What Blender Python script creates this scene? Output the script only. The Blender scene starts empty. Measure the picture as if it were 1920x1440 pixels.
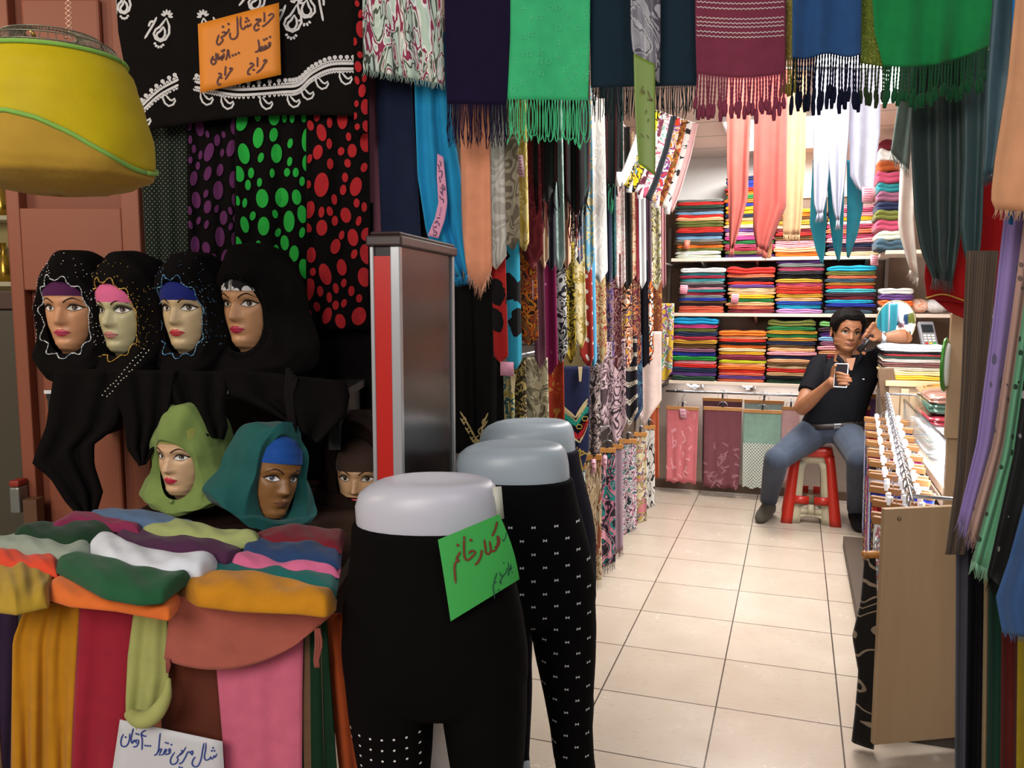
import bpy, math, random
from mathutils import Vector, Matrix
from mathutils.bvhtree import BVHTree
rnd = random.Random(7)
SC = bpy.context.scene
COL = SC.collection
PI = math.pi
# ------------------------------------------------------------------ camera, world, exposure
FPX = 1562.0
PITCH = math.atan(163 / 1562)
YAW = math.radians(18.78)
EYE = Vector((0, 0, 1.4))
cam_data = bpy.data.cameras.new('camera'); cam = bpy.data.objects.new('camera', cam_data); COL.objects.link(cam)
cam.location = EYE; cam.rotation_euler = (PI / 2 - PITCH, 0, YAW)
cam_data.sensor_fit = 'HORIZONTAL'; cam_data.sensor_width = 36; cam_data.lens = FPX / 1920 * 36; cam_data.clip_start = .02
SC.camera = cam
SC.view_settings.view_transform = 'Standard'; SC.view_settings.look = 'None'
SC.view_settings.gamma = 1; SC.view_settings.exposure = 0.25
SC.cycles.use_denoising = True
SC.cycles.max_bounces = 6; SC.cycles.transparent_max_bounces = 12
W = bpy.data.worlds.new('bazaar_ambient'); SC.world = W; W.use_nodes = True
W.node_tree.nodes['Background'].inputs[0].default_value = (.95, .92, .9, 1)
W.node_tree.nodes['Background'].inputs[1].default_value = .16

def area(name, loc, target, size, power, col=(1, 1, 1), sy=None):
    l = bpy.data.lights.new(name, 'AREA'); l.energy = power; l.color = col; l.size = size
    if sy: l.shape = 'RECTANGLE'; l.size_y = sy
    o = bpy.data.objects.new(name, l); COL.objects.link(o); o.location = loc
    o.rotation_euler = (Vector(target) - Vector(loc)).to_track_quat('-Z', 'Y').to_euler()
    return o
# unseen lights added behind the viewer as bazaar skylight, the shop's ceiling lamps
area('bazaar_fill', (-.8, -1.9, 2.7), (-.7, 2.0, .8), 1.6, 74, (1, .93, .85))  # added fill, set low and frontal to brighten the table front
area('bazaar_fill', (1.6, -.8, 3.3), (.9, 2.0, 1.0), 1.2, 24, (.95, .97, 1))
area('stall_lamp', (-2.6, .6, 2.3), (-.9, 2.0, 1.2), .4, 9, (1, .84, .6))
area('ceiling_lamp_or_fill', (.30, 4.0, 2.31), (.30, 4.0, 0), .5, 37, (1, .985, .96), 1.0)
area('ceiling_lamp_or_fill', (-.15, 5.2, 2.31), (-.15, 5.2, 0), .5, 36, (1, .985, .96), .9)
area('ceiling_lamp_or_fill', (-.05, 2.95, 2.31), (-.75, 3.8, 1.2), .4, 34, (1, .985, .96), .7)  # added fill aimed to brighten the side wall's scarves, no lamp seen there

# ------------------------------------------------------------------ projection helpers (photograph pixel -> point of the place)
HX = Vector((math.cos(YAW), math.sin(YAW), 0)); HD = Vector((-math.sin(YAW), math.cos(YAW), 0)); UP = Vector((0, 0, 1))
CF = HD * math.cos(PITCH) - UP * math.sin(PITCH); CU = HD * math.sin(PITCH) + UP * math.cos(PITCH)
def ray(x, y): return CF * FPX + HX * (x - 960) - CU * (y - 720)
def atZ(x, y, z): r = ray(x, y); return EYE + r * ((z - EYE.z) / r.z)
def atY(x, y, Y): r = ray(x, y); return EYE + r * (Y / r.y)
def atX(x, y, X): r = ray(x, y); return EYE + r * (X / r.x)
def atD(x, y, d): r = ray(x, y); return EYE + r * (d / r.dot(HD))
def depth(p): return (Vector(p) - EYE).dot(HD)
def ypx(p):
    v = Vector(p) - EYE; return 720 - FPX * v.dot(CU) / v.dot(CF)

# ------------------------------------------------------------------ materials
def lin(h):
    h = h.lstrip('#'); c = [int(h[i:i + 2], 16) / 255 for i in (0, 2, 4)]
    return tuple(x / 12.92 if x <= .04045 else ((x + .055) / 1.055) ** 2.4 for x in c) + (1,)
_M = {}
def nodes(name):
    m = bpy.data.materials.new(name); m.use_nodes = True; nt = m.node_tree
    return m, nt, nt.nodes['Principled BSDF']
def nd(nt, typ, **kw):
    n = nt.nodes.new(typ)
    for k, v in kw.items():
        if k in n.inputs: n.inputs[k].default_value = v
        else: setattr(n, k, v)
    return n
def math_n(nt, op, a, b=None):
    n = nd(nt, 'ShaderNodeMath', operation=op)
    for i, v in enumerate((a, b)):
        if v is None: continue
        if isinstance(v, (int, float)): n.inputs[i].default_value = v
        else: nt.links.new(v, n.inputs[i])
    return n.outputs[0]
def mixc(nt, fac, a, b):
    n = nd(nt, 'ShaderNodeMix', data_type='RGBA')
    for i, v in ((0, fac), (6, a), (7, b)):
        if isinstance(v, (int, float, tuple)): n.inputs[i].default_value = v
        else: nt.links.new(v, n.inputs[i])
    return n.outputs[2]
def finish(nt, b, col, rough, trans=0, bump=(420, .12), sheen=.0, spec=.25):
    if isinstance(sheen, tuple): sheen = sheen[0]
    if isinstance(col, tuple): b.inputs['Base Color'].default_value = col
    else: nt.links.new(col, b.inputs['Base Color'])
    b.inputs['Roughness'].default_value = rough; b.inputs['Specular IOR Level'].default_value = spec
    if sheen: b.inputs['Sheen Weight'].default_value = sheen
    if bump:
        t = nd(nt, 'ShaderNodeTexCoord'); n = nd(nt, 'ShaderNodeTexNoise', Scale=bump[0], Detail=2.0)
        nt.links.new(t.outputs['Object'], n.inputs['Vector'])
        bp = nd(nt, 'ShaderNodeBump', Strength=bump[1], Distance=.004)
        nt.links.new(n.outputs[0], bp.inputs['Height']); nt.links.new(bp.outputs[0], b.inputs['Normal'])
    if trans:
        out = nt.nodes['Material Output']; tr = nd(nt, 'ShaderNodeBsdfTranslucent'); mx = nd(nt, 'ShaderNodeMixShader', Fac=trans)
        if isinstance(col, tuple): tr.inputs[0].default_value = col
        else: nt.links.new(col, tr.inputs[0])
        nt.links.new(b.outputs[0], mx.inputs[1]); nt.links.new(tr.outputs[0], mx.inputs[2]); nt.links.new(mx.outputs[0], out.inputs[0])
def fab(h, rough=.88, var=.18, trans=0., scale=26, bump=(420, .12), spec=.2):
    k = ('fab', h, rough, var, trans, scale)
    if k in _M: return _M[k]
    m, nt, b = nodes('fabric'); c = lin(h)
    t = nd(nt, 'ShaderNodeTexCoord'); n = nd(nt, 'ShaderNodeTexNoise', Scale=scale, Detail=3.0)
    nt.links.new(t.outputs['Object'], n.inputs['Vector'])
    d = tuple(x * (1 - var) for x in c[:3]) + (1,); l = tuple(min(1, x * (1 + var)) for x in c[:3]) + (1,)
    dark = max(c[:3]) < .03; finish(nt, b, mixc(nt, n.outputs[0], d, l), rough, trans, bump, sheen=0 if dark else .1, spec=min(spec, .08) if dark else spec)
    _M[k] = m; return m
def solid(h, rough=.5, metal=0., emit=0., spec=.5, coat=0.):
    k = ('solid', h, rough, metal, emit, spec, coat)
    if k in _M: return _M[k]
    m, nt, b = nodes('surface'); c = lin(h)
    b.inputs['Base Color'].default_value = c; b.inputs['Roughness'].default_value = rough; b.inputs['Metallic'].default_value = metal
    b.inputs['Specular IOR Level'].default_value = spec; b.inputs['Coat Weight'].default_value = coat
    if emit: b.inputs['Emission Color'].default_value = c; b.inputs['Emission Strength'].default_value = emit
    _M[k] = m; return m
def uvmap(nt, sx, sy, rot=0):
    t = nd(nt, 'ShaderNodeTexCoord'); mp = nd(nt, 'ShaderNodeMapping'); mp.inputs['Scale'].default_value = (sx, sy, 1)
    mp.inputs['Rotation'].default_value = (0, 0, rot); nt.links.new(t.outputs['UV'], mp.inputs[0]); return mp.outputs[0]
def pat(kind, cols, sx=30, sy=30, t=.35, rough=.8, seed=0, trans=0.):
    k = (kind, tuple(cols), sx, sy, t, rough, seed, trans)
    if k in _M: return _M[k]
    m, nt, b = nodes('printed_fabric'); C = [lin(c) for c in cols]
    if kind in ('spots', 'grid', 'leopard'):
        v = uvmap(nt, sx, sy, PI / 4 if kind == 'grid' else seed * .13)
        if kind == 'leopard':
            nz = nd(nt, 'ShaderNodeTexNoise', Scale=1.6, Detail=2.0); nt.links.new(v, nz.inputs['Vector'])
            v = mixc(nt, .35, v, nz.outputs[1])
        vo = nd(nt, 'ShaderNodeTexVoronoi', Scale=1.0, Randomness=0. if kind == 'grid' else .82)
        nt.links.new(v, vo.inputs['Vector'])
        if kind == 'spots':
            sep = nd(nt, 'ShaderNodeSeparateColor'); nt.links.new(vo.outputs['Color'], sep.inputs[0])
            th = math_n(nt, 'ADD', math_n(nt, 'MULTIPLY', sep.outputs[0], t * .55), t * .62)
            f = math_n(nt, 'LESS_THAN', vo.outputs['Distance'], th)
        else: f = math_n(nt, 'LESS_THAN', vo.outputs['Distance'], t)
        col = mixc(nt, f, C[0], C[1])
    elif kind == 'floral':
        v = uvmap(nt, sx, sy); n = nd(nt, 'ShaderNodeTexNoise', Scale=1.0, Detail=2.5, Distortion=1.4)
        mp = v.node; mp.inputs['Location'].default_value = (seed * 3.7, seed * 1.9, 0); nt.links.new(v, n.inputs['Vector'])
        r = nd(nt, 'ShaderNodeValToRGB'); r.color_ramp.interpolation = 'CONSTANT'; e = r.color_ramp.elements
        lo, hi = .34, .66
        for i, c in enumerate(C):
            p = 0 if i == 0 else lo + (hi - lo) * i / len(C)
            el = e[i] if i < 2 else e.new(p); el.position = p; el.color = c
        nt.links.new(n.outputs[0], r.inputs[0]); col = r.outputs[0]
    elif kind == 'brocade':
        v = uvmap(nt, sx, sy); n = nd(nt, 'ShaderNodeTexNoise', Scale=1.0, Detail=1.0, Distortion=.8)
        v.node.inputs['Location'].default_value = (seed * 2.3, seed, 0); nt.links.new(v, n.inputs['Vector'])
        s = math_n(nt, 'SINE', math_n(nt, 'MULTIPLY', n.outputs[0], 46))
        col = mixc(nt, math_n(nt, 'GREATER_THAN', s, t), C[0], C[1])
    elif kind in ('stripe', 'stripe_v', 'dash'):
        v = uvmap(nt, sx, sy); sp = nd(nt, 'ShaderNodeSeparateXYZ'); nt.links.new(v, sp.inputs[0])
        s = sp.outputs[1] if kind != 'stripe_v' else sp.outputs[0]
        f = math_n(nt, 'LESS_THAN', math_n(nt, 'FRACT', s), t)
        if kind == 'dash':
            n = nd(nt, 'ShaderNodeTexNoise', Scale=220.0); tc = nd(nt, 'ShaderNodeTexCoord'); nt.links.new(tc.outputs['UV'], n.inputs['Vector'])
            f = math_n(nt, 'MULTIPLY', f, math_n(nt, 'GREATER_THAN', n.outputs[0], .47))
        if len(C) > 2:
            r = nd(nt, 'ShaderNodeValToRGB'); r.color_ramp.interpolation = 'CONSTANT'; e = r.color_ramp.elements
            for i, c in enumerate(C):
                el = e[i] if i < 2 else e.new(i / len(C)); el.position = i / len(C); el.color = c
            nt.links.new(math_n(nt, 'FRACT', s), r.inputs[0]); col = r.outputs[0]
        else: col = mixc(nt, f, C[0], C[1])
    finish(nt, b, col, rough, trans, (420, .12), .1, .2)
    _M[k] = m; return m
def wood(h, h2, scale=(3, 3, 40), rough=.5):
    k = ('wood', h, h2, scale)
    if k in _M: return _M[k]
    m, nt, b = nodes('wood'); t = nd(nt, 'ShaderNodeTexCoord'); mp = nd(nt, 'ShaderNodeMapping'); mp.inputs['Scale'].default_value = scale
    n = nd(nt, 'ShaderNodeTexNoise', Scale=2.0, Detail=4.0, Distortion=.4); nt.links.new(t.outputs['Object'], mp.inputs[0]); nt.links.new(mp.outputs[0], n.inputs['Vector'])
    finish(nt, b, mixc(nt, n.outputs[0], lin(h), lin(h2)), rough, bump=None, spec=.4); _M[k] = m; return m
def glass(tint='dfeaea', alpha=.16):
    k = ('glass', tint, alpha)
    if k in _M: return _M[k]
    m, nt, b = nodes('glass'); out = nt.nodes['Material Output']
    b.inputs['Base Color'].default_value = lin(tint); b.inputs['Roughness'].default_value = .04; b.inputs['Specular IOR Level'].default_value = .8
    tr = nd(nt, 'ShaderNodeBsdfTransparent'); mx = nd(nt, 'ShaderNodeMixShader', Fac=alpha)
    nt.links.new(tr.outputs[0], mx.inputs[1]); nt.links.new(b.outputs[0], mx.inputs[2]); nt.links.new(mx.outputs[0], out.inputs[0]); _M[k] = m; return m

# ------------------------------------------------------------------ mesh helpers
class G:
    """collects faces (world coordinates) of ONE mesh"""
    def __init__(s): s.V = []; s.F = []; s.I = []; s.UV = {}
    def add(s, V, F, mi=0, uv=None):
        o = len(s.V); s.V += [Vector(v) for v in V]; s.F += [tuple(i + o for i in f) for f in F]; s.I += [mi] * len(F)
        if uv:
            for i, u in enumerate(uv): s.UV[o + i] = u
        return s
    def grid(s, fn, nu, nv, mi=0, closeu=False, uvs=(1, 1)):
        V = []; U = []
        for j in range(nv + 1):
            for i in range(nu if closeu else nu + 1):
                V.append(fn(i / nu, j / nv)); U.append((i / nu * uvs[0], (1 - j / nv) * uvs[1]))
        n = nu if closeu else nu + 1
        F = [(j * n + i, j * n + (i + 1) % n, (j + 1) * n + (i + 1) % n, (j + 1) * n + i) for j in range(nv) for i in range(nu)]
        return s.add(V, F, mi, U)
    def loft(s, rings, mi=0, cap=True):
        n = len(rings[0]); V = [p for r in rings for p in r]
        F = [(j * n + i, j * n + (i + 1) % n, (j + 1) * n + (i + 1) % n, (j + 1) * n + i) for j in range(len(rings) - 1) for i in range(n)]
        if cap: F += [tuple(range(n))[::-1], tuple((len(rings) - 1) * n + i for i in range(n))]
        return s.add(V, F, mi)
    def tube(s, pts, r, k=6, mi=0):
        pts = [Vector(p) for p in pts]; rs = r if isinstance(r, (list, tuple)) else [r] * len(pts)
        rings = []; prev = None
        for i, p in enumerate(pts):
            d = (pts[min(i + 1, len(pts) - 1)] - pts[max(i - 1, 0)])
            d = d.normalized() if d.length > 1e-9 else Vector((0, 0, 1))
            a = prev - d * prev.dot(d) if prev is not None else (d.cross(UP) if abs(d.z) < .9 else d.cross(Vector((1, 0, 0))))
            if a.length < 1e-6: a = d.cross(Vector((0, 1, .3)))
            a.normalize(); prev = a; b = d.cross(a)
            rings.append([p + (a * math.cos(q) + b * math.sin(q)) * rs[i] for q in [2 * PI * m / k for m in range(k)]])
        return s.loft(rings, mi)
    def box(s, c, d, mi=0, ax=None, bev=0):
        c = Vector(c); ax = ax or (Vector((1, 0, 0)), Vector((0, 1, 0)), Vector((0, 0, 1)))
        V = [c + ax[0] * (i * d[0] / 2) + ax[1] * (j * d[1] / 2) + ax[2] * (k * d[2] / 2) for k in (-1, 1) for j in (-1, 1) for i in (-1, 1)]
        return s.add(V, [(0, 2, 3, 1), (4, 5, 7, 6), (0, 1, 5, 4), (2, 6, 7, 3), (0, 4, 6, 2), (1, 3, 7, 5)], mi)
    def sphere(s, c, r, k=6, mi=0, rz=None):
        c = Vector(c); rz = rz or r
        rings = [[c + Vector((r * math.sin(PI * j / k) * math.cos(q), r * math.sin(PI * j / k) * math.sin(q), rz * math.cos(PI * j / k))) for q in [2 * PI * i / (k + 2) for i in range(k + 2)]] for j in range(1, k)]
        return s.loft(rings, mi)
    def make(s, name, mat, parent=None, org=None, smooth=True, bevel=0, solidify=0, sub=0, remesh=0):
        if parent is not None: o0 = wl(parent); loc = Vector((0, 0, 0))
        else:
            if org is None:
                n = len(s.V); org = Vector((sum(v.x for v in s.V) / n, sum(v.y for v in s.V) / n, min(v.z for v in s.V)))
            o0 = Vector(org); loc = o0
        me = bpy.data.meshes.new(name); me.from_pydata([v - o0 for v in s.V], [], s.F)
        mats = mat if isinstance(mat, (list, tuple)) else [mat]
        for m in mats: me.materials.append(m)
        if s.UV:
            ul = me.uv_layers.new(name='uv')
            for l in me.loops: ul.data[l.index].uv = s.UV.get(l.vertex_index, (0, 0))
        me.polygons.foreach_set('material_index', s.I); me.polygons.foreach_set('use_smooth', [smooth] * len(me.polygons)); me.update()
        o = bpy.data.objects.new(name, me); COL.objects.link(o); o.location = loc
        if parent is not None: o.parent = parent
        if remesh:
            m = o.modifiers.new('r', 'REMESH'); m.mode = 'VOXEL'; m.voxel_size = remesh; m.use_smooth_shade = True
            sm = o.modifiers.new('s', 'SMOOTH'); sm.iterations = 6 if remesh > .004 else 4; sm.factor = .5
        if solidify: m = o.modifiers.new('t', 'SOLIDIFY'); m.thickness = solidify; m.offset = 0
        if bevel: m = o.modifiers.new('b', 'BEVEL'); m.width = bevel; m.segments = 2; m.limit_method = 'ANGLE'; m.harden_normals = False
        if sub: m = o.modifiers.new('u', 'SUBSURF'); m.levels = sub; m.render_levels = sub
        return o
def wl(o): return o.location.copy() + (wl(o.parent) if o.parent else Vector((0, 0, 0)))
def tag(o, label, cat, group=None, kind=None):
    o['label'] = label; o['category'] = cat
    if group: o['group'] = group
    if kind: o['kind'] = kind
    return o
def empty(name, loc, label, cat, group=None):
    o = bpy.data.objects.new(name, None); COL.objects.link(o); o.location = loc; o.empty_display_size = .05
    return tag(o, label, cat, group)
def struct(o): o['kind'] = 'structure'; return o
def interp(tab, v):
    if v <= tab[0][0]: return tab[0][1]
    for (a, x), (b, y) in zip(tab, tab[1:]):
        if v <= b: t = (v - a) / (b - a); return x + (y - x) * t
    return tab[-1][1]
def smooth_i(tab, v):
    if v <= tab[0][0]: return tab[0][1]
    for (a, x), (b, y) in zip(tab, tab[1:]):
        if v <= b: t = (v - a) / (b - a); t = t * t * (3 - 2 * t); return x + (y - x) * t
    return tab[-1][1]
def along(P, t):
    """point at fraction t of a pixel polyline (by length)"""
    L = [0]
    for a, b in zip(P, P[1:]): L.append(L[-1] + math.hypot(b[0] - a[0], b[1] - a[1]))
    s = t * L[-1]
    for i in range(len(P) - 1):
        if s <= L[i + 1] or i == len(P) - 2:
            q = (s - L[i]) / max(1e-9, L[i + 1] - L[i]); return (P[i][0] + (P[i + 1][0] - P[i][0]) * q, P[i][1] + (P[i + 1][1] - P[i][1]) * q)
def crom(P, n):
    """smooth curve through points"""
    P = [Vector(p) for p in P]; out = []
    if len(P) == 2: return [P[0].lerp(P[1], i / n) for i in range(n + 1)]
    Q = [P[0] * 2 - P[1]] + P + [P[-1] * 2 - P[-2]]; m = len(P) - 1
    for i in range(n + 1):
        u = i / n * m; k = min(int(u), m - 1); t = u - k; a, b, c, d = Q[k:k + 4]
        out.append(.5 * ((2 * b) + (c - a) * t + (2 * a - 5 * b + 4 * c - d) * t * t + (3 * b - a - 3 * c + d) * t ** 3))
    return out
# hanging cloth: left and right edges given as polylines, folds towards the viewer of the shop front
def sheet(name, L, R_, d, mat, amp=.010, nf=3., seed=0, parent=None, bot=None, nu=None, nv=26, thick=.0025, rot=0., d2=None, env=.35, skew=0, curl=0):
    r = random.Random(seed * 977 + 13); ph = r.uniform(0, 6.28); ph2 = r.uniform(0, 6.28)
    nu = nu or max(10, int(nf * 9)); d2 = d if d2 is None else d2
    P0 = [[None] * (nu + 1) for _ in range(nv + 1)]
    for j in range(nv + 1):
        v = j / nv; a = along(L, v); b = along(R_, v)
        for i in range(nu + 1):
            u = i / nu; x = a[0] + (b[0] - a[0]) * u; y = a[1] + (b[1] - a[1]) * u
            if bot: y += bot(u) * v ** 3
            dd = d + (d2 - d) * v
            e = env + (1 - env) * v
            w = math.sin(2 * PI * nf * (u + .06 * math.sin(2.1 * v + ph2)) + ph + skew * v)
            w = w * .75 + .25 * math.sin(4 * PI * nf * u * .73 + ph2 + 1.2 * v)
            dd -= amp * w * e + curl * v * v
            P0[j][i] = atD(x, y, dd)
    c = (P0[0][0] + P0[0][-1]) / 2
    if rot:
        m = Matrix.Rotation(rot, 3, 'Z'); P0 = [[c + m @ (p - c) for p in row] for row in P0]
    wid = (P0[0][0] - P0[0][-1]).length; hei = (P0[0][0] - P0[-1][0]).length
    g = G(); g.grid(lambda u, v: P0[round(v * nv)][round(u * nu)], nu, nv, uvs=(wid, hei))
    o = g.make(name, mat, parent, org=c, solidify=thick)
    return o, P0[-1], P0
def fringe(par, row, length, n, mat, style='straight', rad=.0011, seed=0, spread=.006):
    r = random.Random(seed + 5); g = G(); m = len(row) - 1
    for k in range(n):
        t = (k + .5) / n * m; i = min(int(t), m - 1); p = row[i].lerp(row[i + 1], t - i) + UP * .003
        l = length * r.uniform(.8, 1.1); dx = HX * r.uniform(-1, 1) * spread; dy = HD * r.uniform(-1, 1) * spread
        if style == 'straight':
            q = [p, p - UP * l * .33 + dx * .6 + dy, p - UP * l * .68 + dx * 1.3, p - UP * l + dx * r.uniform(-1, 2.6)]
            g.tube(crom(q, 5), [rad, rad, rad, rad, rad, rad * .6], 4)
        elif style == 'loop':
            w = HX * spread * r.uniform(.7, 1.5); q = [p - w * .35, p - UP * l * .4 - w * .8 + dy, p - UP * l * .85 - w * .6, p - UP * l + dx * .4, p - UP * l * .85 + w * .7, p - UP * l * .4 + w * .8 - dy, p + w * .35]
            g.tube(crom(q, 12), rad, 4)
            if r.random() < .5: g.tube([p - UP * l + dx * .4, p - UP * (l + .012) + dx], [rad * 2.6, rad], 4)
        elif style == 'twist':
            q = crom([p, p - UP * l * .35 + dx * .3 + dy * .5, p - UP * l * .66 + dx * .6], 12)
            g.tube(q, [rad * (1.55 if z % 2 else 1.0) for z in range(13)], 5); e = q[-1]
            g.tube([e, e - UP * l * .05, e - UP * l * .2 + dx * .3, e - UP * l * .34 + dx * .7], [rad * 1.3, rad * 2.4, rad * 3.3, rad * 2.2], 6)
        elif style == 'fray':
            g.tube([p, p - UP * l * .5 + dx * .5, p - UP * l + dx * 1.5 + dy], [rad, rad * .7, rad * .3], 3)
    return g.make('fringe', mat, par)
def strokes(g, S, place, w, mi=0, n=10):
    """pen strokes (pixel polylines) laid as flat ribbons on a surface: place(px, py) -> point"""
    for s in S:
        ww = w
        if len(s) == 1:
            x, y = s[0]; c = 8; g.add([place(x + ww * .75 * math.cos(2 * PI * i / c), y + ww * .75 * math.sin(2 * PI * i / c)) for i in range(c)], [tuple(range(c))[::-1]], mi); continue
        P = crom([(x, y, 0) for x, y in s], max(4, n if len(s) > 2 else 3)); V = []
        for i, p in enumerate(P):
            t = P[min(i + 1, len(P) - 1)] - P[max(i - 1, 0)]; t = t.normalized() if t.length > 0 else Vector((1, 0, 0))
            h = Vector((-t.y, t.x, 0)) * (ww * .5 * (1 if 0 < i < len(P) - 1 else .45)); V += [place(p.x + h.x, p.y + h.y), place(p.x - h.x, p.y - h.y)]
        g.add(V, [(2 * i, 2 * i + 1, 2 * i + 3, 2 * i + 2) for i in range(len(P) - 1)], mi)
def pxy(p): v = p - EYE; q = v.dot(CF); return 960 + FPX * v.dot(HX) / q, 720 - FPX * v.dot(CU) / q
def surf(P0, off=.002):
    """-> place(px, py): the point of a hanging cloth's own surface seen there"""
    Q = [[pxy(p) for p in row] for row in P0]; nv = len(P0) - 1; nu = len(P0[0]) - 1
    def col(j, u): i = min(int(u * nu), nu - 1); t = u * nu - i; a, b = Q[j][i], Q[j][i + 1]; return (a[0] + (b[0] - a[0]) * t, a[1] + (b[1] - a[1]) * t)
    def f(x, y):
        u = .5; v = 0.
        for _ in range(3):
            Y = [col(j, u)[1] for j in range(nv + 1)]; j = 0
            while j < nv - 1 and Y[j + 1] < y: j += 1
            v = j + max(0, min(1, (y - Y[j]) / max(1e-6, Y[j + 1] - Y[j]))); t = v - j
            xa = [Q[j][i][0] * (1 - t) + Q[j + 1][i][0] * t for i in range(nu + 1)]; u = max(0., min(1., (x - xa[0]) / max(1e-6, xa[-1] - xa[0])))
        j = min(int(v), nv - 1); t = v - j; i = min(int(u * nu), nu - 1); s = u * nu - i
        p = (P0[j][i] * (1 - s) + P0[j][i + 1] * s) * (1 - t) + (P0[j + 1][i] * (1 - s) + P0[j + 1][i + 1] * s) * t
        return p + (EYE - p).normalized() * off
    return f
def ovals(P0, box, rx, ry, gap, seed, tilt=.3):
    """printed ovals scattered over a cloth, none touching another"""
    r = random.Random(seed); g = G(); f = surf(P0, .005); done = []
    for _ in range(1400):
        x, y = r.uniform(box[0], box[2]), r.uniform(box[1], box[3]); k = r.choice((1, .9, .75, .45)); a, b = rx * k * r.uniform(.85, 1.1), ry * k * r.uniform(.85, 1.15)
        if any((abs(x - p) / (a + c + gap)) ** 2 + (abs(y - q) / (b + d + gap)) ** 2 < 1 for p, q, c, d in done): continue
        done.append((x, y, a, b)); w = r.uniform(-tilt, tilt); n = 18; V = [f(x, y)]
        for i in range(n): s, c = math.sin(2 * PI * i / n), math.cos(2 * PI * i / n); V.append(f(min(box[2] + 1, max(box[0] - 1, x + a * c * math.cos(w) - b * s * math.sin(w))), y + a * c * math.sin(w) + b * s * math.cos(w)))
        g.add(V, [(0, i + 1, (i + 1) % n + 1) for i in range(n)])
    return g
def plane_place(a, b, c, off=.0012):
    """(three corners of a flat sheet) -> place(px,py): where the sight line meets it, lifted off the sheet towards its front"""
    nrm = (b - a).cross(c - a).normalized()
    if nrm.dot(EYE - a) < 0: nrm = -nrm
    a2 = a + nrm * off
    def f(x, y): r_ = ray(x, y); return EYE + r_ * ((a2 - EYE).dot(nrm) / r_.dot(nrm))
    return f

# ------------------------------------------------------------------ the setting
def floor_mat():
    m, nt, b = nodes('floor_tiles'); t = nd(nt, 'ShaderNodeTexCoord'); sp = nd(nt, 'ShaderNodeSeparateXYZ'); nt.links.new(t.outputs['Object'], sp.inputs[0])
    fx = math_n(nt, 'DIVIDE', math_n(nt, 'ADD', sp.outputs[0], .616 + 4.0), .4); fy = math_n(nt, 'DIVIDE', math_n(nt, 'ADD', sp.outputs[1], -2.81 + 8.0), .4)
    def edge(f): return math_n(nt, 'GREATER_THAN', math_n(nt, 'ABSOLUTE', math_n(nt, 'SUBTRACT', math_n(nt, 'FRACT', f), .5)), .4935)
    g = math_n(nt, 'MAXIMUM', edge(fx), edge(fy))
    cb = nd(nt, 'ShaderNodeCombineXYZ'); nt.links.new(math_n(nt, 'FLOOR', fx), cb.inputs[0]); nt.links.new(math_n(nt, 'FLOOR', fy), cb.inputs[1])
    wn = nd(nt, 'ShaderNodeTexWhiteNoise'); nt.links.new(cb.outputs[0], wn.inputs['Vector'])
    n1 = nd(nt, 'ShaderNodeTexNoise', Scale=5.0, Detail=4.0); nt.links.new(t.outputs['Object'], n1.inputs['Vector'])
    mp = nd(nt, 'ShaderNodeMapping'); mp.inputs['Scale'].default_value = (26, 85, 1); nt.links.new(t.outputs['Object'], mp.inputs[0])
    n2 = nd(nt, 'ShaderNodeTexNoise', Scale=1.0, Detail=2.0); nt.links.new(mp.outputs[0], n2.inputs['Vector'])
    base = mixc(nt, n1.outputs[0], lin('b3a392'), lin('c2b5a6'))
    base = mixc(nt, math_n(nt, 'MULTIPLY', wn.outputs[0], .35), base, lin('ad9b88'))
    fl = math_n(nt, 'MULTIPLY', math_n(nt, 'GREATER_THAN', n2.outputs[0], .64), .28)
    base = mixc(nt, fl, base, lin('a08d7c'))
    col = mixc(nt, g, base, lin('4a4038'))
    nt.links.new(col, b.inputs['Base Color']); b.inputs['Specular IOR Level'].default_value = .5
    r = nd(nt, 'ShaderNodeMapRange'); nt.links.new(n1.outputs[0], r.inputs[0]); r.inputs[3].default_value = .16; r.inputs[4].default_value = .34; nt.links.new(r.outputs[0], b.inputs['Roughness'])
    bp = nd(nt, 'ShaderNodeBump', Strength=.25, Distance=.002, invert=True); nt.links.new(g, bp.inputs['Height']); nt.links.new(bp.outputs[0], b.inputs['Normal'])
    return m
struct(G().box((0, 2.5, -.03), (9, 9, .06)).make('floor', floor_mat(), org=(0, 0, 0), smooth=False))
M_backwall = wood('8f7a6c', '86705f', (2, 2, 6), .6)
struct(G().box((.0, 6.16, 1.2), (2.6, .08, 2.4)).make('wall_back', M_backwall, org=(.1, 6.16, 0), smooth=False))
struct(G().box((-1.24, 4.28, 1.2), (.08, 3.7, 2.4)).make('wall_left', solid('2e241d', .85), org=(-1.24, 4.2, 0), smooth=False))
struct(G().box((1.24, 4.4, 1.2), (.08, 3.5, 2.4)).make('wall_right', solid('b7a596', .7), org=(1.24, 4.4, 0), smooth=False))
def ceil_mat():
    m, nt, b = nodes('ceiling_panels'); t = nd(nt, 'ShaderNodeTexCoord'); sp = nd(nt, 'ShaderNodeSeparateXYZ'); nt.links.new(t.outputs['Object'], sp.inputs[0])
    f = math_n(nt, 'FRACT', math_n(nt, 'DIVIDE', math_n(nt, 'ADD', sp.outputs[1], 9.0), .42)); g = math_n(nt, 'LESS_THAN', f, .04)
    col = mixc(nt, g, lin('ecd5c8'), lin('8c8580')); nt.links.new(col, b.inputs['Base Color']); b.inputs['Roughness'].default_value = .35; return m
struct(G().box((.0, 4.22, 2.40), (2.6, 3.96, .06)).make('ceiling', ceil_mat(), org=(0, 0, 2.40), smooth=False))
struct(G().box((.04, 6.107, 2.22), (2.3, .02, .3)).make('trim_1', solid('f2efec', .6), org=(.04, 6.1, 2.1), smooth=False))
AX = (HX, HD, UP)
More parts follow.
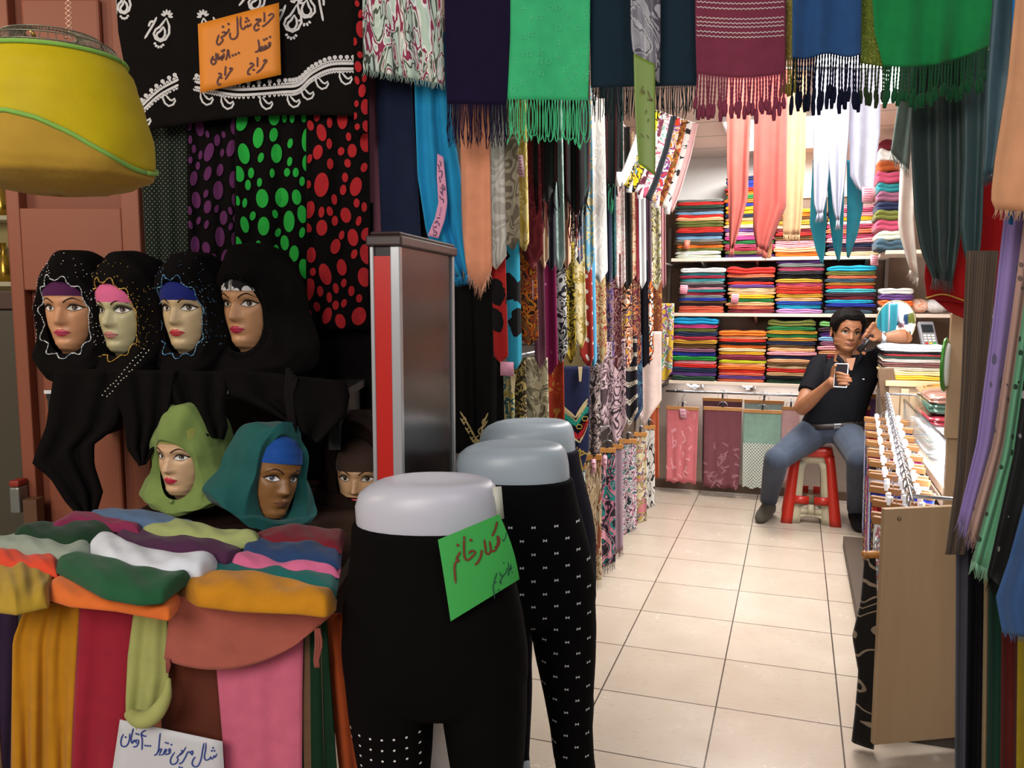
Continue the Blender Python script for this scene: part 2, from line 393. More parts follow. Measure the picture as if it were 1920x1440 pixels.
def hbox(g, x0, x1, d0, d1, z0, z1, mi=0, yref=560):
    """upright box squared to the stall's own front, between two photograph columns at depth d0"""
    a = atD(x0, yref, d0); b = atD(x1, yref, d0); w = (b - a).length; c = (a + b) / 2 + HD * (d1 - d0) / 2; c.z = (z0 + z1) / 2
    return g.box(c, (w, d1 - d0, z1 - z0), mi, AX)
g = G(); hbox(g, 262, 705, 2.56, 2.64, 0, 2.45); struct(g.make('wall_front', solid('2a1712', .8), smooth=False))
# terracotta door, shut, left of the stall
M_ter = solid('8a4b33', .55); M_ter2 = solid('7c4029', .6)
g = G(); hbox(g, 22, 268, 2.53, 2.57, 0, 2.5); door = struct(g.make('door_1', M_ter2, smooth=False))
g = G()
for x0, x1, z0, z1 in ((22, 46, 0, 2.5), (234, 268, 0, 2.5), (46, 234, 0, .2), (46, 234, 1.42, 1.66), (46, 234, 2.33, 2.5)): hbox(g, x0, x1, 2.49, 2.53, z0, z1)
g.make('frame', M_ter, door, smooth=False, bevel=.004)
g = G(); hbox(g, 70, 212, 2.51, 2.53, .3, 1.34); hbox(g, 70, 212, 2.51, 2.53, 1.75, 2.26); g.make('raised_panel', M_ter, door, smooth=False, bevel=.008)
g = G(); p = atD(36, 935, 2.46); g.box(p, (.03, .05, .08), 0, AX); g.box(p + UP * .05, (.03, .05, .02), 1, AX); g.make('furniture_bit', [solid('8b8b85', .4, .6), solid('8e2c1d', .5)], door, smooth=False, bevel=.006)  # small blocks added in place of a bit of furniture by the door
# glimpse of the next stall at the picture's left edge
g = G(); hbox(g, -60, 24, 2.75, 3.05, 0, 1.36); g2 = tag(g.make('cabinet', solid('4a4334', .6), smooth=False, bevel=.01), 'dull olive cabinet just left of the terracotta door', 'cabinet')
g = G(); hbox(g, -60, 24, 2.74, 3.06, 1.36, 1.42); g.make('counter_top', solid('4b332a', .5), g2, smooth=False, bevel=.004)
g = G(); hbox(g, -80, 40, 4.0, 4.05, 1.2, 2.6); rk = tag(g.make('display_rack', solid('b6a36a', .5), smooth=False), 'golden display rack in the next stall, seen past the door edge', 'rack')
for z in (1.45, 1.75, 2.05):
    g = G(); hbox(g, -80, 40, 3.85, 4.0, z, z + .02); g.make('shelf', solid('d9cfae', .4), rk, smooth=False)
struct(G().box((-2.2, 4.2, 1.4), (2.4, .08, 2.9)).make('wall_lane', solid('97875a', .8), org=(-2.2, 4.2, 0), smooth=False))
for i, (x, z) in enumerate(((2, 1.47), (12, 1.47), (4, 1.77), (14, 1.77))):
    p = atD(x, 560, 3.92); p.z = z; g = G()
    g.loft([[p + Vector((r * math.cos(q * PI / 4), r * math.sin(q * PI / 4), h)) for q in range(8)] for r, h in ((.03, 0), (.035, .05), (.02, .11), (.009, .14), (.014, .18))])
    tag(g.make('vase', solid('c49a3c', .25, .8)), ('golden vase on the %s shelf of the display rack, %s' % (('lower', 'upper')[i // 2], ('near its outer end', 'next to the terracotta door')[i % 2])), 'vase', 'golden vases in the next stall')

# ------------------------------------------------------------------ heads
FP = [(-.10, .045), (-.03, .03), (-.012, .05), (0, .076), (.012, .083), (.026, .080), (.04, .083), (.055, .083), (.065, .084), (.1, .085), (.118, .091), (.14, .092), (.165, .088), (.19, .074), (.21, .05), (.221, .022), (.226, .001)]
WP = [(-.10, .05), (-.03, .045), (-.012, .04), (0, .036), (.012, .043), (.03, .053), (.06, .063), (.1, .069), (.14, .072), (.17, .068), (.195, .055), (.212, .035), (.222, .015), (.226, .001)]
BP = [(-.10, .05), (-.03, .055), (.03, .075), (.1, .095), (.15, .1), (.19, .08), (.21, .055), (.226, .001)]
NP = [(.054, 0), (.060, .013), (.066, .024), (.075, .023), (.09, .015), (.105, .008), (.118, .003), (.125, 0)]
def ga(x, s): return math.exp(-(x / s) ** 2)
def head_pt(z, a, off=0., male=0):
    w = smooth_i(WP, z) + off; f = smooth_i(FP, z) + off; b = smooth_i(BP, z) + off
    if male and z < .06: w *= 1 + .14 * male * ga(z - .02, .03)
    s, c = math.sin(a), math.cos(a); x = w * math.copysign(abs(s) ** .92, s); y = -(f if c > 0 else b) * math.copysign(abs(c) ** .86, c)
    if c > 0 and not off:
        ax = abs(x); dy = smooth_i(NP, z) * (ga(x, .0085) + .38 * ga(ax - .0115, .005) * ga(z - .066, .007)) * (1 + .15 * male)
        dy -= .010 * ga(ax - .031, .015) * ga(z - .1, .010)
        dy += .004 * ga(ax - .040, .018) * ga(z - .075, .02)
        dy += .0065 * ga(x, .017) * (ga(z - .0435, .0045) + ga(z - .034, .005)) - .003 * ga(x, .015) * ga(z - .024, .004)
        dy += .003 * ga(ax - .03, .02) * ga(z - .118, .006)
        y -= dy * min(1, c * 2)
    return Vector((x, y, z))
def head_grid(T, z0=-.10, z1=.226, nu=64, nv=72, off=0., male=0):
    g = G(); g.grid(lambda u, v: T @ head_pt(z0 + (z1 - z0) * v, u * 2 * PI, off, male), nu, nv, closeu=True); return g
class Face:
    def __init__(s, T, male=0):
        s.T = T; g = G(); g.grid(lambda u, v: head_pt(-.1 + .326 * v, u * 2 * PI, 0, male), 64, 72, closeu=True)
        s.b = BVHTree.FromPolygons(g.V, g.F)
    def at(s, x, z, off=.0008):
        h = s.b.ray_cast(Vector((x, -.4, z)), Vector((0, 1, 0))); p = h[0] if h[0] else Vector((x, -.05, z)); return s.T @ (p - Vector((0, off, 0)))
    def patch(s, g, up, lo, mi=0, off=.0008, n=12):
        """area between two smooth curves on the face"""
        A = crom([(x, 0, z) for x, z in up], n); B = crom([(x, 0, z) for x, z in lo], n)
        V = []; m = 3
        for j in range(m + 1):
            for i in range(n + 1): p = A[i].lerp(B[i], j / m); V.append(s.at(p.x, p.z, off))
        g.add(V, [(j * (n + 1) + i, j * (n + 1) + i + 1, (j + 1) * (n + 1) + i + 1, (j + 1) * (n + 1) + i) for j in range(m) for i in range(n)], mi)
    def disc(s, g, cx, cz, r, mi, off): s.patch(g, [(cx - r, cz), (cx - r * .7, cz + r * .71), (cx, cz + r), (cx + r * .7, cz + r * .71), (cx + r, cz)], [(cx - r, cz), (cx - r * .7, cz - r * .71), (cx, cz - r), (cx + r * .7, cz - r * .71), (cx + r, cz)], mi, off)
def face_features(F, par, lip='b8324a', brow='3a2219', iris='4a3526', lid='2a1a16', shadow=None, male=0, gaze=0., arch=1.):
    for sx in (-1, 1):
        X = lambda v: sx * v
        g = G(); e = .0
        F.patch(g, [(X(.0150), .0980), (X(.0235), .1060), (X(.032), .1080), (X(.041), .1050), (X(.0485), .1005)], [(X(.0150), .0980), (X(.0235), .0945), (X(.032), .0932), (X(.041), .0957), (X(.0485), .1005)], 0, .0010)
        cx = X(.0315) + gaze
        F.disc(g, cx, .1008, .0064, 1, .0016); F.disc(g, cx, .1008, .0032, 2, .0022); F.disc(g, cx - .0018, .1025, .0011, 0, .0027)
        F.patch(g, [(X(.0135), .0976), (X(.0235), .1080), (X(.032), .1106), (X(.042), .1080), (X(.0535), .1022)], [(X(.0150), .0980), (X(.0235), .1048), (X(.032), .1066), (X(.041), .1038), (X(.0490), .0998)], 2, .0028)
        F.patch(g, [(X(.0150), .0980), (X(.0235), .0948), (X(.032), .0935), (X(.041), .0960), (X(.0490), .1005)], [(X(.0150), .0975), (X(.0235), .0938), (X(.032), .0924), (X(.041), .0950), (X(.0495), .1000)], 2, .0024, 8)
        if shadow: F.patch(g, [(X(.012), .104), (X(.024), .1125), (X(.034), .114), (X(.044), .1115), (X(.052), .106)], [(X(.0145), .0995), (X(.024), .1060), (X(.032), .1080), (X(.041), .1055), (X(.050), .1015)], 3, .0009)
        g.make('eye', [solid('8f8378' if male else 'e9e4dc', .3), solid(iris, .25), solid(lid, .5), solid(shadow or lid, .6)], par)
        g = G(); t = .0062 if male else .0026
        F.patch(g, [(X(.012), .1125 + t * .9), (X(.022), .1185 * 1 + t * 1.1 + .001 * arch), (X(.034), .1225 + t * .9 + .0015 * arch), (X(.044), .120 + t * .3), (X(.053), .1135)], [(X(.013), .1125 - t * .3), (X(.022), .1175 + .0008 * arch), (X(.034), .1213 + .0015 * arch), (X(.044), .1188), (X(.053), .113)], 0, .0012)
        g.make('eyebrow', fab(brow, .9), par)
    g = G()
    if male:
        F.patch(g, [(-.030, .0430), (-.014, .0432), (-.004, .0440), (0, .0432), (.004, .0440), (.014, .0436), (.030, .0445)], [(-.030, .0427), (-.014, .0398), (0, .0386), (.014, .0400), (.030, .0442)], 0, .0012, 16)
        F.patch(g, [(-.029, .0426), (-.012, .0396), (0, .0384), (.012, .0398), (.029, .0440)], [(-.027, .0420), (-.012, .0345), (0, .0325), (.012, .0350), (.027, .0434)], 0, .0012, 16)
        F.patch(g, [(-.031, .0434), (-.012, .0404), (0, .0392), (.012, .0406), (.031, .0449)], [(-.031, .0424), (-.012, .0392), (0, .0380), (.012, .0394), (.031, .0439)], 1, .0018, 12)
        g.make('lips', [solid(lip, .45), solid('3a1c18', .6)], par); return
    F.patch(g, [(-.023, .0395), (-.012, .0450), (-.004, .0482), (0, .0468), (.004, .0482), (.012, .0450), (.023, .0395)], [(-.023, .0393), (-.012, .0398), (-.004, .0392), (0, .0388), (.004, .0392), (.012, .0398), (.023, .0393)], 0, .0012, 16)
    F.patch(g, [(-.021, .0388), (-.010, .0392), (0, .0384), (.010, .0392), (.021, .0388)], [(-.021, .0385), (-.011, .0325), (0, .0298), (.011, .0325), (.021, .0385)], 0, .0012, 16)
    F.patch(g, [(-.0225, .0397), (-.010, .0399), (0, .0391), (.010, .0399), (.0225, .0397)], [(-.0225, .0389), (-.010, .0390), (0, .0382), (.010, .0390), (.0225, .0389)], 1, .0018, 12)
    g.make('lips', [solid(lip, .35), solid('4a1a1c', .6)], par)
def head_frame(px, py, d, yaw, roll=0., S=1., pitch=0.):
    """local head axes -> world: chin at the given photograph point"""
    p = atD(px, py, d)
    m = Matrix.Rotation(YAW + yaw, 4, 'Z') @ Matrix.Rotation(roll, 4, 'Y') @ Matrix.Rotation(pitch, 4, 'X')
    T0 = Matrix.Translation(p) @ m @ Matrix.Scale(S, 4) @ Matrix.Translation(Vector((0, .078, 0)))
    return T0
def hijab(T, zb, mat, par, ow=.057, oz=(-.014, .178), W=.1, top=.248, flare=.45, seed=0, wr=.004, back=.125, yo=0., ytop=-.093):
    r = random.Random(seed); ph = [r.uniform(0, 6) for _ in range(6)]
    zc = (oz[0] + oz[1]) / 2 + .005; oh = (oz[1] - oz[0]) / 2
    # ring: half width, top, bottom, depth at the top, depth at the sides, depth at the bottom
    RG = [(ow, oz[1], oz[0], ytop, -.054, -.072), (ow * 1.05, oz[1] + .006, oz[0] - .005, ytop - .007, -.059, -.080), (ow * 1.32, oz[1] + .036, oz[0] - .025, ytop + .002, -.066, -.090),
          (W * .97, top - .008, zb * .55 - .01, -.056, -.024, -.098), (W, top, zb, .012, .03, -.088), (W * .96, top - .015, zb, .07, .07, .04), (W * .6, top - .06, zb, back - .01, back - .01, back - .03), (.012, .10, zb * .2, back, back, back)]
    def fn(u, v):
        k = v * (len(RG) - 1); i = min(int(k), len(RG) - 2); t = k - i; A, B = RG[i], RG[i + 1]
        P = [a + (b - a) * t for a, b in zip(A, B)]
        a = u * 2 * PI; s, c = math.sin(a), math.cos(a); lo = max(0., -c)
        x = P[0] * math.copysign(abs(s) ** .9, s) * (1 + flare * lo ** .8 * min(1, v * 2.2))
        z = zc + ((P[1] - zc) * c if c > 0 else (P[2] - zc) * math.copysign(abs(c) ** .75, c) * -1)
        wgt = c * c; y = P[4] + ((P[3] if c > 0 else P[5]) - P[4]) * wgt + yo
        n = wr * min(1, v * 3) * (math.sin(9 * a + 5 * v + ph[0]) * .5 + math.sin(5 * a - 9 * v + ph[1]) + .7 * math.sin(15 * a + 12 * v + ph[2]) * lo)
        q = Vector((x, y, z)); d = Vector((s, -.5, c)).normalized(); return T @ (q + d * n)
    g = G(); g.grid(fn, 72, 42, closeu=True)
    o = g.make('headscarf', mat, par, sub=1); return o, fn
def cap(T, mat, par, z0=.127, name='underscarf_cap'):
    g = G(); g.grid(lambda u, v: T @ head_pt(z0 + (.2255 - z0) * v + (.004 * math.cos(u * 2 * PI) if v == 0 else 0), u * 2 * PI, .0022), 48, 16, closeu=True, uvs=(.45, .12)); return g.make(name, mat, par)
def beads(fn, hs, mats, n=210, scal=11, amp=.17, r0=.0019, seed=0, v0=.03):
    r = random.Random(seed); g = G()
    for i in range(n):
        u = i / n; v = v0 + amp * abs(math.sin(scal * PI * u)); g.sphere(fn(u, v) - HD * .003, r0 * r.uniform(.8, 1.2), 4, r.randrange(len(mats)))
    for i in range(n // 2):
        u = r.random(); u = u if not .32 < u < .68 else u * .5; v = r.uniform(.2, .42); g.sphere(fn(u, v) - HD * .003, r0 * .75, 4, r.randrange(len(mats)))
    o = g.make('beads', mats, hs); o['kind'] = 'stuff'; return o
def lace(fn, hs, mat, n=150, v0=.06):
    g = G()
    for k in range(3):
        pts = [fn((i / n) % 1, v0 + .05 * k + .035 * math.sin(i * 2 * PI * 22 / n * (1 + k * .5))) - HD * .002 for i in range(n + 1)]; g.tube(pts, .0016, 4)
    return g.make('lace_trim', mat, hs)
BLK = fab('0f0c0c', .92, .3); SHELF_D = 2.16
SHELF_Z = atD(300, 733, SHELF_D).z
def mannequin_head(lbl, px, py, d, yaw, skin, roll=0., S=1., grp=None, base_z=0., male=0, neck=True):
    T = head_frame(px, py, d, yaw, roll, S); b = T @ Vector((0, 0, 0)); o = empty('mannequin_head', (b.x, b.y, base_z), lbl, 'mannequin head', grp)
    head_grid(T, (base_z + .004 - b.z) / S if neck else -.1, male=male).make('head', skin, o); return o, T
def skin(h): return solid(h, .38, spec=.35)
GRP = 'mannequin heads in black headscarves on the shelf'
def black_head(i, lbl, px, py, d, yaw, sk, capmat, trim, lips, roll=0., shadow=None, gaze=0., S=1.06, flare=.35, ow=.057, iris='4a3526', capz=.127, oz=(-.014, .166), W=.100, seed=0):
    o, T = mannequin_head(lbl, px, py, d, yaw, skin(sk), roll, S, GRP, SHELF_Z)
    F = Face(T); face_features(F, o, lips, shadow=shadow, gaze=gaze, iris=iris)
    cap(T, capmat, o, capz)
    hs, fn = hijab(T, (SHELF_Z + .012 - (T @ Vector((0, 0, 0))).z) / S, BLK, o, ow=ow, oz=oz, flare=flare, seed=seed, W=W)
    if trim == 'lace': lace(fn, hs, fab('151212', .7))
    else: beads(fn, hs, [solid(h, .2, .4, emit=0) for h in trim], seed=seed)
    return o, hs, fn, T
H1 = black_head(1, 'mannequin head in black headscarf with purple cap and white bead loops', 119, 653, 2.2, -.06, 'c9916b', fab('4b1747', .8), ('d9dde0', '9fb1bb', 'ffffff'), 'b63653', seed=1)
H2 = black_head(2, 'mannequin head in black headscarf with pink cap and gold beads', 211, 657, 2.2, -.30, 'b7ad86', fab('d3638f', .8), ('c89a3a', 'e3bf63', 'a87d3a'), 'b5716a', seed=2, shadow='59624c', capz=.116)
H3 = black_head(3, 'mannequin head in black headscarf with royal blue cap and blue beads', 334, 653, 2.2, -.24, 'cbb088', fab('15206f', .8), ('5b93bf', '9cc4dc', '3d6d9e'), 'c23c40', seed=3, capz=.116)
m, nt, b_ = nodes('flower_cap'); H4CAP = pat('spots', ('17151a', 'dcd9d8'), 52, 46, .6, seed=3)
H4 = black_head(4, 'mannequin head in plain black headscarf with white flowered cap and lace edge', 447, 648, 2.2, -.36, 'c7936b', H4CAP, 'lace', 'bb2c4c', seed=4, flare=.95, oz=(-.016, .158), W=.106, S=1.1)
# loose ends hanging over the shelf edge belong to the headscarves
def loose(par, L, R_, d, seed, amp=.014, nf=2.5): return sheet('loose_end', L, R_, d - .022, BLK, amp, nf, seed, par, thick=.006)
loose(H1[1], [(104, 692), (88, 800), (62, 868), (96, 896), (124, 940), (150, 968)], [(246, 692), (218, 800), (176, 832), (176, 872), (192, 922), (178, 966)], 2.11, 1)
loose(H2[1], [(200, 694), (234, 790), (240, 842), (262, 874)], [(330, 694), (312, 790), (300, 822), (272, 870)], 2.10, 2)
loose(H3[1], [(296, 696), (335, 772), (357, 802), (388, 816)], [(430, 696), (420, 770), (426, 800), (418, 824)], 2.11, 3, .02)
loose(H4[1], [(420, 690), (430, 740), (500, 770), (545, 792)], [(650, 715), (656, 742), (650, 778), (596, 832)], 2.10, 4, .02)
g = G()
for k in range(4): g.tube([p for p in (atD(540 + k * 5, 690 + k * 6, 2.07), atD(536 + k * 4, 740, 2.07), atD(544 + k * 3, 800, 2.065), atD(547 + k * 1.5, 838, 2.07))], .006, 5)
q = atD(548, 838, 2.07); g.tube([q, q - UP * .02, q - UP * .055], [.003, .005, .006], 6)
g.make('tassel', fab('151212', .8), H4[1])
g = G(); fn = H2[2]
for i in range(16):
    for k in range(2): g.sphere(atD(270 - i * 5.2 + k * 9, 655 + i * 5.7 + (3 if k else 0) + rnd.uniform(-2, 2), 2.045), .0019, 4)
g.make('bead_row', solid('c8ccb8', .3), H2[1])
# the shelf under them
shelf = empty('wall_shelf', atD(340, 760, 2.3), 'black wall shelf with white edge under four black-veiled heads', 'shelf'); shelf.location.z = SHELF_Z - .03
g = G(); hbox(g, 76, 640, SHELF_D, 2.53, SHELF_Z - .022, SHELF_Z); g.make('board', solid('120f10', .5), shelf, smooth=False)
g = G(); hbox(g, 72, 644, SHELF_D - .004, SHELF_D, SHELF_Z - .007, SHELF_Z + .002); g.make('white_edging', solid('d8d8dc', .3), shelf, smooth=False)
for x in (78, 610):
    g = G(); hbox(g, x, x + 22, SHELF_D + .02, 2.53, SHELF_Z - .16, SHELF_Z - .022); g.make('bracket', solid('120f10', .5), shelf, smooth=False)

# heads standing on the table
TZ = .835
def table_head(lbl, px, py, d, yaw, sk, mat, lips, z, S=1.05, roll=0., capm=None, capz=.127, flare=1.1, seed=0, ow=.057, W=.1, top=.248, oz=(-.012, .172), iris='3a2a20', wr=.005, ytop=-.093):
    o, T = mannequin_head(lbl, px, py, d, yaw, skin(sk), roll, S, 'mannequin heads standing on the scarf table', z)
    face_features(Face(T), o, lips, iris=iris)
    if capm: cap(T, capm, o, capz)
    hs, fn = hijab(T, (z + .006 - (T @ Vector((0, 0, 0))).z) / S, mat, o, flare=flare, seed=seed, ow=ow, W=W, top=top, oz=oz, wr=wr, ytop=ytop); return o, hs, fn, T
L1 = table_head('mannequin head in pistachio green headscarf on the table', 322, 928, 2.05, -.34, 'd0a984', fab('75894a', .85), 'c02e47', TZ + .02, seed=11, flare=1.15, oz=(-.014, .142), W=.094, top=.245, S=.96, capm=fab('8b8f48', .8), capz=.134)
g = G(); q = L1[2](.5, .10); g.sphere(q - HD * .006, .006, 6); g.make('pin', fab('7f9150'), L1[1])
L2 = table_head('brown-faced mannequin head in teal headscarf with blue cap', 522, 973, 2.0, .85, '8f633a', fab('1b5553', .85), '7d5238', TZ + .02, roll=.2, capm=fab('1c4f9f', .8), capz=.135, seed=12, flare=1.2, W=.097, top=.242, oz=(-.012, .206), ytop=-.058, S=.98, iris='5b6480')
L3 = table_head('mannequin head in dark brown headscarf and cap beside the red panel', 668, 966, 2.22, -.12, 'd3a67c', fab('221713', .85), 'a92f3c', TZ + .02, capm=fab('43312a', .85), capz=.118, seed=13, flare=.55, W=.112, top=.285, oz=(-.012, .222), S=1.0, ow=.062)
g = G()
for sx in (-1, 1): g.grid(lambda u, v: L2[3] @ Vector((sx * (.004 + .062 * u * (1 - v * .55)), -.088 - .012 * math.sin(PI * u) - .01 * v, -.018 - .075 * v - .03 * u)), 8, 6)
g.make('collar', fab('1b5553', .85), L2[1], solidify=.003)

# ------------------------------------------------------------------ left front: shawls behind the heads
def merge_marks(o, g, mat):
    """printed marks joined into the cloth's own mesh"""
    import bmesh
    o.data.materials.append(mat); k = len(o.data.materials) - 1; bm = bmesh.new(); bm.from_mesh(o.data); c = wl(o)
    vs = [bm.verts.new(v - c) for v in g.V]
    for f in g.F:
        try: q = bm.faces.new([vs[i] for i in f]); q.material_index = k
        except ValueError: pass
    bm.to_mesh(o.data); bm.free()
INKW = fab('c9c6c6', .8)
def flat(d): return lambda x, y: atD(x, y, d)
def paisley(cx, cy, s, rot, flip=1):
    c, n = math.cos(rot), math.sin(rot)
    def T(P): return [(cx + s * (flip * x * c - y * n), cy + s * (flip * x * n + y * c)) for x, y in P]
    tear = [(.1, -1), (.42, -.5), (.5, 0), (.3, .42), (-.05, .52), (-.38, .3), (-.42, -.05), (-.2, -.3), (-.05, -.6), (.1, -1)]
    S = [T(tear), T([(x * .55, y * .55 + .12) for x, y in tear]), T([(-.5, -.9), (-.6, -.4), (-.75, .1), (-.9, .6)]), T([(-.62, -.6), (-.8, -.5), (-.85, -.2)])]
    S += [T([(.1 + .1 * math.cos(a), -1.1 + .1 * math.sin(a)), (.1 + .38 * math.cos(a), -1.15 + .38 * math.sin(a))]) for a in [-PI + PI * k / 5 for k in range(6)]]
    S += [T([(.05 + .2 * math.cos(a), .6 + .2 * math.sin(a)), (.05 + .36 * math.cos(a), .62 + .36 * math.sin(a))]) for a in [.3 + k * .6 for k in range(5)]]
    return S
o, row, row_ = sheet('black_shawl', [(214, -60), (222, 60), (240, 160), (258, 248)], [(668, -60), (668, 60), (670, 130), (672, 218)], 2.40, fab('120e0d', .9, .3), .0025, 4.5, 21, bot=lambda u: -14 * math.sin(PI * u), nu=60)
tag(o, 'black shawl with white paisley print hung above the spotted scarves', 'shawl')
g = G(); P = surf(row_)
S = paisley(302, 62, 30, .25) + paisley(392, 62, 30, -.25, -1) + paisley(548, 42, 34, .15) + paisley(576, 15, 36, .1, -1) + paisley(232, 12, 26, 0) + paisley(480, 5, 30, .4)
strokes(g, S, P, 4.2)
def border(pts, n, w=5):
    C = crom([(x, y, 0) for x, y in pts], 60)
    strokes(g, [[(p.x, p.y + 3) for p in C[::2]]], P, w, n=50); strokes(g, [[(p.x, p.y + 13) for p in C[::2]]], P, w, n=50)
    for i in range(n): p = C[int((i + .5) / n * 60)]; strokes(g, [[(p.x, p.y - 9)]], P, 5.5)
    for i in range(n * 2): p = C[int((i + .5) / n / 2 * 60)]; strokes(g, [[(p.x - 2.2, p.y), (p.x, p.y - 4.5), (p.x + 2.2, p.y)], [(p.x - 2.2, p.y + 16), (p.x, p.y + 20), (p.x + 2.2, p.y + 16)]], P, 2.6, n=4)
    for i in range(max(2, n // 4)):
        p = C[int((i + .6) / max(2, n // 4) * 60)]; x, y = p.x, p.y + 18
        strokes(g, [[(x - 8, y), (x - 7, y + 14), (x + 2, y + 24), (x + 13, y + 20), (x + 15, y + 10), (x + 8, y + 14), (x + 3, y + 10), (x - 4, y + 2)]], P, 3.6)
border([(252, 212), (270, 192), (300, 165), (335, 146)], 9, 4.5); border([(365, 150), (400, 158), (450, 165), (528, 160), (560, 156), (585, 134), (620, 118), (668, 116)], 30)
merge_marks(o, g, INKW)
# orange sale sign
def sign(name, lbl, corners, mat, S, ink, pw, conv, cat='sign', thick=.0012):
    q = [atD(*c) for c in corners]; g = G()
    def fn(u, v): return q[0] * (1 - u) * (1 - v) + q[1] * u * (1 - v) + q[2] * u * v + q[3] * (1 - u) * v
    g.grid(fn, 8, 8); o = g.make(name, mat, solidify=thick); tag(o, lbl, cat)
    g = G(); strokes(g, [[conv(*p) for p in s] for s in S], plane_place(q[0], q[1], q[3], .0022), pw, n=18)
    g.make('lettering', ink, o); return o, q
ORANGE = [[(1060, 240), (1110, 205), (1145, 232), (1090, 300), (1030, 360), (968, 402)], [(1000, 180), (1006, 260), (1000, 330)],
    [(905, 275), (872, 305), (935, 285), (945, 305), (880, 360), (850, 410), (872, 460), (932, 425)], [(915, 380)],
    [(800, 345), (797, 372), (772, 392), (757, 372), (748, 405), (722, 390), (700, 432), (662, 425), (645, 350), (650, 245)], [(737, 272)], [(726, 326)], [(765, 306)],
    [(595, 240), (601, 380), (600, 530), (552, 582), (502, 576), (485, 530), (495, 488)],
    [(470, 425), (466, 462), (440, 492), (405, 500)], [(466, 358)], [(362, 492), (400, 478), (432, 500), (390, 540), (352, 562), (382, 592), (368, 622), (322, 672), (290, 650), (300, 580), (325, 515)], [(382, 400)],
    [(910, 590), (926, 690), (918, 755), (862, 785)], [(920, 762), (958, 702), (986, 700), (968, 742), (925, 766), (1010, 742), (1035, 705), (1030, 672), (1006, 700), (1012, 738), (1060, 712), (1096, 662), (1086, 625), (1062, 660), (1092, 680), (1070, 716)], [(1000, 596)], [(1036, 578)], [(1090, 553)],
    [(530, 830)], [(572, 814)], [(618, 793)], [(424, 902), (445, 830), (460, 738)], [(460, 742), (475, 830), (487, 872)], [(395, 790), (392, 850), (365, 870), (354, 850), (380, 838), (376, 882), (350, 907)], [(370, 765)], [(401, 750)], [(350, 882), (330, 860), (315, 890), (305, 795)], [(275, 790), (281, 880), (270, 940), (232, 966), (205, 930), (215, 880), (240, 838)], [(245, 892)],
    [(985, 925), (1015, 895), (1036, 915), (1000, 960), (960, 1030), (882, 1098)], [(900, 855), (901, 930), (900, 1002)], [(780, 965), (812, 945), (842, 975), (800, 1010), (760, 1060), (760, 1112), (798, 1105)], [(842, 1045)],
    [(475, 1040), (500, 1020), (521, 1035), (480, 1090), (413, 1198)], [(425, 990), (416, 1080), (415, 1135)], [(310, 1110), (330, 1100), (357, 1115), (320, 1170), (300, 1230), (320, 1277), (352, 1250)], [(356, 1165)]]
sign('orange_sign', 'handwritten orange sale sign pinned on the black paisley shawl', [(371, 45, 2.375), (523, 5, 2.372), (527, 140, 2.372), (376, 174, 2.375)], solid('d98018', .6), ORANGE, solid('4a1010', .6), 3.3, lambda x, y: (370 + x * .125, y * .125))
# spotted scarves
def hang(name, lbl, L, R_, d, mat, amp=.01, nf=2., seed=0, cat='scarf', grp=None, **k):
    o, row, P0 = sheet(name, L, R_, d, mat, amp, nf, seed, **k); tag(o, lbl, cat, grp); return o, row, P0
GS = 'spotted scarves behind the heads'; F_SP = fab('0c0909', .9)
hang('spotted_scarf', 'black scarf with tiny pale green dots beside the terracotta door', [(258, 190), (274, 480), (280, 740)], [(356, 190), (356, 480), (356, 740)], 2.46, pat('grid', ('0e100d', '5f7a5a'), 95, 95, .18), .008, 2.5, 31, grp=GS)
o1, _, q1 = hang('spotted_scarf', 'black scarf with purple oval spots', [(350, 190), (352, 480), (354, 740)], [(446, 190), (446, 480), (446, 740)], 2.45, F_SP, .012, 2.5, 32, grp=GS)
o2, _, q2 = hang('spotted_scarf', 'black scarf with bright green oval spots', [(440, 180), (440, 480), (440, 740)], [(580, 180), (580, 480), (580, 740)], 2.44, F_SP, .014, 2.5, 33, grp=GS)
o3, _, q3 = hang('spotted_scarf', 'black scarf with red oval spots, ending behind the red panel', [(574, 190), (574, 480), (576, 618)], [(692, 190), (694, 400), (694, 618)], 2.43, F_SP, .012, 2.2, 34, grp=GS)
o4, _, q4 = hang('spotted_scarf', 'upper narrow edge of red spotted scarf beside the newsprint scarf', [(662, -60), (664, 250)], [(690, -60), (692, 250)], 2.385, F_SP, .004, 1., 35, grp=GS)
for o_, q_, bx_, c_, rx_, ry_, sd_ in ((o1, q1, (354, 236, 444, 500), '562150', 9, 17, 1), (o2, q2, (444, 216, 577, 520), '1f9e37', 11.5, 20, 2), (o3, q3, (577, 216, 689, 604), 'a31c22', 12.5, 20, 3), (o4, q4, (664, -20, 688, 240), 'a31c22', 10, 16, 4)):
    merge_marks(o_, ovals(q_, bx_, rx_, ry_, 4.0, sd_), fab(c_, .85))
hang('black_backcloth', 'plain black cloth hung below the red spotted scarf', [(560, 380), (560, 900)], [(700, 380), (700, 900)], 2.49, BLK, .012, 3, 36, cat='cloth')
hang('mauve_scarf', 'dusky mauve scarf strip beside the navy one above the red panel', [(684, 60), (688, 560)], [(706, 60), (722, 560)], 2.49, fab('7b4a58', .85), .004, 1, 37)
hang('navy_scarf', 'broad dark navy scarf hanging behind the brown-topped panel', [(700, 60), (722, 620)], [(766, 60), (800, 620)], 2.47, fab('141d36', .9), .004, 1, 38)
hang('gap_strip', 'black scarf in the gap between navy and bright blue scarves', [(764, 60), (790, 620)], [(800, 60), (830, 620)], 2.50, BLK, .006, 1, 39)  # shade of the gap built in as a black sheet
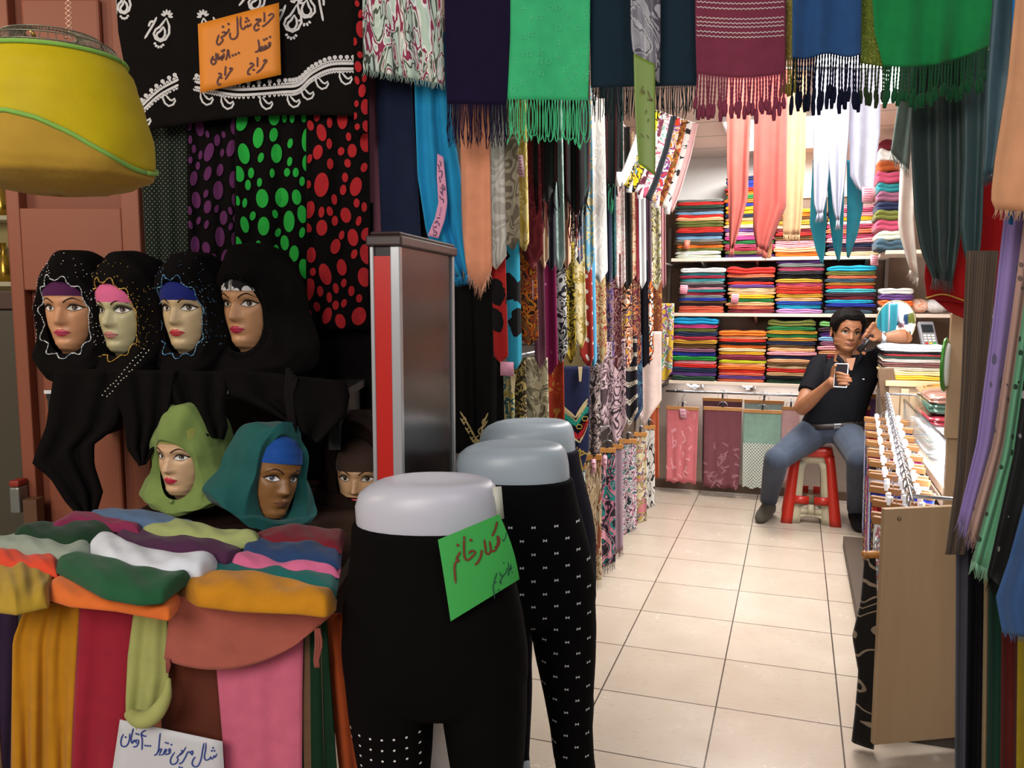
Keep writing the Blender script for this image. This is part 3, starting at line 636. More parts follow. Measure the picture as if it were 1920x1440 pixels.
o, row, _ = hang('blue_scarf', 'bright blue frayed scarf hanging behind the brown-topped panel', [(776, 60), (778, 200), (783, 330), (800, 440), (852, 520)], [(838, 60), (846, 220), (864, 330), (882, 515)], 2.44, fab('1786b8', .75), .018, 2.2, 40)
fringe(o, row, .03, 60, fab('1b92c6', .8), 'fray', .0012, 3)
o, row, _ = hang('newsprint_scarf', 'pale mint scarf with crimson and newsprint pattern, topmost beside the shawl', [(680, -60), (681, 130)], [(826, -60), (834, 158)], 2.36, pat('floral', ('b5cabc', 'c3d2c6', '4c5148', 'c9d3ca', '8c2f4f', 'dfe2df', 'b5cabc'), 26, 7, seed=2), .018, 3.5, 41)
fringe(o, row, .02, 90, fab('aec4b8', .8), 'fray', .001, 4)
o, row, P0 = sheet('pink_strip_sign', [(820, 288), (819, 330), (822, 380), (816, 408), (802, 442)], [(831, 294), (836, 340), (839, 380), (834, 412), (822, 447)], 2.405, solid('d58fae', .7), 0, 1, 1, thick=.001)
tag(o, 'narrow pink handwritten strip hanging on the bright blue scarf', 'sign')
g = G(); S = [[(285, 180), (310, 215), (300, 265)], [(262, 225), (285, 300), (275, 320)], [(265, 350), (325, 345), (320, 440), (305, 440)], [(280, 430), (300, 500), (290, 525)], [(340, 545), (330, 590), (360, 640), (375, 625), (350, 560)], [(290, 600), (345, 640), (320, 680), (345, 700)], [(290, 650), (345, 740)], [(285, 735), (315, 790), (345, 790), (350, 850)],
    [(312, 930)], [(305, 965)], [(298, 1000)], [(290, 1040)], [(240, 1080), (270, 1090), (300, 1082)], [(262, 1125), (235, 1150), (275, 1170), (280, 1220)], [(215, 1165)], [(230, 1150)], [(180, 1215), (215, 1240), (245, 1215)], [(180, 1250), (210, 1300), (240, 1310), (235, 1350), (205, 1370), (180, 1340)], [(205, 1318)]]
strokes(g, [[(790 + x * .1181, 280 + y * .1181) for x, y in s] for s in S], flat(2.4015), 1.5); g.make('lettering', solid('2b1f4a', .6), o)

# ------------------------------------------------------------------ tall divider panel
B_ = atD(750, 560, 1.75); C_ = atD(850, 560, 2.17); ex = (B_ - C_); ex.z = 0; wd = ex.length; ey = (C_ - B_).normalized(); ex = Vector((ey.y, -ey.x, 0))   # ex points into the shop
TOPZ = 1.535; A_ = B_ - ex * .063; base = (A_ + C_) / 2; base.z = 0
dv = empty('divider_panel', base, 'tall dark brown divider panel with red end and metal edges', 'divider panel')
AXP = (ex, ey, UP)
def pbox(g, x0, x1, y0, y1, z0, z1, mi=0): c = B_ + ex * ((x0 + x1) / 2) + ey * ((y0 + y1) / 2); c.z = (z0 + z1) / 2; return g.box(c, (x1 - x0, y1 - y0, z1 - z0), mi, AXP)
g = G(); pbox(g, -.058, -.003, .003, wd - .003, .0, TOPZ - .03); g.make('core', solid('1d1513', .24, spec=.55), dv, smooth=False)
g = G(); pbox(g, -.056, -.018, -.002, .004, .0, TOPZ - .05); g.make('red_face', solid('b81a12', .3), dv, smooth=False)
AL = solid('b4b5b8', .32, .55)
for x0, x1, y0, y1 in ((-.064, -.055, -.005, .012), (-.019, .002, -.005, .012), (-.012, .003, wd - .015, wd + .003), (-.064, -.055, wd - .015, wd + .003)):
    g = G(); pbox(g, x0, x1, y0, y1, 0, TOPZ - .03); g.make('edge_profile', AL, dv, smooth=False, bevel=.002)
g = G(); pbox(g, -.070, .009, -.012, wd + .01, TOPZ - .03, TOPZ - .008); pbox(g, -.062, .004, -.006, wd + .006, TOPZ - .008, TOPZ); g.make('top_cap', solid('35231f', .35), dv, smooth=False, bevel=.004)

# ------------------------------------------------------------------ caged bird cover hanging at top left
CD = 1.55; CX = 105
cc = atD(CX, 240, CD); cage = empty('bird_cage', (cc.x, cc.y, atD(CX, 366, CD).z), 'hanging bird cage wrapped in yellow cloth with green piping', 'bird cage')
MPX = CD / 1570
YC = [(66, 40), (74, 84), (90, 108), (116, 122), (150, 138), (200, 149), (260, 156), (312, 156), (332, 150), (346, 126), (358, 86), (367, 10)]
def cage_pt(y, a, off=0.):
    r = (smooth_i(YC, y) + off) * MPX; rr = 1.0
    if y > 180: rr += .05 * math.sin(a * 2 + .8) * min(1, (y - 180) / 80) + .018 * math.sin(a * 7 + y * .02) * min(1, (y - 240) / 60 if y > 240 else 0)
    sag = 0
    p = atD(CX, y + (sag if y < 366 else 0), CD); c = Vector((cc.x, cc.y, p.z)); return c + (HX * math.cos(a) + HD * math.sin(a)) * r * rr
def ysplit(a): return interp([(-1, 246), (-.65, 240), (0, 241), (.3, 252), (.6, 274), (1, 324)], math.cos(a))
g = G(); g.grid(lambda u, v: cage_pt(114 + (ysplit(u * 2 * PI) - 114) * v, u * 2 * PI, 0), 64, 16, closeu=True); g.make('upper_cover', fab('d2b90e', .55, .10, trans=.25), cage, solidify=.002)
g = G(); g.grid(lambda u, v: cage_pt(ysplit(u * 2 * PI) + (366.9 - ysplit(u * 2 * PI)) * v, u * 2 * PI, 1 + 5 * math.sin(PI * min(1, v * 1.6)) * .5), 64, 22, closeu=True); g.make('lower_cover', fab('a5822c', .85, .3, scale=9, bump=(30, .5)), cage, solidify=.002)
PIP = fab('7fae4c', .8)
g = G(); g.tube([cage_pt(ysplit(a), a, 3) for a in [i * 2 * PI / 64 for i in range(65)]], .0042, 6); g.make('piping', PIP, cage)
g = G(); g.tube([cage_pt(115, a, 2) for a in [i * 2 * PI / 64 for i in range(65)]], .0042, 6); g.make('piping', PIP, cage)
g = G()
for i in range(56):
    a = i * 2 * PI / 56; g.tube([cage_pt(y, a, -2) for y in (67, 72, 80, 92, 104, 116, 150, 200, 250)], .0007, 4)
for y in (68, 74, 90, 106, 150, 205): g.tube([cage_pt(y, a * 2 * PI / 48, -2) for a in range(49)], .0012, 4)
g.make('wire_frame', solid('8f8a78', .4, .6), cage)
g = G(); p = atD(215, 215, CD - .03); g.loft([[p + HX * (r * math.cos(q * PI / 4)) + HD * (.6 * r * math.sin(q * PI / 4)) + UP * h for q in range(8)] for r, h in ((.012, -.03), (.018, -.028), (.018, .02), (.008, .032))]); g.make('feeder', solid('c8b83a', .5), cage)
g = G(); p = atD(130, 72, CD); q = atD(126, -80, CD); cp = atD(CX, 66, CD)
for k in range(2): g.tube([cp.lerp(p, .6)] + [p.lerp(q, t / 16) + HX * (.006 * (-1) ** t * (1 if k else -1)) for t in range(17)], .0012, 4)
g.make('chain', solid('b08a78', .3, .8), cage)
g = G(); p = atD(64, 68, CD); g.tube([p, p + UP * .008 + HX * -.004, p + UP * .016 + HX * -.008], [.004, .003, .001], 5); g.make('hook', solid('c9a24a', .3, .8), cage)

# ------------------------------------------------------------------ scarf table at the front left
tb = empty('display_table', atD(300, 900, 1.8), 'display table covered by rows of coloured folded scarves', 'table'); tb.location.z = 0
g = G(); hbox(g, -60, 596, 1.545, 2.50, TZ - .035, TZ - .004); g.make('tabletop', wood('33211a', '2a1b15'), tb, smooth=False)
for x, d in ((-40, 1.56), (580, 1.56), (60, 2.45), (410, 2.45)):
    g = G(); p = atD(x, 900, d); g.box((p.x, p.y, (TZ - .035) / 2), (.04, .04, TZ - .035), 0, AX); g.make('leg', wood('6a4a33', '5a3e2b'), tb, smooth=False)
def pillow(lbl, colr, top, bot, z, th=.024, seed=0):
    r = random.Random(seed); ph = [r.uniform(0, 6) for _ in range(4)]; A = [along(top, i / 36) for i in range(37)]; B = [along(bot, i / 36) for i in range(37)]
    def P(u, v):
        i = round(u * 36); a, b = A[i], B[i]; return atZ(a[0] + (b[0] - a[0]) * v, a[1] + (b[1] - a[1]) * v, z)
    def fn(u, v):
        if v > .5: return P(u, (1 - v) * 2) - UP * .002
        t = v * 2; p = P(u, t); e = max(0, 1 - abs(2 * u - 1) ** 9) ** .5; h = th * max(0, 1 - abs(2 * t - 1) ** 3.2) ** .55
        wv = 1 + .16 * math.sin(3.2 * u * PI + ph[0] + 2.6 * t) + .06 * math.sin(8 * u * PI + ph[1] - 5.5 * t) + .035 * math.sin(17 * u + 11 * t + ph[2]); return p + UP * (h * wv * e)
    g = G(); g.grid(fn, 36, 28); o = g.make('folded_scarf', fab(colr, .88), sub=1); tag(o, lbl, 'scarf', 'folded scarves laid in rows on the table'); return o
T_ = 'folded %s scarf on the table, %s'
for i, (c, n, w, top, bot, k, th) in enumerate([
    ('4f6686', 'slate blue', 'beneath the pistachio-veiled head', [(165, 966), (220, 960), (300, 972), (370, 985)], [(172, 972), (240, 986), (300, 996), (368, 1002)], 5.6, .02),
    ('7d2348', 'magenta', 'behind the dark green one', [(95, 990), (140, 968), (200, 978), (268, 992)], [(97, 996), (150, 990), (200, 996), (262, 1004)], 5.2, .02),
    ('173420', 'dark forest green', 'behind the grey-green one', [(22, 1012), (60, 994), (135, 984), (220, 998)], [(30, 1014), (80, 1024), (140, 1028), (215, 1010)], 4.2, .026),
    ('9aa368', 'pale pistachio', 'crumpled in front of the teal-veiled head', [(262, 1000), (318, 985), (400, 1006), (492, 1012)], [(262, 1006), (330, 1024), (420, 1032), (490, 1026)], 4.4, .03),
    ('6d1525', 'dark crimson', 'in front of the brown-veiled head', [(478, 1004), (540, 990), (650, 998)], [(480, 1024), (560, 1032), (640, 1040)], 4.3, .02),
    ('8d978a', 'grey-green', 'above the red-orange one', [(-20, 1018), (30, 1010), (100, 1020), (175, 1022)], [(-20, 1036), (80, 1052), (130, 1057), (172, 1040)], 3.0, .026),
    ('45203f', 'plum purple', 'between the white and pistachio ones', [(208, 1000), (260, 1003), (330, 1016), (458, 1028)], [(215, 1012), (245, 1040), (340, 1050), (425, 1060), (455, 1046)], 3.5, .028),
    ('203a62', 'navy blue', 'above the pink one', [(452, 1028), (500, 1020), (560, 1028), (642, 1036)], [(455, 1044), (520, 1062), (580, 1068), (638, 1068)], 3.4, .026),
    ('d1452a', 'red-orange', 'between the grey-green and olive ones', [(-20, 1040), (50, 1046), (112, 1056)], [(-20, 1064), (50, 1080), (110, 1084)], 2.0, .024),
    ('d4d8e2', 'white', 'rolled out over the green one', [(168, 1010), (190, 1001), (212, 1006), (240, 1034), (300, 1044), (412, 1060)], [(164, 1032), (185, 1062), (212, 1078), (300, 1090), (375, 1086), (408, 1066)], 3.1, .03),
    ('c9628a', 'rose pink', 'between the navy and teal ones', [(426, 1060), (470, 1046), (500, 1049), (560, 1063), (640, 1062)], [(430, 1068), (480, 1080), (540, 1088), (600, 1084), (636, 1084)], 2.4, .024),
    ('1c5132', 'bottle green', 'wrinkled under the white one', [(104, 1060), (145, 1044), (185, 1048), (250, 1076), (362, 1086)], [(106, 1074), (160, 1106), (195, 1126), (262, 1138), (305, 1134), (352, 1094)], 2.9, .03),
    ('155a58', 'dark teal', 'between the pink and mustard ones', [(388, 1068), (420, 1060), (520, 1076), (636, 1084)], [(392, 1086), (440, 1098), (540, 1104), (600, 1114), (630, 1122)], 1.5, .026),
    ('a8882c', 'olive gold', 'hanging over the front edge of the table', [(-20, 1066), (40, 1070), (106, 1086)], [(-20, 1150), (30, 1157), (90, 1142)], .4, .036),
    ('d4692a', 'orange', 'on the front edge under the bottle green one', [(86, 1100), (115, 1086), (180, 1100), (260, 1128), (342, 1120)], [(90, 1126), (130, 1140), (220, 1148), (318, 1166), (334, 1144)], .5, .024),
    ('b87a12', 'mustard', 'along the front edge above the salmon drape', [(330, 1100), (365, 1084), (440, 1090), (520, 1097), (632, 1124)], [(334, 1116), (370, 1140), (450, 1150), (560, 1154), (612, 1160), (630, 1144)], .8, .036)]):
    pillow(T_ % (n, w), c, top, bot, TZ + .012 * k, th, 60 + i)
GF = 'scarves hanging down the table front'
def front(lbl, c, L, R_, d=1.52, amp=.01, nf=2., seed=0, **k): return hang('hanging_scarf', lbl, L, R_, d, fab(c, .88), amp, nf, seed, grp=GF, **k)
front('dark purple scarf at the picture\'s left edge, hanging down the table front', '2a1832', [(-60, 1120), (-60, 1560)], [(36, 1120), (16, 1560)], 1.55, .01, 2, 71)
front('mustard yellow pleated scarf hanging below the olive gold one', 'b57a10', [(50, 1130), (24, 1200), (20, 1560)], [(152, 1130), (136, 1400), (130, 1560)], 1.535, .014, 3.4, 72)
front('crimson scarf hanging between the mustard and pistachio scarves', '971f30', [(150, 1132), (140, 1300), (128, 1560)], [(254, 1140), (238, 1340), (232, 1560)], 1.53, .008, 1.6, 73)
o, row, _ = front('pistachio scarf with knotted end hanging over the white sign', 'a3a662', [(252, 1140), (240, 1230), (236, 1310), (236, 1340), (256, 1368)], [(314, 1150), (314, 1230), (316, 1270), (308, 1320), (286, 1362)], 1.51, .010, 1.6, 74)
g = G(); p0 = atD(262, 1352, 1.49); g.tube(crom([atD(238, 1335, 1.50), atD(262, 1350, 1.482), atD(290, 1340, 1.478), atD(312, 1305, 1.487), atD(316, 1270, 1.50)], 14), [.006 + .012 * math.sin(PI * min(1, t / 14 + .1)) for t in range(15)], 8); g.make('knot', fab('a3a662', .88), o, sub=1)
front('brown scarf hanging beneath the salmon drape', '5c2a1a', [(312, 1150), (304, 1300), (300, 1560)], [(410, 1160), (424, 1300), (436, 1560)], 1.545, .008, 1.6, 75)
front('pink scarf hanging beneath the salmon drape', 'c9637d', [(398, 1160), (410, 1300), (432, 1560)], [(570, 1160), (567, 1300), (566, 1560)], 1.535, .006, 2.2, 76)
front('dark green scarf hanging between the pink and rust scarves', '17301f', [(566, 1160), (566, 1560)], [(612, 1160), (628, 1400), (640, 1560)], 1.54, .008, 1.5, 77)
front('rust orange scarf hanging at the table\'s end beside the mannequin', '9c431a', [(606, 1150), (626, 1350), (648, 1560)], [(650, 1150), (672, 1350), (690, 1560)], 1.56, .008, 1.3, 78)
o, row, _ = hang('draped_scarf', 'large salmon scarf draped in a curve over the table front', [(336, 1118), (318, 1150), (308, 1235)], [(628, 1148), (596, 1176), (566, 1200)], 1.49, fab('a5584a', .85), .004, 1.2, 79, bot=lambda u: 36 * math.sin(PI * u) ** .8, grp=GF, nu=30)
g = G()
for k in range(3): p = atD(592 + k * 3, 1178, 1.48); g.tube(crom([p, p - UP * .03 + HX * .002 * k, p - UP * .06 - HX * .003, p - UP * .075 - HX * .002], 8), .0028, 5)
g.make('braided_fringe', fab('8d4a40', .85), o); g = G()
p = atD(312, 1236, 1.485)
for k in range(3): g.tube([p + HX * .002 * k, p - UP * .012 + HX * .003 * k, p - UP * .026 + HX * .001 * k], .002, 5)
g.make('braided_fringe', fab('8d4a40', .85), o)
WHITE_S = [[(300, 320), (296, 430), (260, 520), (205, 550), (155, 520), (155, 420), (195, 330)], [(230, 385)], [(365, 235), (340, 330), (325, 430), (345, 490), (378, 430)], [(370, 470), (400, 440), (445, 440), (452, 480), (420, 540), (358, 556)], [(400, 448), (420, 496)], [(415, 328)], [(452, 340)],
    [(495, 320), (516, 450), (510, 605)], [(580, 270), (530, 290), (500, 330), (550, 368), (592, 366)], [(568, 530)], [(610, 535)], [(652, 536)],
    [(825, 315), (810, 450), (795, 600), (760, 680), (718, 696)], [(790, 650), (830, 580), (852, 602), (800, 690), (880, 682), (902, 602), (932, 590), (920, 640), (890, 672), (960, 682), (1002, 612), (985, 580), (960, 620), (1000, 642), (958, 686)], [(920, 480)], [(957, 492)], [(1016, 515)],
    [(1075, 640), (1010, 740), (1000, 820), (1040, 856), (1100, 830), (1132, 770), (1112, 730), (1160, 690), (1205, 655), (1270, 550)], [(1180, 610), (1216, 640), (1160, 672)], [(1140, 846), (1200, 820), (1260, 720), (1300, 640), (1340, 652), (1372, 690), (1382, 625), (1340, 640)], [(1155, 900)], [(1195, 910)],
    [(1575, 480), (1550, 620), (1520, 780), (1470, 880), (1410, 892), (1370, 840), (1395, 760), (1430, 725)], [(1610, 480), (1600, 620), (1580, 730), (1610, 782), (1670, 760), (1690, 720), (1702, 762), (1740, 735), (1747, 700), (1770, 732), (1796, 665)], [(1730, 570)], [(1710, 620)], [(1755, 620)]]
sign('white_sign', 'white handwritten price sign at the bottom, hung from the knotted pistachio scarf', [(225, 1349, 1.505), (417, 1390, 1.505), (424, 1500, 1.505), (204, 1490, 1.505)], solid('c9c8cc', .6), WHITE_S, solid('1f3b8a', .5), 2.5, lambda x, y: (210 + x * .10937, 1340 + y * .10937))

# ------------------------------------------------------------------ leg mannequins
def marks_mat(base, mark, sx, sz, kind, z_hi, rad):
    m, nt, b = nodes('leggings'); t = nd(nt, 'ShaderNodeTexCoord'); sp = nd(nt, 'ShaderNodeSeparateXYZ'); nt.links.new(t.outputs['Object'], sp.inputs[0])
    ax = math_n(nt, 'ADD', math_n(nt, 'MULTIPLY', sp.outputs[0], HX.x), math_n(nt, 'MULTIPLY', sp.outputs[1], HX.y)); z = sp.outputs[2]
    vz = math_n(nt, 'DIVIDE', z, sz); row = math_n(nt, 'FLOOR', vz); u = math_n(nt, 'SUBTRACT', math_n(nt, 'FRACT', math_n(nt, 'ADD', math_n(nt, 'DIVIDE', ax, sx), math_n(nt, 'MULTIPLY', row, .5 if kind == 'bow' else .0))), .5)
    v = math_n(nt, 'SUBTRACT', math_n(nt, 'FRACT', vz), .5); U_ = math_n(nt, 'MULTIPLY', math_n(nt, 'ABSOLUTE', u), sx); V_ = math_n(nt, 'MULTIPLY', math_n(nt, 'ABSOLUTE', v), sz)
    if kind == 'bow': f = math_n(nt, 'MULTIPLY', math_n(nt, 'LESS_THAN', U_, rad), math_n(nt, 'LESS_THAN', V_, math_n(nt, 'ADD', math_n(nt, 'MULTIPLY', U_, .6), .0008)))
    else: f = math_n(nt, 'LESS_THAN', math_n(nt, 'ADD', math_n(nt, 'MULTIPLY', U_, U_), math_n(nt, 'MULTIPLY', V_, V_)), rad * rad)
    f = math_n(nt, 'MULTIPLY', f, math_n(nt, 'LESS_THAN', z, z_hi))
    if kind == 'dot': f = math_n(nt, 'MULTIPLY', f, math_n(nt, 'LESS_THAN', ax, .022))
    finish(nt, b, mixc(nt, f, lin(base), lin(mark)), .85, bump=(500, .08), sheen=0, spec=.06); return m
def leg_mannequin(lbl, px, d, yaw, ztop, lean, mat, matw, flip=1, spread=.088):
    o_ = atD(px, 900, d); o_.z = 0; R3 = Matrix.Rotation(YAW + yaw, 3, 'Z'); e = empty('leg_mannequin', o_, lbl, 'mannequin', 'leg mannequins at the shop mouth')
    s = ztop / 1.07
    def ring(z, rx, ry, cx=0, cy=0, n=32, tilt=0): return [o_ + R3 @ Vector((cx + lean * (1.07 - z) + rx * math.copysign(abs(math.cos(q)) ** .92, math.cos(q)), cy + ry * math.sin(q), 0)) + UP * (s * (z + tilt * math.cos(q))) for q in [2 * PI * i / n for i in range(n)]]
    g = G(); g.loft([ring(.95, .130, .085), ring(.975, .1325, .088), ring(1.02, .133, .090), ring(1.042, .128, .086, .003), ring(1.056, .117, .080, .010), ring(1.065, .103, .071, .016), ring(1.0695, .088, .060, .019), ring(1.067, .072, .048, .02), ring(1.065, .02, .013, .02)])
    g.make('hip_form', matw, e)
    g = G(); g.loft([ring(.988, .1415, .097), ring(.93, .147, .101), ring(.88, .157, .106), ring(.82, .168, .113), ring(.75, .175, .118), ring(.70, .174, .114), ring(.655, .160, .098), ring(.635, .12, .07)])
    for sx in (-1, 1):
        cx = lambda z: sx * (spread + .004 * (z < .3)); g.loft([ring(z, rx, ry, cx(z), cy) for z, rx, ry, cy in ((.76, .078, .095, 0), (.70, .083, .098, 0), (.62, .080, .092, 0), (.54, .072, .082, 0), (.45, .060, .068, -.003), (.37, .052, .058, -.006), (.30, .050, .058, .004), (.23, .048, .056, .01), (.15, .038, .044, .008), (.09, .030, .036, .004), (.06, .030, .036, .002))])
    lg = g.make('leggings', mat, e, remesh=.006)
    for sx in (-1, 1):
        c = spread + .004; g = G(); g.loft([ring(z, rx, ry, sx * c, cy) for z, rx, ry, cy in ((.09, .026, .032, .003), (.05, .030, .05, -.012), (.02, .036, .085, -.035), (.001, .034, .082, -.035))]); g.make('foot', matw, e)
    return e
M_white = solid('b9b8c4', .38, spec=.5); M_white2 = solid('9aa6b0', .38, spec=.5)
leg_mannequin('leg mannequin in black leggings wearing the green sign, nearest to the table', 799, 1.5, -.05, 1.07, .04, marks_mat('0a0808', 'd8d4d0', .0215, .0215, 'dot', .62, .0022), M_white)
leg_mannequin('leg mannequin in black leggings dotted with small white bows', 957, 1.93, -.05, 1.06, .085, marks_mat('0a090a', 'c4c4c8', .052, .030, 'bow', .90, .0045), M_white2)
leg_mannequin('rear leg mannequin in dark navy leggings with greyish waist', 986, 2.28, .15, 1.06, .075, fab('12121c', .8), M_white2)
def hipd(x): off = (x - 806) * .000955; return 1.5 - .122 * math.sqrt(max(.02, 1 - (off / .182) ** 2)) - .008
GREEN = [[(345, 550), (320, 600), (300, 640), (332, 660), (290, 682), (275, 760), (290, 942)], [(315, 472)], [(395, 380), (390, 500), (400, 622), (432, 656), (482, 622), (532, 560), (482, 540), (448, 582)], [(378, 378), (408, 372)], [(475, 410)], [(610, 530), (600, 602), (570, 670), (528, 717)], [(640, 400), (655, 500), (662, 562), (692, 580), (722, 540), (705, 420)], [(722, 540), (762, 545), (792, 510), (770, 490)], [(738, 362), (775, 280), (800, 180)], [(800, 355), (826, 400), (820, 462), (790, 500), (810, 430), (800, 355)]]
GREEN2 = [[(910, 320), (905, 370), (880, 425), (862, 395)], [(800, 810), (785, 850), (760, 930), (790, 920), (750, 962), (760, 1050), (770, 1132)], [(830, 800), (850, 852), (882, 840), (840, 900), (850, 950), (825, 910)], [(880, 842), (915, 800), (920, 750)], [(935, 670), (945, 800), (935, 852)], [(930, 520), (942, 602)], [(970, 700), (960, 780), (982, 740)], [(880, 690)], [(808, 1030)], [(825, 1015)], [(985, 805)], [(958, 580)]]
g = G(); ca, cb, cc_, cd = (821, 1012), (936, 964), (974, 1086), (845, 1165)
def gs(u, v):
    x = ca[0] * (1 - u) * (1 - v) + cb[0] * u * (1 - v) + cc_[0] * u * v + cd[0] * (1 - u) * v; y = ca[1] * (1 - u) * (1 - v) + cb[1] * u * (1 - v) + cc_[1] * u * v + cd[1] * (1 - u) * v
    y += 5 * math.sin(PI * v) * (u - .5); return atD(x + 6 * math.sin(PI * v) * u, y, hipd(x))
g.grid(gs, 48, 12); sg = tag(g.make('green_sign', solid('36a048', .6)), 'green handwritten sign on the hip of the nearest leg mannequin', 'sign')
cv = lambda x, y: (810 + x * .15284, 950 + y * .15284); pl = lambda x, y: atD(x, y, hipd(x) - .0035)
g = G(); strokes(g, [[cv(*p) for p in s] for s in GREEN], pl, 3.9, n=18); strokes(g, [[cv(*p) for p in s] for s in GREEN2], pl, 1.8, 1, n=12); g.make('lettering', [solid('6f2f16', .6), solid('143f3a', .6)], sg)
g = G(); q = [atD(923, 913, 1.47), atD(940, 912, 1.475), atD(945, 972, 1.475), atD(929, 976, 1.47)]; g.add(q, [(0, 3, 2, 1)]); tg = tag(g.make('price_tag', solid('b9b8ac', .6), solidify=.002), 'pale card tag on the right side of the nearest mannequin', 'tag')

# ------------------------------------------------------------------ scarves along the left wall of the shop
def wall_strip(lbl, x0, x1, yb, mat, X, zt, tip=16, tp=.5, lean=8, seed=0, amp=.008, nf=1.6, grp=None, y_top=None, rot=None, cat='scarf', name='hanging_scarf', sb=1.0):
    xm = (x0 + x1) / 2; p = atX(xm, 560, X); d = max(depth(p), 2.43 + max(0, XA - X) * 3); p = atD(xm, 560, d); yt = y_top if y_top is not None else ypx(Vector((p.x, p.y, zt)))
    r = random.Random(seed); rt = r.uniform(-.22, .12) if rot is None else rot
    s2 = (x1 - x0) / 2 * (1 - sb)
    L = [(x0 - lean, yt), (x0 - lean * .4, yt + (yb - yt) * .55), (x0 + s2, yb - tip)]; R_ = [(x1 - lean, yt), (x1 - lean * .4, yt + (yb - yt) * .55), (x1 - s2, yb - tip)]
    bt = (lambda u: tip * max(0, 1 - abs(u - tp) / (tp if u < tp else 1 - tp + 1e-6))) if tip else None
    o, row, P0 = sheet(name, L, R_, d, mat, amp, nf, seed, bot=bt, rot=rt, nv=22, nu=14); tag(o, lbl, cat, grp); return o, row, d
F = fab
XA, XB, XCc, XD = -.78, -.80, -.825, -.855
GA = 'scarves on the upper rail of the side wall'; GB = 'scarves on the middle rail of the side wall'; GC = 'scarves on the lower rail of the side wall'; GD = 'shawls on wooden clip hangers along the side wall'
# upper rail: label, columns, lowest row, cloth
UP_ = [
 ('peach frayed scarf beside the bright blue one, on the upper rail', 866, 924, 545, F('d58d6c', .8), 46, .62, 8),
 ('pale grey paisley scarf with pink end beside the peach one', 910, 950, 506, pat('brocade', ('a9a49c', 'c0bdb4'), 14, 10, .1, seed=1), 26, .5, 8),
 ('olive grey brocade scarf beside the pale paisley one', 940, 976, 470, pat('brocade', ('5f5546', '8a806e'), 16, 12, .0, seed=2), 24, .6, 10),
 ('narrow yellow brocade scarf behind the pink price card', 966, 992, 472, pat('brocade', ('c6a94c', 'e2cf8a'), 20, 14, .2, seed=3), 20, .7, 10),
 ('dark red damask scarf hanging right of the pink price card', 980, 1018, 506, pat('brocade', ('641b22', '7c2a30'), 16, 12, .2, seed=4), 30, .5, 10),
 ('narrow cream scarf showing beside the dark red damask', 1012, 1028, 505, F('d9c0a0'), 22, .5, 6),
 ('narrow charcoal scarf between the cream and mint ones', 1026, 1042, 508, F('2b2a35'), 14, .5, 5),
 ('mint green scarf with creased sheen under the black tartan shawl', 1036, 1060, 508, pat('brocade', ('8fa9a3', 'a8beb8'), 20, 9, .3, seed=5), 24, .6, 8),
 ('pale peach scarf with pointed end beside the mint one', 1056, 1070, 508, F('dca98b'), 20, .5, 5),
 ('cream scarf with black zigzag figures', 1067, 1083, 498, pat('floral', ('d9cfc0', '2b2622', 'd9cfc0'), 50, 40, seed=6), 18, .5, 5),
 ('dusty blue scarf with small pink figures', 1080, 1093, 496, pat('floral', ('5e7b93', 'b98a86', '5e7b93', '6f8aa0'), 50, 40, seed=7), 12, .5, 5),
 ('light blue paisley scarf with golden point', 1090, 1114, 514, pat('brocade', ('5d93ad', 'b6a77c'), 22, 14, .3, seed=8), 26, .5, 5),
 ('broad white brocade scarf hanging in two folds on the upper rail', 1105, 1139, 532, pat('brocade', ('cfcac4', 'e6e3de'), 24, 10, .2, seed=9), 24, .6, 6),
 ('narrow dark navy scarf beside the broad white brocade', 1136, 1147, 532, F('1d2236'), 12, .5, 4),
 ('narrow dark teal scarf with glittering edge', 1145, 1156, 526, pat('brocade', ('1e4245', '2e5a5c'), 30, 14, .2, seed=10), 12, .5, 4),
 ('white scarf with faint rose sprigs', 1152, 1173, 545, pat('floral', ('dcd0cc', 'cfa3a0', 'dcd0cc', 'e4dcd8'), 40, 30, seed=11), 18, .5, 4),
 ('charcoal scarf beside the rose-sprigged white one', 1166, 1185, 545, F('2a2927'), 16, .5, 4),
 ('cream scarf with fine rust flowers', 1179, 1192, 528, pat('floral', ('d8bf9f', 'a65b44', 'd8bf9f', 'cbb08e'), 55, 50, seed=12), 12, .5, 3),
 ('narrow crimson scarf on the upper rail', 1188, 1199, 530, F('6d1a25'), 10, .5, 3),
 ('white scarf with pale blue streaks', 1196, 1212, 542, pat('stripe_v', ('d9dbdc', 'a9c0cf', 'e6e6e4'), 60, 1, seed=13), 16, .5, 3),
 ('plum grey scarf near the far end of the upper rail', 1209, 1222, 536, F('57434f'), 12, .5, 3),
 ('pale yellow scarf with black line print at the rail end', 1218, 1240, 546, pat('floral', ('cfc9a6', 'dcd8c2', '3b3a36', 'c5b96a', 'd5d0b4'), 45, 22, seed=14), 22, .6, 3),
 ('narrow rose scarf, last on the upper rail before the shelves', 1238, 1249, 540, F('a8787c'), 6, .5, 2)]
for i, (l, x0, x1, yb, m_, tip, tp, lean) in enumerate(UP_): 
    o, row, d_ = wall_strip(l, x0, x1, yb, m_, XA + .004 * (i % 3), 2.2, tip, tp, lean, 100 + i, grp=GA)
    if i == 0: fringe(o, row, .035, 44, F('d9a083', .8), 'fray', .0012, 6)
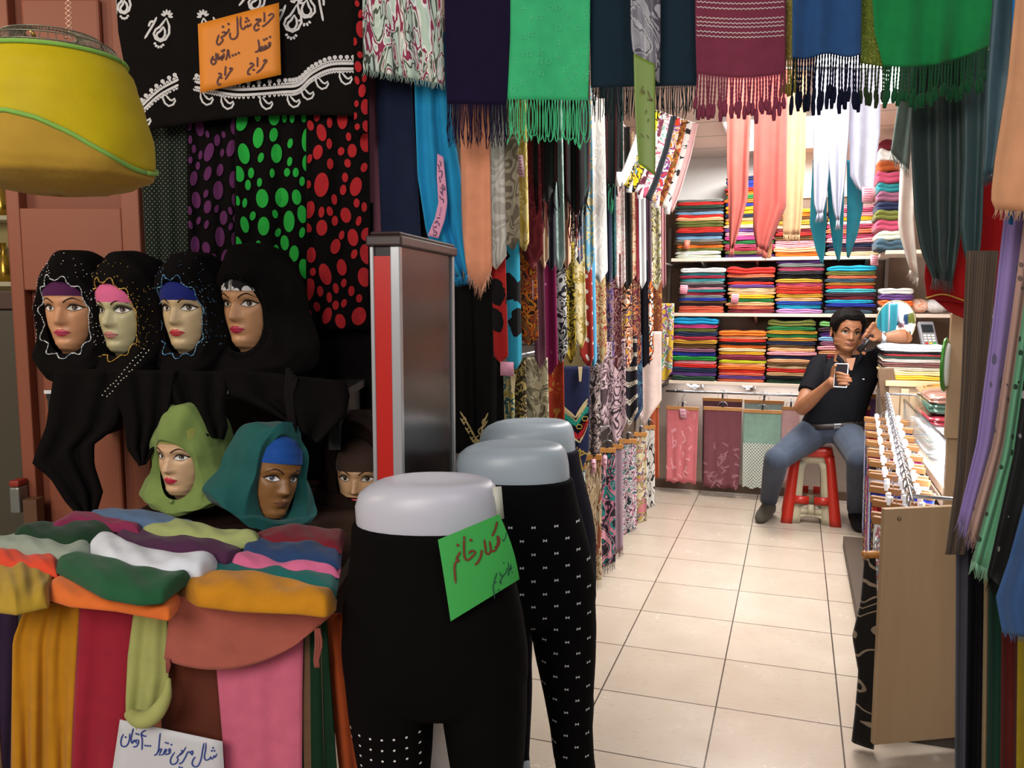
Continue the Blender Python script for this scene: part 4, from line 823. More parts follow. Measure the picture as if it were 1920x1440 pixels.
# black tartan shawls with fringed points in front
tart = pat('stripe_v', ('0d0b0c', '0d0b0c', '12302a', '0d0b0c', '3a1216', '0d0b0c'), 26, 1, seed=1)
for i, (l, x0, x1, yb, tip, tp) in enumerate([('black tartan shawl with red and green tasselled point, left of three', 1000, 1046, 405, 50, .55), ('black tartan shawl with tangled fringe, in the middle of three', 1046, 1106, 428, 60, .6), ('black tartan shawl ending in a single green tassel, right of three', 1124, 1168, 378, 46, .5)]):
    o, row, d_ = wall_strip(l, x0, x1, yb - 22, tart, -.74, 2.32, tip, tp, 0, 130 + i, .016, 2.2, 'black tartan shawls on the upper rail', rot=.0)
    fringe(o, row, .085, 16, [F('151012', .8), F('5b1c20', .8)][0], 'straight', .0022, i); fringe(o, row[5:10], .12, 4, F('6b1e22' if i < 2 else '2f9a68', .8), 'straight', .0022, 9 + i)
# middle rail
MID = [
 ('black robe cloth with woven stripe, beside the divider panel', 848, 898, 850, F('100f0e', .9), 0, .5, 8),
 ('black robe cloth beside the red leopard print scarf', 892, 946, 830, F('141312', .9), 0, .5, 10),
 ('red scarf with black leopard patches', 926, 952, 682, pat('leopard', ('b02420', '120d0d'), 22, 17, .42), 14, .5, 6),
 ('turquoise scarf with black leopard patches', 950, 979, 694, pat('leopard', ('2d9bb8', '100e10'), 18, 15, .42, seed=2), 20, .6, 6),
 ('orange and black flower print scarf with a pink tag', 974, 1010, 648, pat('floral', ('2a1a12', 'c0571d', 'd98a2c', '3b2a20', 'b8401c', '7a5a3a'), 34, 26, seed=3), 14, .5, 5),
 ('mauve satin scarf beside the magenta one', 1003, 1024, 692, F('7d5160', .6), 20, .5, 5),
 ('magenta scarf with pale flecks', 1018, 1046, 704, pat('spots', ('7a1246', 'b46a92'), 45, 30, .16, seed=4), 22, .5, 5),
 ('black and white paisley scarf beside the magenta one', 1036, 1064, 682, pat('brocade', ('1d1d22', 'b9b6b4'), 30, 24, .15, seed=5), 24, .6, 5),
 ('mustard and black paisley scarf', 1055, 1081, 684, pat('brocade', ('2a2410', 'b29a33'), 34, 26, -.1, seed=6), 24, .6, 5),
 ('cream scarf with gold bird motifs', 1070, 1100, 655, pat('floral', ('cdbb86', 'd8cba2', 'a48a3a', 'cdbb86'), 26, 18, seed=7), 26, .7, 5),
 ('brick red scarf with white polka dots', 1088, 1113, 692, pat('grid', ('93271f', 'd9cfc4'), 24, 24, .2, seed=8), 22, .7, 4),
 ('narrow sky blue scarf beside the polka dot one', 1106, 1119, 690, F('4a93b8', .7), 16, .6, 4),
 ('sand scarf with small red palm prints', 1112, 1138, 684, pat('floral', ('c0ab78', 'b59f6c', '9a3a30', 'c9b88a'), 45, 35, seed=9), 24, .6, 4),
 ('dark violet flower print scarf', 1135, 1152, 694, pat('floral', ('2d2238', '5e4a78', '8a6a50', '2d2238'), 40, 30, seed=10), 16, .5, 3),
 ('dark crimson scarf with white script-like curls', 1148, 1167, 694, pat('brocade', ('4d151c', 'a88a86'), 34, 20, .72, seed=11), 16, .5, 3),
 ('orange, black and white printed scarf on the middle rail', 1163, 1186, 692, pat('floral', ('2a2322', 'c76a22', 'ddd3c2', '8c2f22', '35406e', 'c99a34'), 30, 22, seed=12), 20, .6, 3),
 ('multicoloured crest print scarf beside the orange and black one', 1181, 1202, 690, pat('floral', ('4a2a30', 'b08a5a', '6e2430', '2a2a3c', 'c26a3a'), 36, 30, seed=13), 16, .5, 3),
 ('plain black scarf near the far end of the middle rail', 1197, 1217, 690, F('151419'), 12, .5, 3),
 ('white scarf with black and orange blocks', 1209, 1226, 684, pat('floral', ('d8d2ca', 'cf6a28', '17161a', 'd8d2ca'), 32, 20, seed=14), 14, .5, 2),
 ('rust brown scarf with gold figures, last on the middle rail', 1221, 1242, 682, pat('floral', ('5d2c20', '8a4a28', '5d2c20', 'a37a3a'), 40, 30, seed=15), 14, .5, 2)]
ROBE = None
for i, (l, x0, x1, yb, m_, tip, tp, lean) in enumerate(MID):
    o, row, d_ = wall_strip(l, x0, x1, yb, m_, XB + .004 * (i % 3), 1.60 if i > 1 else 1.62, tip, tp, lean, 150 + i, amp=.02 if i < 2 else .007, nf=1.3, grp=GB, rot=0 if i < 2 else None)
    if i == 0: ROBE = (o, d_)
# gold key pattern woven into the hem of the black robe cloth
g = G(); P = flat(ROBE[1] - .022); KEY = []
for k in range(4):
    for sx, x, y in ((1, 866 + k * 9, 778 + k * 17), (-1, 912 - k * 7, 782 + k * 17)):
        KEY.append([(x, y), (x + sx * 8, y + 8), (x + sx * 5, y + 15), (x + sx * 1, y + 11), (x + sx * 3, y + 7)]); KEY.append([(x - sx * 3, y + 6), (x + sx * 5, y + 19)])
strokes(g, KEY, P, 2.0, n=10); strokes(g, [[(863, 772), (880, 800), (900, 838)], [(915, 774), (905, 800), (899, 838)]], P, 3.0); merge_marks(ROBE[0], g, F('b8a06a', .7))
# lower rail
LOW = [
 ('golden and teal flower print scarf below the pink card', 938, 966, 812, pat('floral', ('b39a4c', 'cfc084', '1e5560', 'c9b676', '2a6f7a'), 30, 22, seed=1), 0, .5, 3),
 ('black and gold flower print scarf behind the rear mannequin', 960, 988, 815, pat('floral', ('2c2418', 'b09a5c', '2c2418', '7d6a3a'), 34, 26, seed=2), 10, .5, 3),
 ('cream scarf with faded grey flowers', 978, 1030, 812, pat('floral', ('c9bb92', 'd9cfb0', '8c8468', 'cfc29c', '6e6650'), 26, 16, seed=3), 14, .6, 3),
 ('rust red scarf with gold border, left of the chain-striped navy one', 1016, 1060, 830, pat('floral', ('963018', '963018', 'a83a1c', 'b8863c'), 20, 14, seed=4), 26, .6, 3),
 ('dark floral scarf right of the navy pointed one', 1098, 1126, 858, pat('floral', ('1d1718', '8e7a78', '2a2224', 'a89a94'), 34, 26, seed=5), 20, .6, 2),
 ('dusty pink scarf with dark baroque print', 1108, 1150, 800, pat('floral', ('b59ba2', '5a4448', 'c2aab0', '4a3a40'), 26, 20, seed=6), 40, .6, 2),
 ('pale pink scarf with black key border', 1134, 1174, 836, pat('brocade', ('bfa2a8', '3c2f38'), 22, 18, .5, seed=7), 46, .55, 2),
 ('black scarf with white and gold bands', 1164, 1196, 800, pat('dash', ('17141c', 'c9bfae'), 1, 14, .3, seed=8), 30, .5, 2),
 ('navy tartan scarf beside the white black-edged one', 1176, 1206, 792, pat('floral', ('17223c', '25405c', '17223c', '3b5f72'), 30, 30, seed=9), 26, .5, 2),
 ('white and blush scarf with black edge', 1188, 1240, 800, F('d3bcb4', .8), 50, .35, 0),
 ('yellow scarf with swirling rainbow rings near the shelves', 1226, 1260, 722, pat('floral', ('b3942c', 'b3942c', '6e3a78', 'c9b9a0', '3f7f78', 'b3942c'), 13, 11, seed=10), 24, .4, -4)]
for i, (l, x0, x1, yb, m_, tip, tp, lean) in enumerate(LOW):
    wall_strip(l, x0, x1, yb, m_, XCc + .004 * (i % 3), 1.2 if i < 10 else 1.36, tip, tp, lean, 180 + i, amp=.012, nf=1.5, grp=GC)
# navy scarf with pointed chain border and interlocked ring emblems
o, row, dn = wall_strip('navy scarf with green, black and red pointed border and ring emblems', 1046, 1104, 906, F('1a2145', .6), XCc + .03, 1.14, 62, .66, -2, 200, .006, 1.2, GC, rot=0)
g = G(); P = flat(dn - .0085)
def band(lo, off, w): return [[(1049 + off * .12, lo[0] + off), (1079 + off * .17, lo[1] + off)], [(1079 + off * .17, lo[1] + off), (1102, lo[2] + off)]]
LO = (758, 783, 748)
for off, w, mi in ((0, 5, 0), (7, 3, 0), (15, 11, 1), (27, 11, 2), (39, 10, 3), (47, 4, 0)): strokes(g, band(LO, off, w), P, w, mi, n=6)
for x, y in ((1068, 812), (1086, 800), (1097, 785), (1058, 797)):
    for s in (-1, 1): strokes(g, [[(x + s * 1.6 + 3.6 * math.cos(a) * s, y + 4 * math.sin(a)) for a in [-2.2 + 4.4 * k / 8 for k in range(9)]]], flat(dn - .0095), 1.3, 4, n=16)
for k in range(7): strokes(g, [[(1082, 846 + k * 2), (1082 + (k - 3) * 5, 838 + abs(k - 3) * 4), (1082 + (k - 3) * 7, 845 + abs(k - 3) * 3)]], P, 2.4, 4)
strokes(g, [[(1084, 850), (1088, 866), (1092, 884)]], P, 4, 4)
k0 = len(o.data.materials)
for i, c in enumerate(('cbb98a', '1f8a78', '121016', 'a8181f', 'c2a24c')):
    gg = G(); 
    fs = [f for f, mi in zip(g.F, g.I) if mi == i]; gg.V = g.V; gg.F = []; gg.I = []
    ids = sorted({v for f in fs for v in f}); mp_ = {v: j for j, v in enumerate(ids)}; gg.V = [g.V[v] for v in ids]; gg.F = [tuple(mp_[v] for v in f) for f in fs]
    merge_marks(o, gg, F(c, .7))
# shawls on wooden clip hangers along the lower side wall
def clip_hanger(c, ax, w, z, lbl, grp, hook=.10, woodc=('b9813f', 'a8713a'), hr=.0022):
    """wooden trouser-clip hanger: two bars, wire and hook; c = middle of the bar"""
    c = Vector((c.x, c.y, z)); n = Vector((-ax.y, ax.x, 0)); e = empty('clip_hanger', c - UP * .012, lbl, 'hanger', grp); A3 = (ax, n, UP)
    for s in (-1, 1): g = G(); g.box(c + n * (s * .006), (w, .009, .024), 0, A3); g.make('bar', wood(woodc[0], woodc[1], (30, 30, 3), .4), e, smooth=False, bevel=.002)
    g = G(); g.tube(crom([c - ax * .03 + UP * .012, c - ax * .028 + UP * .035, c + UP * .05, c + ax * .028 + UP * .035, c + ax * .03 + UP * .012], 12), .0017, 5)
    g.tube(crom([c + UP * .05, c + UP * (.05 + hook * .35), c + ax * .016 + UP * (.05 + hook * .62), c + UP * (.05 + hook), c - ax * .018 + UP * (.05 + hook * .8)], 14), hr, 6); g.make('wire_hook', solid('c9ccd2', .2, .9), e)
    g = G(); g.box(c + UP * .028, (.012, .02, .034), 0, A3); g.make('clip', solid('33333a', .4, .5) if hr < .003 else solid('dfe2e8', .25), e, smooth=False, bevel=.002)
    if hr > .003:
        for s in (-.55, .1, .6): g = G(); g.box(c + ax * (w * .42 * s) + UP * .016, (.014, .026, .03), 0, A3); g.make('spring_clip', solid('e2e4ea', .2), e, smooth=False, bevel=.003)
    return e
def hanger_shawl(lbl, hl, x0, x1, yb0, yb1, ybar0, ybar1, mat, X, tilt=0., grp=GD, fr=None, seed=0, flen=.05):
    xm = (x0 + x1) / 2; p = atX(xm, 560, X); d = depth(p); a = atD(x0, ybar0, d); b = atD(x1, ybar1, d); z = (a.z + b.z) / 2
    ax = (b - a); ax.z = 0; w = ax.length; ax.normalize()
    o, row, P0 = sheet('hanging_shawl', [(x0 + 1, ybar0 + 2), (x0, yb0)], [(x1 - 1, ybar1 + 2), (x1, yb1)], d - .001, mat, .006, 1.6, seed, nv=24, nu=14); tag(o, lbl, 'shawl', grp)
    if fr: fringe(o, row, flen, 26, fr, 'fray', .0014, seed)
    clip_hanger((a + b) / 2, ax, w * 1.02, z, hl, 'wooden clip hangers on the side wall', .07); return o, row, d
hanger_shawl('pale mint shawl with blue ovals behind the bow-dotted mannequin', 'wooden clip hanger holding the pale mint shawl', 1066, 1098, 1040, 1060, 878, 870, pat('floral', ('aebfb4', 'c3d2c8', '5d7d8c', 'b6c6ba', '39506a'), 16, 8, seed=1), XD, seed=211)
_, _, dc_ = hanger_shawl('cream and brown fringed shawl with diamond motifs', 'wooden clip hanger holding the cream and brown shawl', 1094, 1128, 1092, 1086, 866, 848, pat('floral', ('b59a76', 'cdbb9c', '6b4a30', 'c4ac88', '8a4a34'), 28, 8, seed=2), XD + .03, seed=212, fr=F('cfc0a4', .8))
_, _, dk_ = hanger_shawl('black shawl with pink sketches and a teal wheel', 'wooden clip hanger holding the black and pink shawl', 1124, 1154, 1066, 1052, 850, 838, pat('floral', ('1b1820', '231f28', 'b0697c', '1f6a68', '1b1820', 'c98a98'), 18, 9, seed=3), XD, seed=213, fr=F('17151a', .8))
hanger_shawl('plain mauve shawl with red corner tassels', 'wooden clip hanger holding the plain mauve shawl', 1148, 1168, 1040, 1026, 842, 832, F('8c7480', .8), XD + .01, seed=214, fr=F('5a2a30', .8))
hanger_shawl('white, black and pink paisley shawl with mint edge', 'wooden clip hanger holding the paisley shawl with mint edge', 1160, 1194, 1008, 992, 834, 820, pat('floral', ('c9bfc0', '40343c', 'b96a86', 'd8d0d0', '5a8a8a', '2b242c'), 40, 30, seed=5), XD, seed=215)
hanger_shawl('cream and yellow flower shawl with purple blooms', 'wooden clip hanger holding the yellow flower shawl', 1188, 1213, 985, 976, 820, 808, pat('floral', ('c7b98e', 'd3c9a8', '6a5078', 'a8963c', 'c07080'), 26, 18, seed=6), XD, seed=216)
hanger_shawl('white shawl with black spoke drawing', 'wooden clip hanger holding the white spoke-drawn shawl', 1206, 1228, 958, 948, 806, 796, pat('brocade', ('c9c4bc', '2a2626'), 14, 8, .72, seed=7), XD, seed=217)
hanger_shawl('rust orange shawl in the corner before the panelled wall', 'wooden clip hanger holding the rust shawl in the corner', 1219, 1236, 900, 896, 764, 758, F('a04a2a', .8), XD + .03, seed=218)
# rails that carry all of these
for z, X, n in ((2.2, XA, 'upper'), (1.615, XB, 'middle'), (1.21, XCc, 'lower'), (.76, XD, 'lowest')):
    e = empty('wall_rail', (X - .02, 4.2, z - .02), 'steel rail carrying the %s row of scarves along the side wall' % n, 'rail', 'rails on the side wall')
    g = G(); g.tube([(X - .02, 2.5 if z < 1.3 else 2.3, z), (X - .02, 6.1, z)], .009, 8); g.make('bar', solid('9a9a9c', .3, .8), e)
    for y in (3.2, 4.0, 5.0, 6.0): g = G(); g.tube([(X - .02, y, z), (-1.12, y, z)], .006, 6); g.make('bracket', solid('9a9a9c', .3, .8), e)
# cards and clips
def card(lbl, x0, y0, x1, y1, d, c='d9a7b4', sk=0, lines=6, name='price_tag'):
    g = G(); q = [atD(x0 + sk, y0, d), atD(x1 + sk, y0 + 1, d), atD(x1, y1, d), atD(x0, y1 - 1, d)]; g.add(q, [(0, 3, 2, 1)]); o = tag(g.make(name, solid(c, .6), solidify=.0015), lbl, 'price tag', 'price tags on the scarves')
    if lines:
        g = G(); S = [[(x0 + (x1 - x0) * .15 + sk * (1 - (i + 1) / (lines + 1)), y0 + (y1 - y0) * (i + 1) / (lines + 1)), (x1 - (x1 - x0) * .18 + sk * (1 - (i + 1) / (lines + 1)), y0 + (y1 - y0) * (i + 1) / (lines + 1))] for i in range(lines)]
        strokes(g, S, plane_place(q[0], q[1], q[2], .0018), (y1 - y0) / (lines * 4.5)); g.make('printed_lines', solid('9a4a62', .6), o)
    return o
DA = max(2.43, depth(atX(975, 560, XA))) - .012
card('pink printed price card hanging on the yellow brocade scarf', 968, 290, 984, 332, DA, sk=-4)
card('pink card clipped beside the leopard print scarves', 938, 678, 963, 705, depth(atX(950, 560, XB)) - .03, lines=0, c='d490a8')
card('small pink tag on the orange flower print scarf', 998, 525, 1005, 562, max(depth(atX(992, 560, XB)), 2.49) - .016, lines=5)
card('narrow pink tag on the cream and brown shawl', 1109, 860, 1117, 888, dc_ - .014, lines=2)
card('narrow pink tag on the black and pink shawl', 1131, 853, 1138, 880, dk_ - .014, lines=2)
for i, (x, y, w) in enumerate(((1022, 690, 'above the rust red scarf'), (1088, 688, 'above the navy pointed scarf'), (962, 702, 'beside the pink card'), (1252, 632, 'on the yellow swirl scarf'))):
    xc_, X_ = ((1038, XCc), (1075, XCc + .03), (952, XB + .008), (1243, XCc + .008))[i]; dd_ = depth(atX(xc_, 560, X_)); dd_ = max(dd_, 2.43 + max(0, XA - X_) * 3); p = atD(x, y, dd_ - .012); g = G()
    for s in (-1, 1): g.add([p + HX * (s * .004 + a) + HD * b - UP * c for a, b, c in ((-.004, -.004, 0), (.004, -.004, 0), (.004, .004, 0), (-.004, .004, 0), (-.003 - s * .003, -.004, .055), (.003 - s * .003, -.004, .055), (.003 - s * .003, .004, .055), (-.003 - s * .003, .004, .055))], [(0, 1, 2, 3), (4, 7, 6, 5), (0, 4, 5, 1), (1, 5, 6, 2), (2, 6, 7, 3), (3, 7, 4, 0)])
    tag(g.make('clothes_peg', wood('d8c49a', 'c9b284'), smooth=False), 'pale wooden clothes peg ' + w, 'clothes peg', 'clothes pegs on the lower rail')
# printed scarves looped in a slanting row under the ceiling
SW = [('white', 'f0efee', None), ('multicoloured dotted', None, ('c9c6c4', '2b2b2b', 'd9b41e', '2a7fb0', 'a32a2a')), ('yellow and black', None, ('d6b01a', '1c1c1c', 'd6b01a')), ('plum striped', None, ('5a2434', '6e3a48', 'd8d0cc')), ('pale mint and rose', None, ('c9d6cc', 'c25a72', 'ece6dc', '8fb7a8')), ('dark slate', '33383e', None), ('white and orange flower', None, ('e6e1dc', 'd08a1e', 'e6e1dc', '7a3a8a', 'd9462e')), ('red and orange flower', None, ('d6c49a', 'c04a1e', '8a6a2a', '6e2a1e')), ('white black-dotted', None, ('e4e0dc', 'e4e0dc', '2a2626')), ('pale rose', 'e0b4b4', None)]
CORD = []
for i, (n, c, cc3) in enumerate(SW):
    m_ = F(c, .7, trans=.2) if c else pat('floral', cc3, 22, 22, seed=20 + i, trans=.2)
    t = i / (len(SW) - 1); pa = atX(1168 + 78 * t * 1.0, 268 - 8 * t, -.70 + .10 * t); d0 = depth(pa); x0 = 1160 + 92 * t; top = 205 - 6 * t
    dA = 3.1 + 1.0 * t
    Lp = [(x0 + 44, 200 + 30 * t), (x0 + 30, 260 + 30 * t), (x0 + 8, 318 + 42 * t), (x0 - 6, 338 + 52 * t)]; Rp = [(x0 + 57, 202 + 30 * t), (x0 + 43, 264 + 30 * t), (x0 + 21, 325 + 42 * t), (x0 + 8, 350 + 48 * t)]
    o, row, _ = sheet('looped_scarf', Lp, Rp, dA, m_, .004, 1, 230 + i, nv=20, nu=8, thick=.01)
    CORD.append(atD((Lp[0][0] + Rp[0][0]) / 2, (Lp[0][1] + Rp[0][1]) / 2, dA))
    if i in (0, 2, 4, 7, 9): card('white tag %s' % {0: 'on the looped white scarf beside the white brocade', 2: 'on the looped yellow and black scarf', 4: 'on the looped mint and rose scarf', 7: 'on the looped red and orange flower scarf', 9: 'on the looped pale rose scarf'}[i], Lp[3][0] - 1, Lp[3][1] - 16, Lp[3][0] + 10, Lp[3][1] + 12, dA - .012, 'eceaea', 3, 0)
    tag(o, '%s scarf in the slanting looped row under the ceiling' % n, 'scarf', 'looped scarves under the ceiling')
e = empty('cord', CORD[0], 'thin cord the looped scarves hang from, under the ceiling', 'cord'); g = G(); g.tube(CORD, .003, 5); g.make('line', solid('d0ccc4', .6), e)
for p in (CORD[0], CORD[-1]): g = G(); g.tube([p, (p.x, p.y, 2.37)], .002, 4); g.make('tie', solid('d0ccc4', .6), e)
# ------------------------------------------------------------------ fringed pashminas across the shop mouth
DT = 2.32; GT = 'fringed scarves hanging across the shop mouth'
zr = atD(960, -62, DT).z
for x0, x1, l, dd in ((825, 1300, 'steel rail above the navy and emerald pashminas', DT), (1296, 1960, 'steel rail above the maroon and green pashminas', DT)):
    e = empty('hanging_rail', atD((x0 + x1) / 2, -62, dd), l, 'rail', 'rails across the shop mouth'); g = G(); a = atD(x0, -62, dd); b = atD(x1, -62, dd); a.z = b.z = zr; g.tube([a, b], .012, 8); g.make('bar', solid('8d8d90', .3, .8), e)
    for t in (.1, .9): q = a.lerp(b, t); g = G(); g.tube([q, q + UP * (2.44 - zr)], .004, 6); g.make('hanger_rod', solid('8d8d90', .3, .8), e)
def tape(x0, x1, y0, w=5.):
    return [[(x0, y0), (x0 + (x1 - x0) * .3, y0 + 4), (x0 + (x1 - x0) * .6, y0 + 4), (x1, y0 - 4)]]
def pash(lbl, L, R_, c, style, yl, n, mat=None, d=DT, amp=.007, nf=1.6, seed=0, rad=.0013, fc=None, bot=None, spread=.006, trans=0.1):
    o, row, P0 = sheet('pashmina', L, R_, d, mat or F(c, .85, trans=trans), amp, nf, seed, bot=bot, nu=40); tag(o, lbl, 'scarf', GT)
    ln = yl * d / 1570; fringe(o, row, ln, n, F(fc or c, .8), style, rad, seed, spread); return o, P0
pash('dark aubergine navy pashmina with long thin fringe', [(832, -62), (834, 60), (838, 194)], [(957, -62), (956, 60), (950, 196)], '1d1530', 'straight', 76, 64, seed=301, nf=.8)
o, P1_ = pash('emerald green pashmina with looped fringe', [(957, -62), (956, 80), (950, 186)], [(1107, -62), (1106, 80), (1103, 188)], '3dba7b', 'loop', 76, 27, seed=302, nf=1.1, rad=.0013, fc='45c084', spread=.008)
g = G(); P = surf(P1_, .0018); r = random.Random(4)
for cx in range(962, 1100, 17):
    for cy in range(16, 184, 17):
        if r.random() < .55: continue
        x, y, k, s = cx + r.uniform(-3, 3), cy + r.uniform(-3, 3), r.randrange(4), 5
        if k == 0: S = [[(x + s * math.cos(a), y + s * math.sin(a)) for a in [i * PI / 5 for i in range(11)]], [(x, y)]]
        elif k == 1: S = [[(x - s, y), (x, y - 2), (x + s, y)], [(x, y - s), (x + 2, y), (x, y + s)]]
        elif k == 2: S = [[(x - s, y - s), (x, y - 3), (x + s, y - s), (x + 3, y), (x + s, y + s), (x, y + 3), (x - s, y + s), (x - 3, y), (x - s, y - s)]]
        else: S = [[(x - 4, y - 5), (x - 4, y + 4), (x + 1, y + 4)], [(x - 2, y - 2), (x + 2, y + 6), (x + 6, y - 3)]]
        strokes(g, S, P, .9, n=14)
merge_marks(o, g, F('5ccb96', .8))
pash('dark teal pashmina behind the hanging plastic bag', [(1104, -62), (1106, 60), (1108, 164)], [(1306, -62), (1307, 60), (1308, 160)], '172c3a', 'straight', 60, 60, seed=303, nf=1.3, d=DT + .03, rad=.0014, fc='10242a')
o, P1_ = pash('maroon pashmina with silver stripes and twisted tassels', [(1303, -62), (1304, 60), (1306, 138)], [(1473, -62), (1473, 60), (1472, 138)], '80344a', 'twist', 78, 30, seed=304, nf=1., rad=.0022, bot=lambda u: 8 * math.sin(PI * u))
g = G(); P = surf(P1_, .002)
for y in (-8, 3, 13, 32, 40, 47, 58, 66): strokes(g, [[(x, y + 4 * math.sin(PI * (x - 1306) / 166) + (1.2 if k % 2 else -1.2)) for k, x in enumerate(range(1306, 1472, 4))]], P, 1.9, n=82)
merge_marks(o, g, F('c9b6b4', .5))
pash('gold glitter scarf showing between the maroon and blue pashminas', [(1462, -62), (1466, 112)], [(1500, -62), (1494, 112)], '8d8438', 'twist', 70, 6, mat=pat('floral', ('8a8236', 'b5ae58', '5e5a22', 'd2cc80'), 160, 160, seed=1), d=DT + .05, seed=305, rad=.002)
pash('royal navy blue pashmina with dark twisted tassels', [(1486, -62), (1486, 108)], [(1616, -62), (1614, 102)], '2a5184', 'twist', 98, 24, seed=306, nf=2.2, amp=.012, rad=.0021, fc='14182c', bot=lambda u: 4 * math.sin(3 * PI * u))
pash('gold and green glitter scarf beside the bright green pashmina', [(1610, -62), (1612, 118)], [(1668, -62), (1672, 128)], '77812f', 'twist', 74, 9, mat=pat('floral', ('5d7a26', '8f9438', '3f5a1c', 'b5ae58'), 150, 110, seed=2), d=DT + .04, seed=307, rad=.002, fc='2a3a1c')
pash('bright green pashmina with knotted twisted tassels', [(1632, -62), (1640, 60), (1656, 124)], [(1880, -62), (1874, 30), (1860, 84)], '178546', 'twist', 72, 34, seed=308, nf=3.2, amp=.016, rad=.0022, fc='0f4a2a', bot=lambda u: 16 * math.sin(PI * u), d=DT - .02)
# plastic bag and green paper strip hung in front
g = G(); BG = [(1182, -62), (1183, 60), (1186, 92), (1192, 110)]; BR = [(1238, -62), (1238, 60), (1237, 110), (1236, 156)]
o, row, _ = sheet('plastic_bag', BG, BR, DT - .03, pat('floral', ('8f8c94', '9a98a0', '55525c', 'aaa8b0', '77747e'), 16, 12, rough=.15, seed=3), .006, 1.5, 320, thick=.004); tag(o, 'crumpled grey plastic bag hung in front of the dark teal pashmina', 'plastic bag')
o, row, _ = sheet('green_paper_strip', [(1188, 100), (1190, 200), (1194, 268), (1197, 306)], [(1228, 120), (1229, 210), (1229, 306), (1228, 330)], DT - .045, solid('718a32', .45), .004, .6, 321, thick=.0012); tag(o, 'olive green handwritten paper strip below the grey plastic bag', 'sign')
g = G(); strokes(g, [[(1206, 160), (1202, 172), (1208, 170), (1205, 176)], [(1214, 168), (1218, 182), (1224, 188), (1212, 185)], [(1212, 205), (1210, 212)], [(1216, 222), (1214, 228)], [(1200, 250), (1206, 256)], [(1212, 252), (1216, 258)]], flat(DT - .053), 1.6); g.make('lettering', solid('5a3a1a', .6), o)
# sheer scarves further inside, against the light
def sheer(lbl, L, R_, c, d, amp=.012, nf=1.6, seed=0, fr=None, trans=.2, bot=None):
    o, row, _ = sheet('sheer_scarf', L, R_, d, F(c, .8, trans=trans), amp, nf, seed, bot=bot, thick=.0015); tag(o, lbl, 'scarf', 'sheer scarves hanging inside the shop')
    if fr: fringe(o, row, .035, 30, F(c, .8), 'fray', .0013, seed)
    return o
DS = 3.2
sheer('salmon sheer scarf, its shorter tail above the left folded stacks', [(1362, 130), (1363, 300), (1366, 400), (1368, 468)], [(1412, 130), (1404, 300), (1402, 372), (1376, 466)], 'b55a50', DS, .018, 1.8, 331, 1)
sheer('salmon sheer scarf, its broader tail beside the cream one', [(1414, 130), (1413, 300), (1412, 430), (1418, 462)], [(1478, 130), (1475, 300), (1474, 386), (1438, 474)], 'b2524a', DS + .03, .018, 2, 332, 1)
sheer('tan scarf tip showing under the broader salmon tail', [(1420, 400), (1430, 484)], [(1452, 400), (1446, 484)], 'c08a62', DS + .08, .004, 1, 333)
sheer('cream sheer scarf between the salmon and white ones', [(1462, 130), (1462, 300), (1468, 400), (1468, 440)], [(1512, 130), (1510, 300), (1504, 400), (1500, 440)], 'c9a47c', DS + .1, .014, 1.6, 334, 1)
sheer('white sheer scarf tail with frayed tip, nearest the cream scarf', [(1524, 130), (1525, 300), (1526, 380), (1532, 402)], [(1560, 130), (1556, 300), (1550, 370), (1543, 400)], 'a2a2b2', DS, .016, 1.4, 335, 1)
sheer('white sheer scarf tail, middle one above the teal points', [(1552, 130), (1554, 300), (1562, 390), (1568, 414)], [(1596, 130), (1592, 250), (1584, 340), (1574, 414)], 'a4a4b4', DS - .03, .016, 1.4, 336, 1)
sheer('broad white sheer scarf tail beside the pink price card', [(1590, 130), (1592, 260), (1594, 330), (1606, 352)], [(1652, 130), (1650, 250), (1642, 310), (1636, 372)], 'a8a8b6', DS + .02, .016, 1.5, 337)
sheer('teal scarf point, leftmost of three below the white scarf', [(1524, 300), (1518, 420), (1530, 470), (1540, 494)], [(1552, 300), (1550, 400), (1547, 470), (1543, 496)], '1d6f7e', DS + .12, .008, 1, 338, trans=.2)
sheer('teal scarf point, middle of three below the white scarf', [(1550, 300), (1553, 400), (1562, 460), (1570, 488)], [(1584, 300), (1582, 400), (1580, 450), (1574, 490)], '1f7482', DS + .14, .008, 1, 339, trans=.2)
sheer('teal scarf point, rightmost of three below the white scarf', [(1588, 300), (1588, 400), (1586, 460), (1588, 482)], [(1620, 300), (1618, 390), (1608, 440), (1592, 484)], '1c6c7c', DS + .12, .008, 1, 340, trans=.2)
a = atD(1350, 128, DS + .05); b = atD(1660, 128, DS + .05); b.z = a.z; e = empty('hanging_rail', (a + b) / 2, 'steel rail inside the shop carrying the sheer scarves', 'rail'); g = G(); g.tube([a, b], .008, 8); g.make('bar', solid('8d8d90', .3, .8), e)
for t in (.05, .95): q = a.lerp(b, t); g = G(); g.tube([q, q + UP * (2.37 - q.z)], .004, 6); g.make('hanger_rod', solid('8d8d90', .3, .8), e)

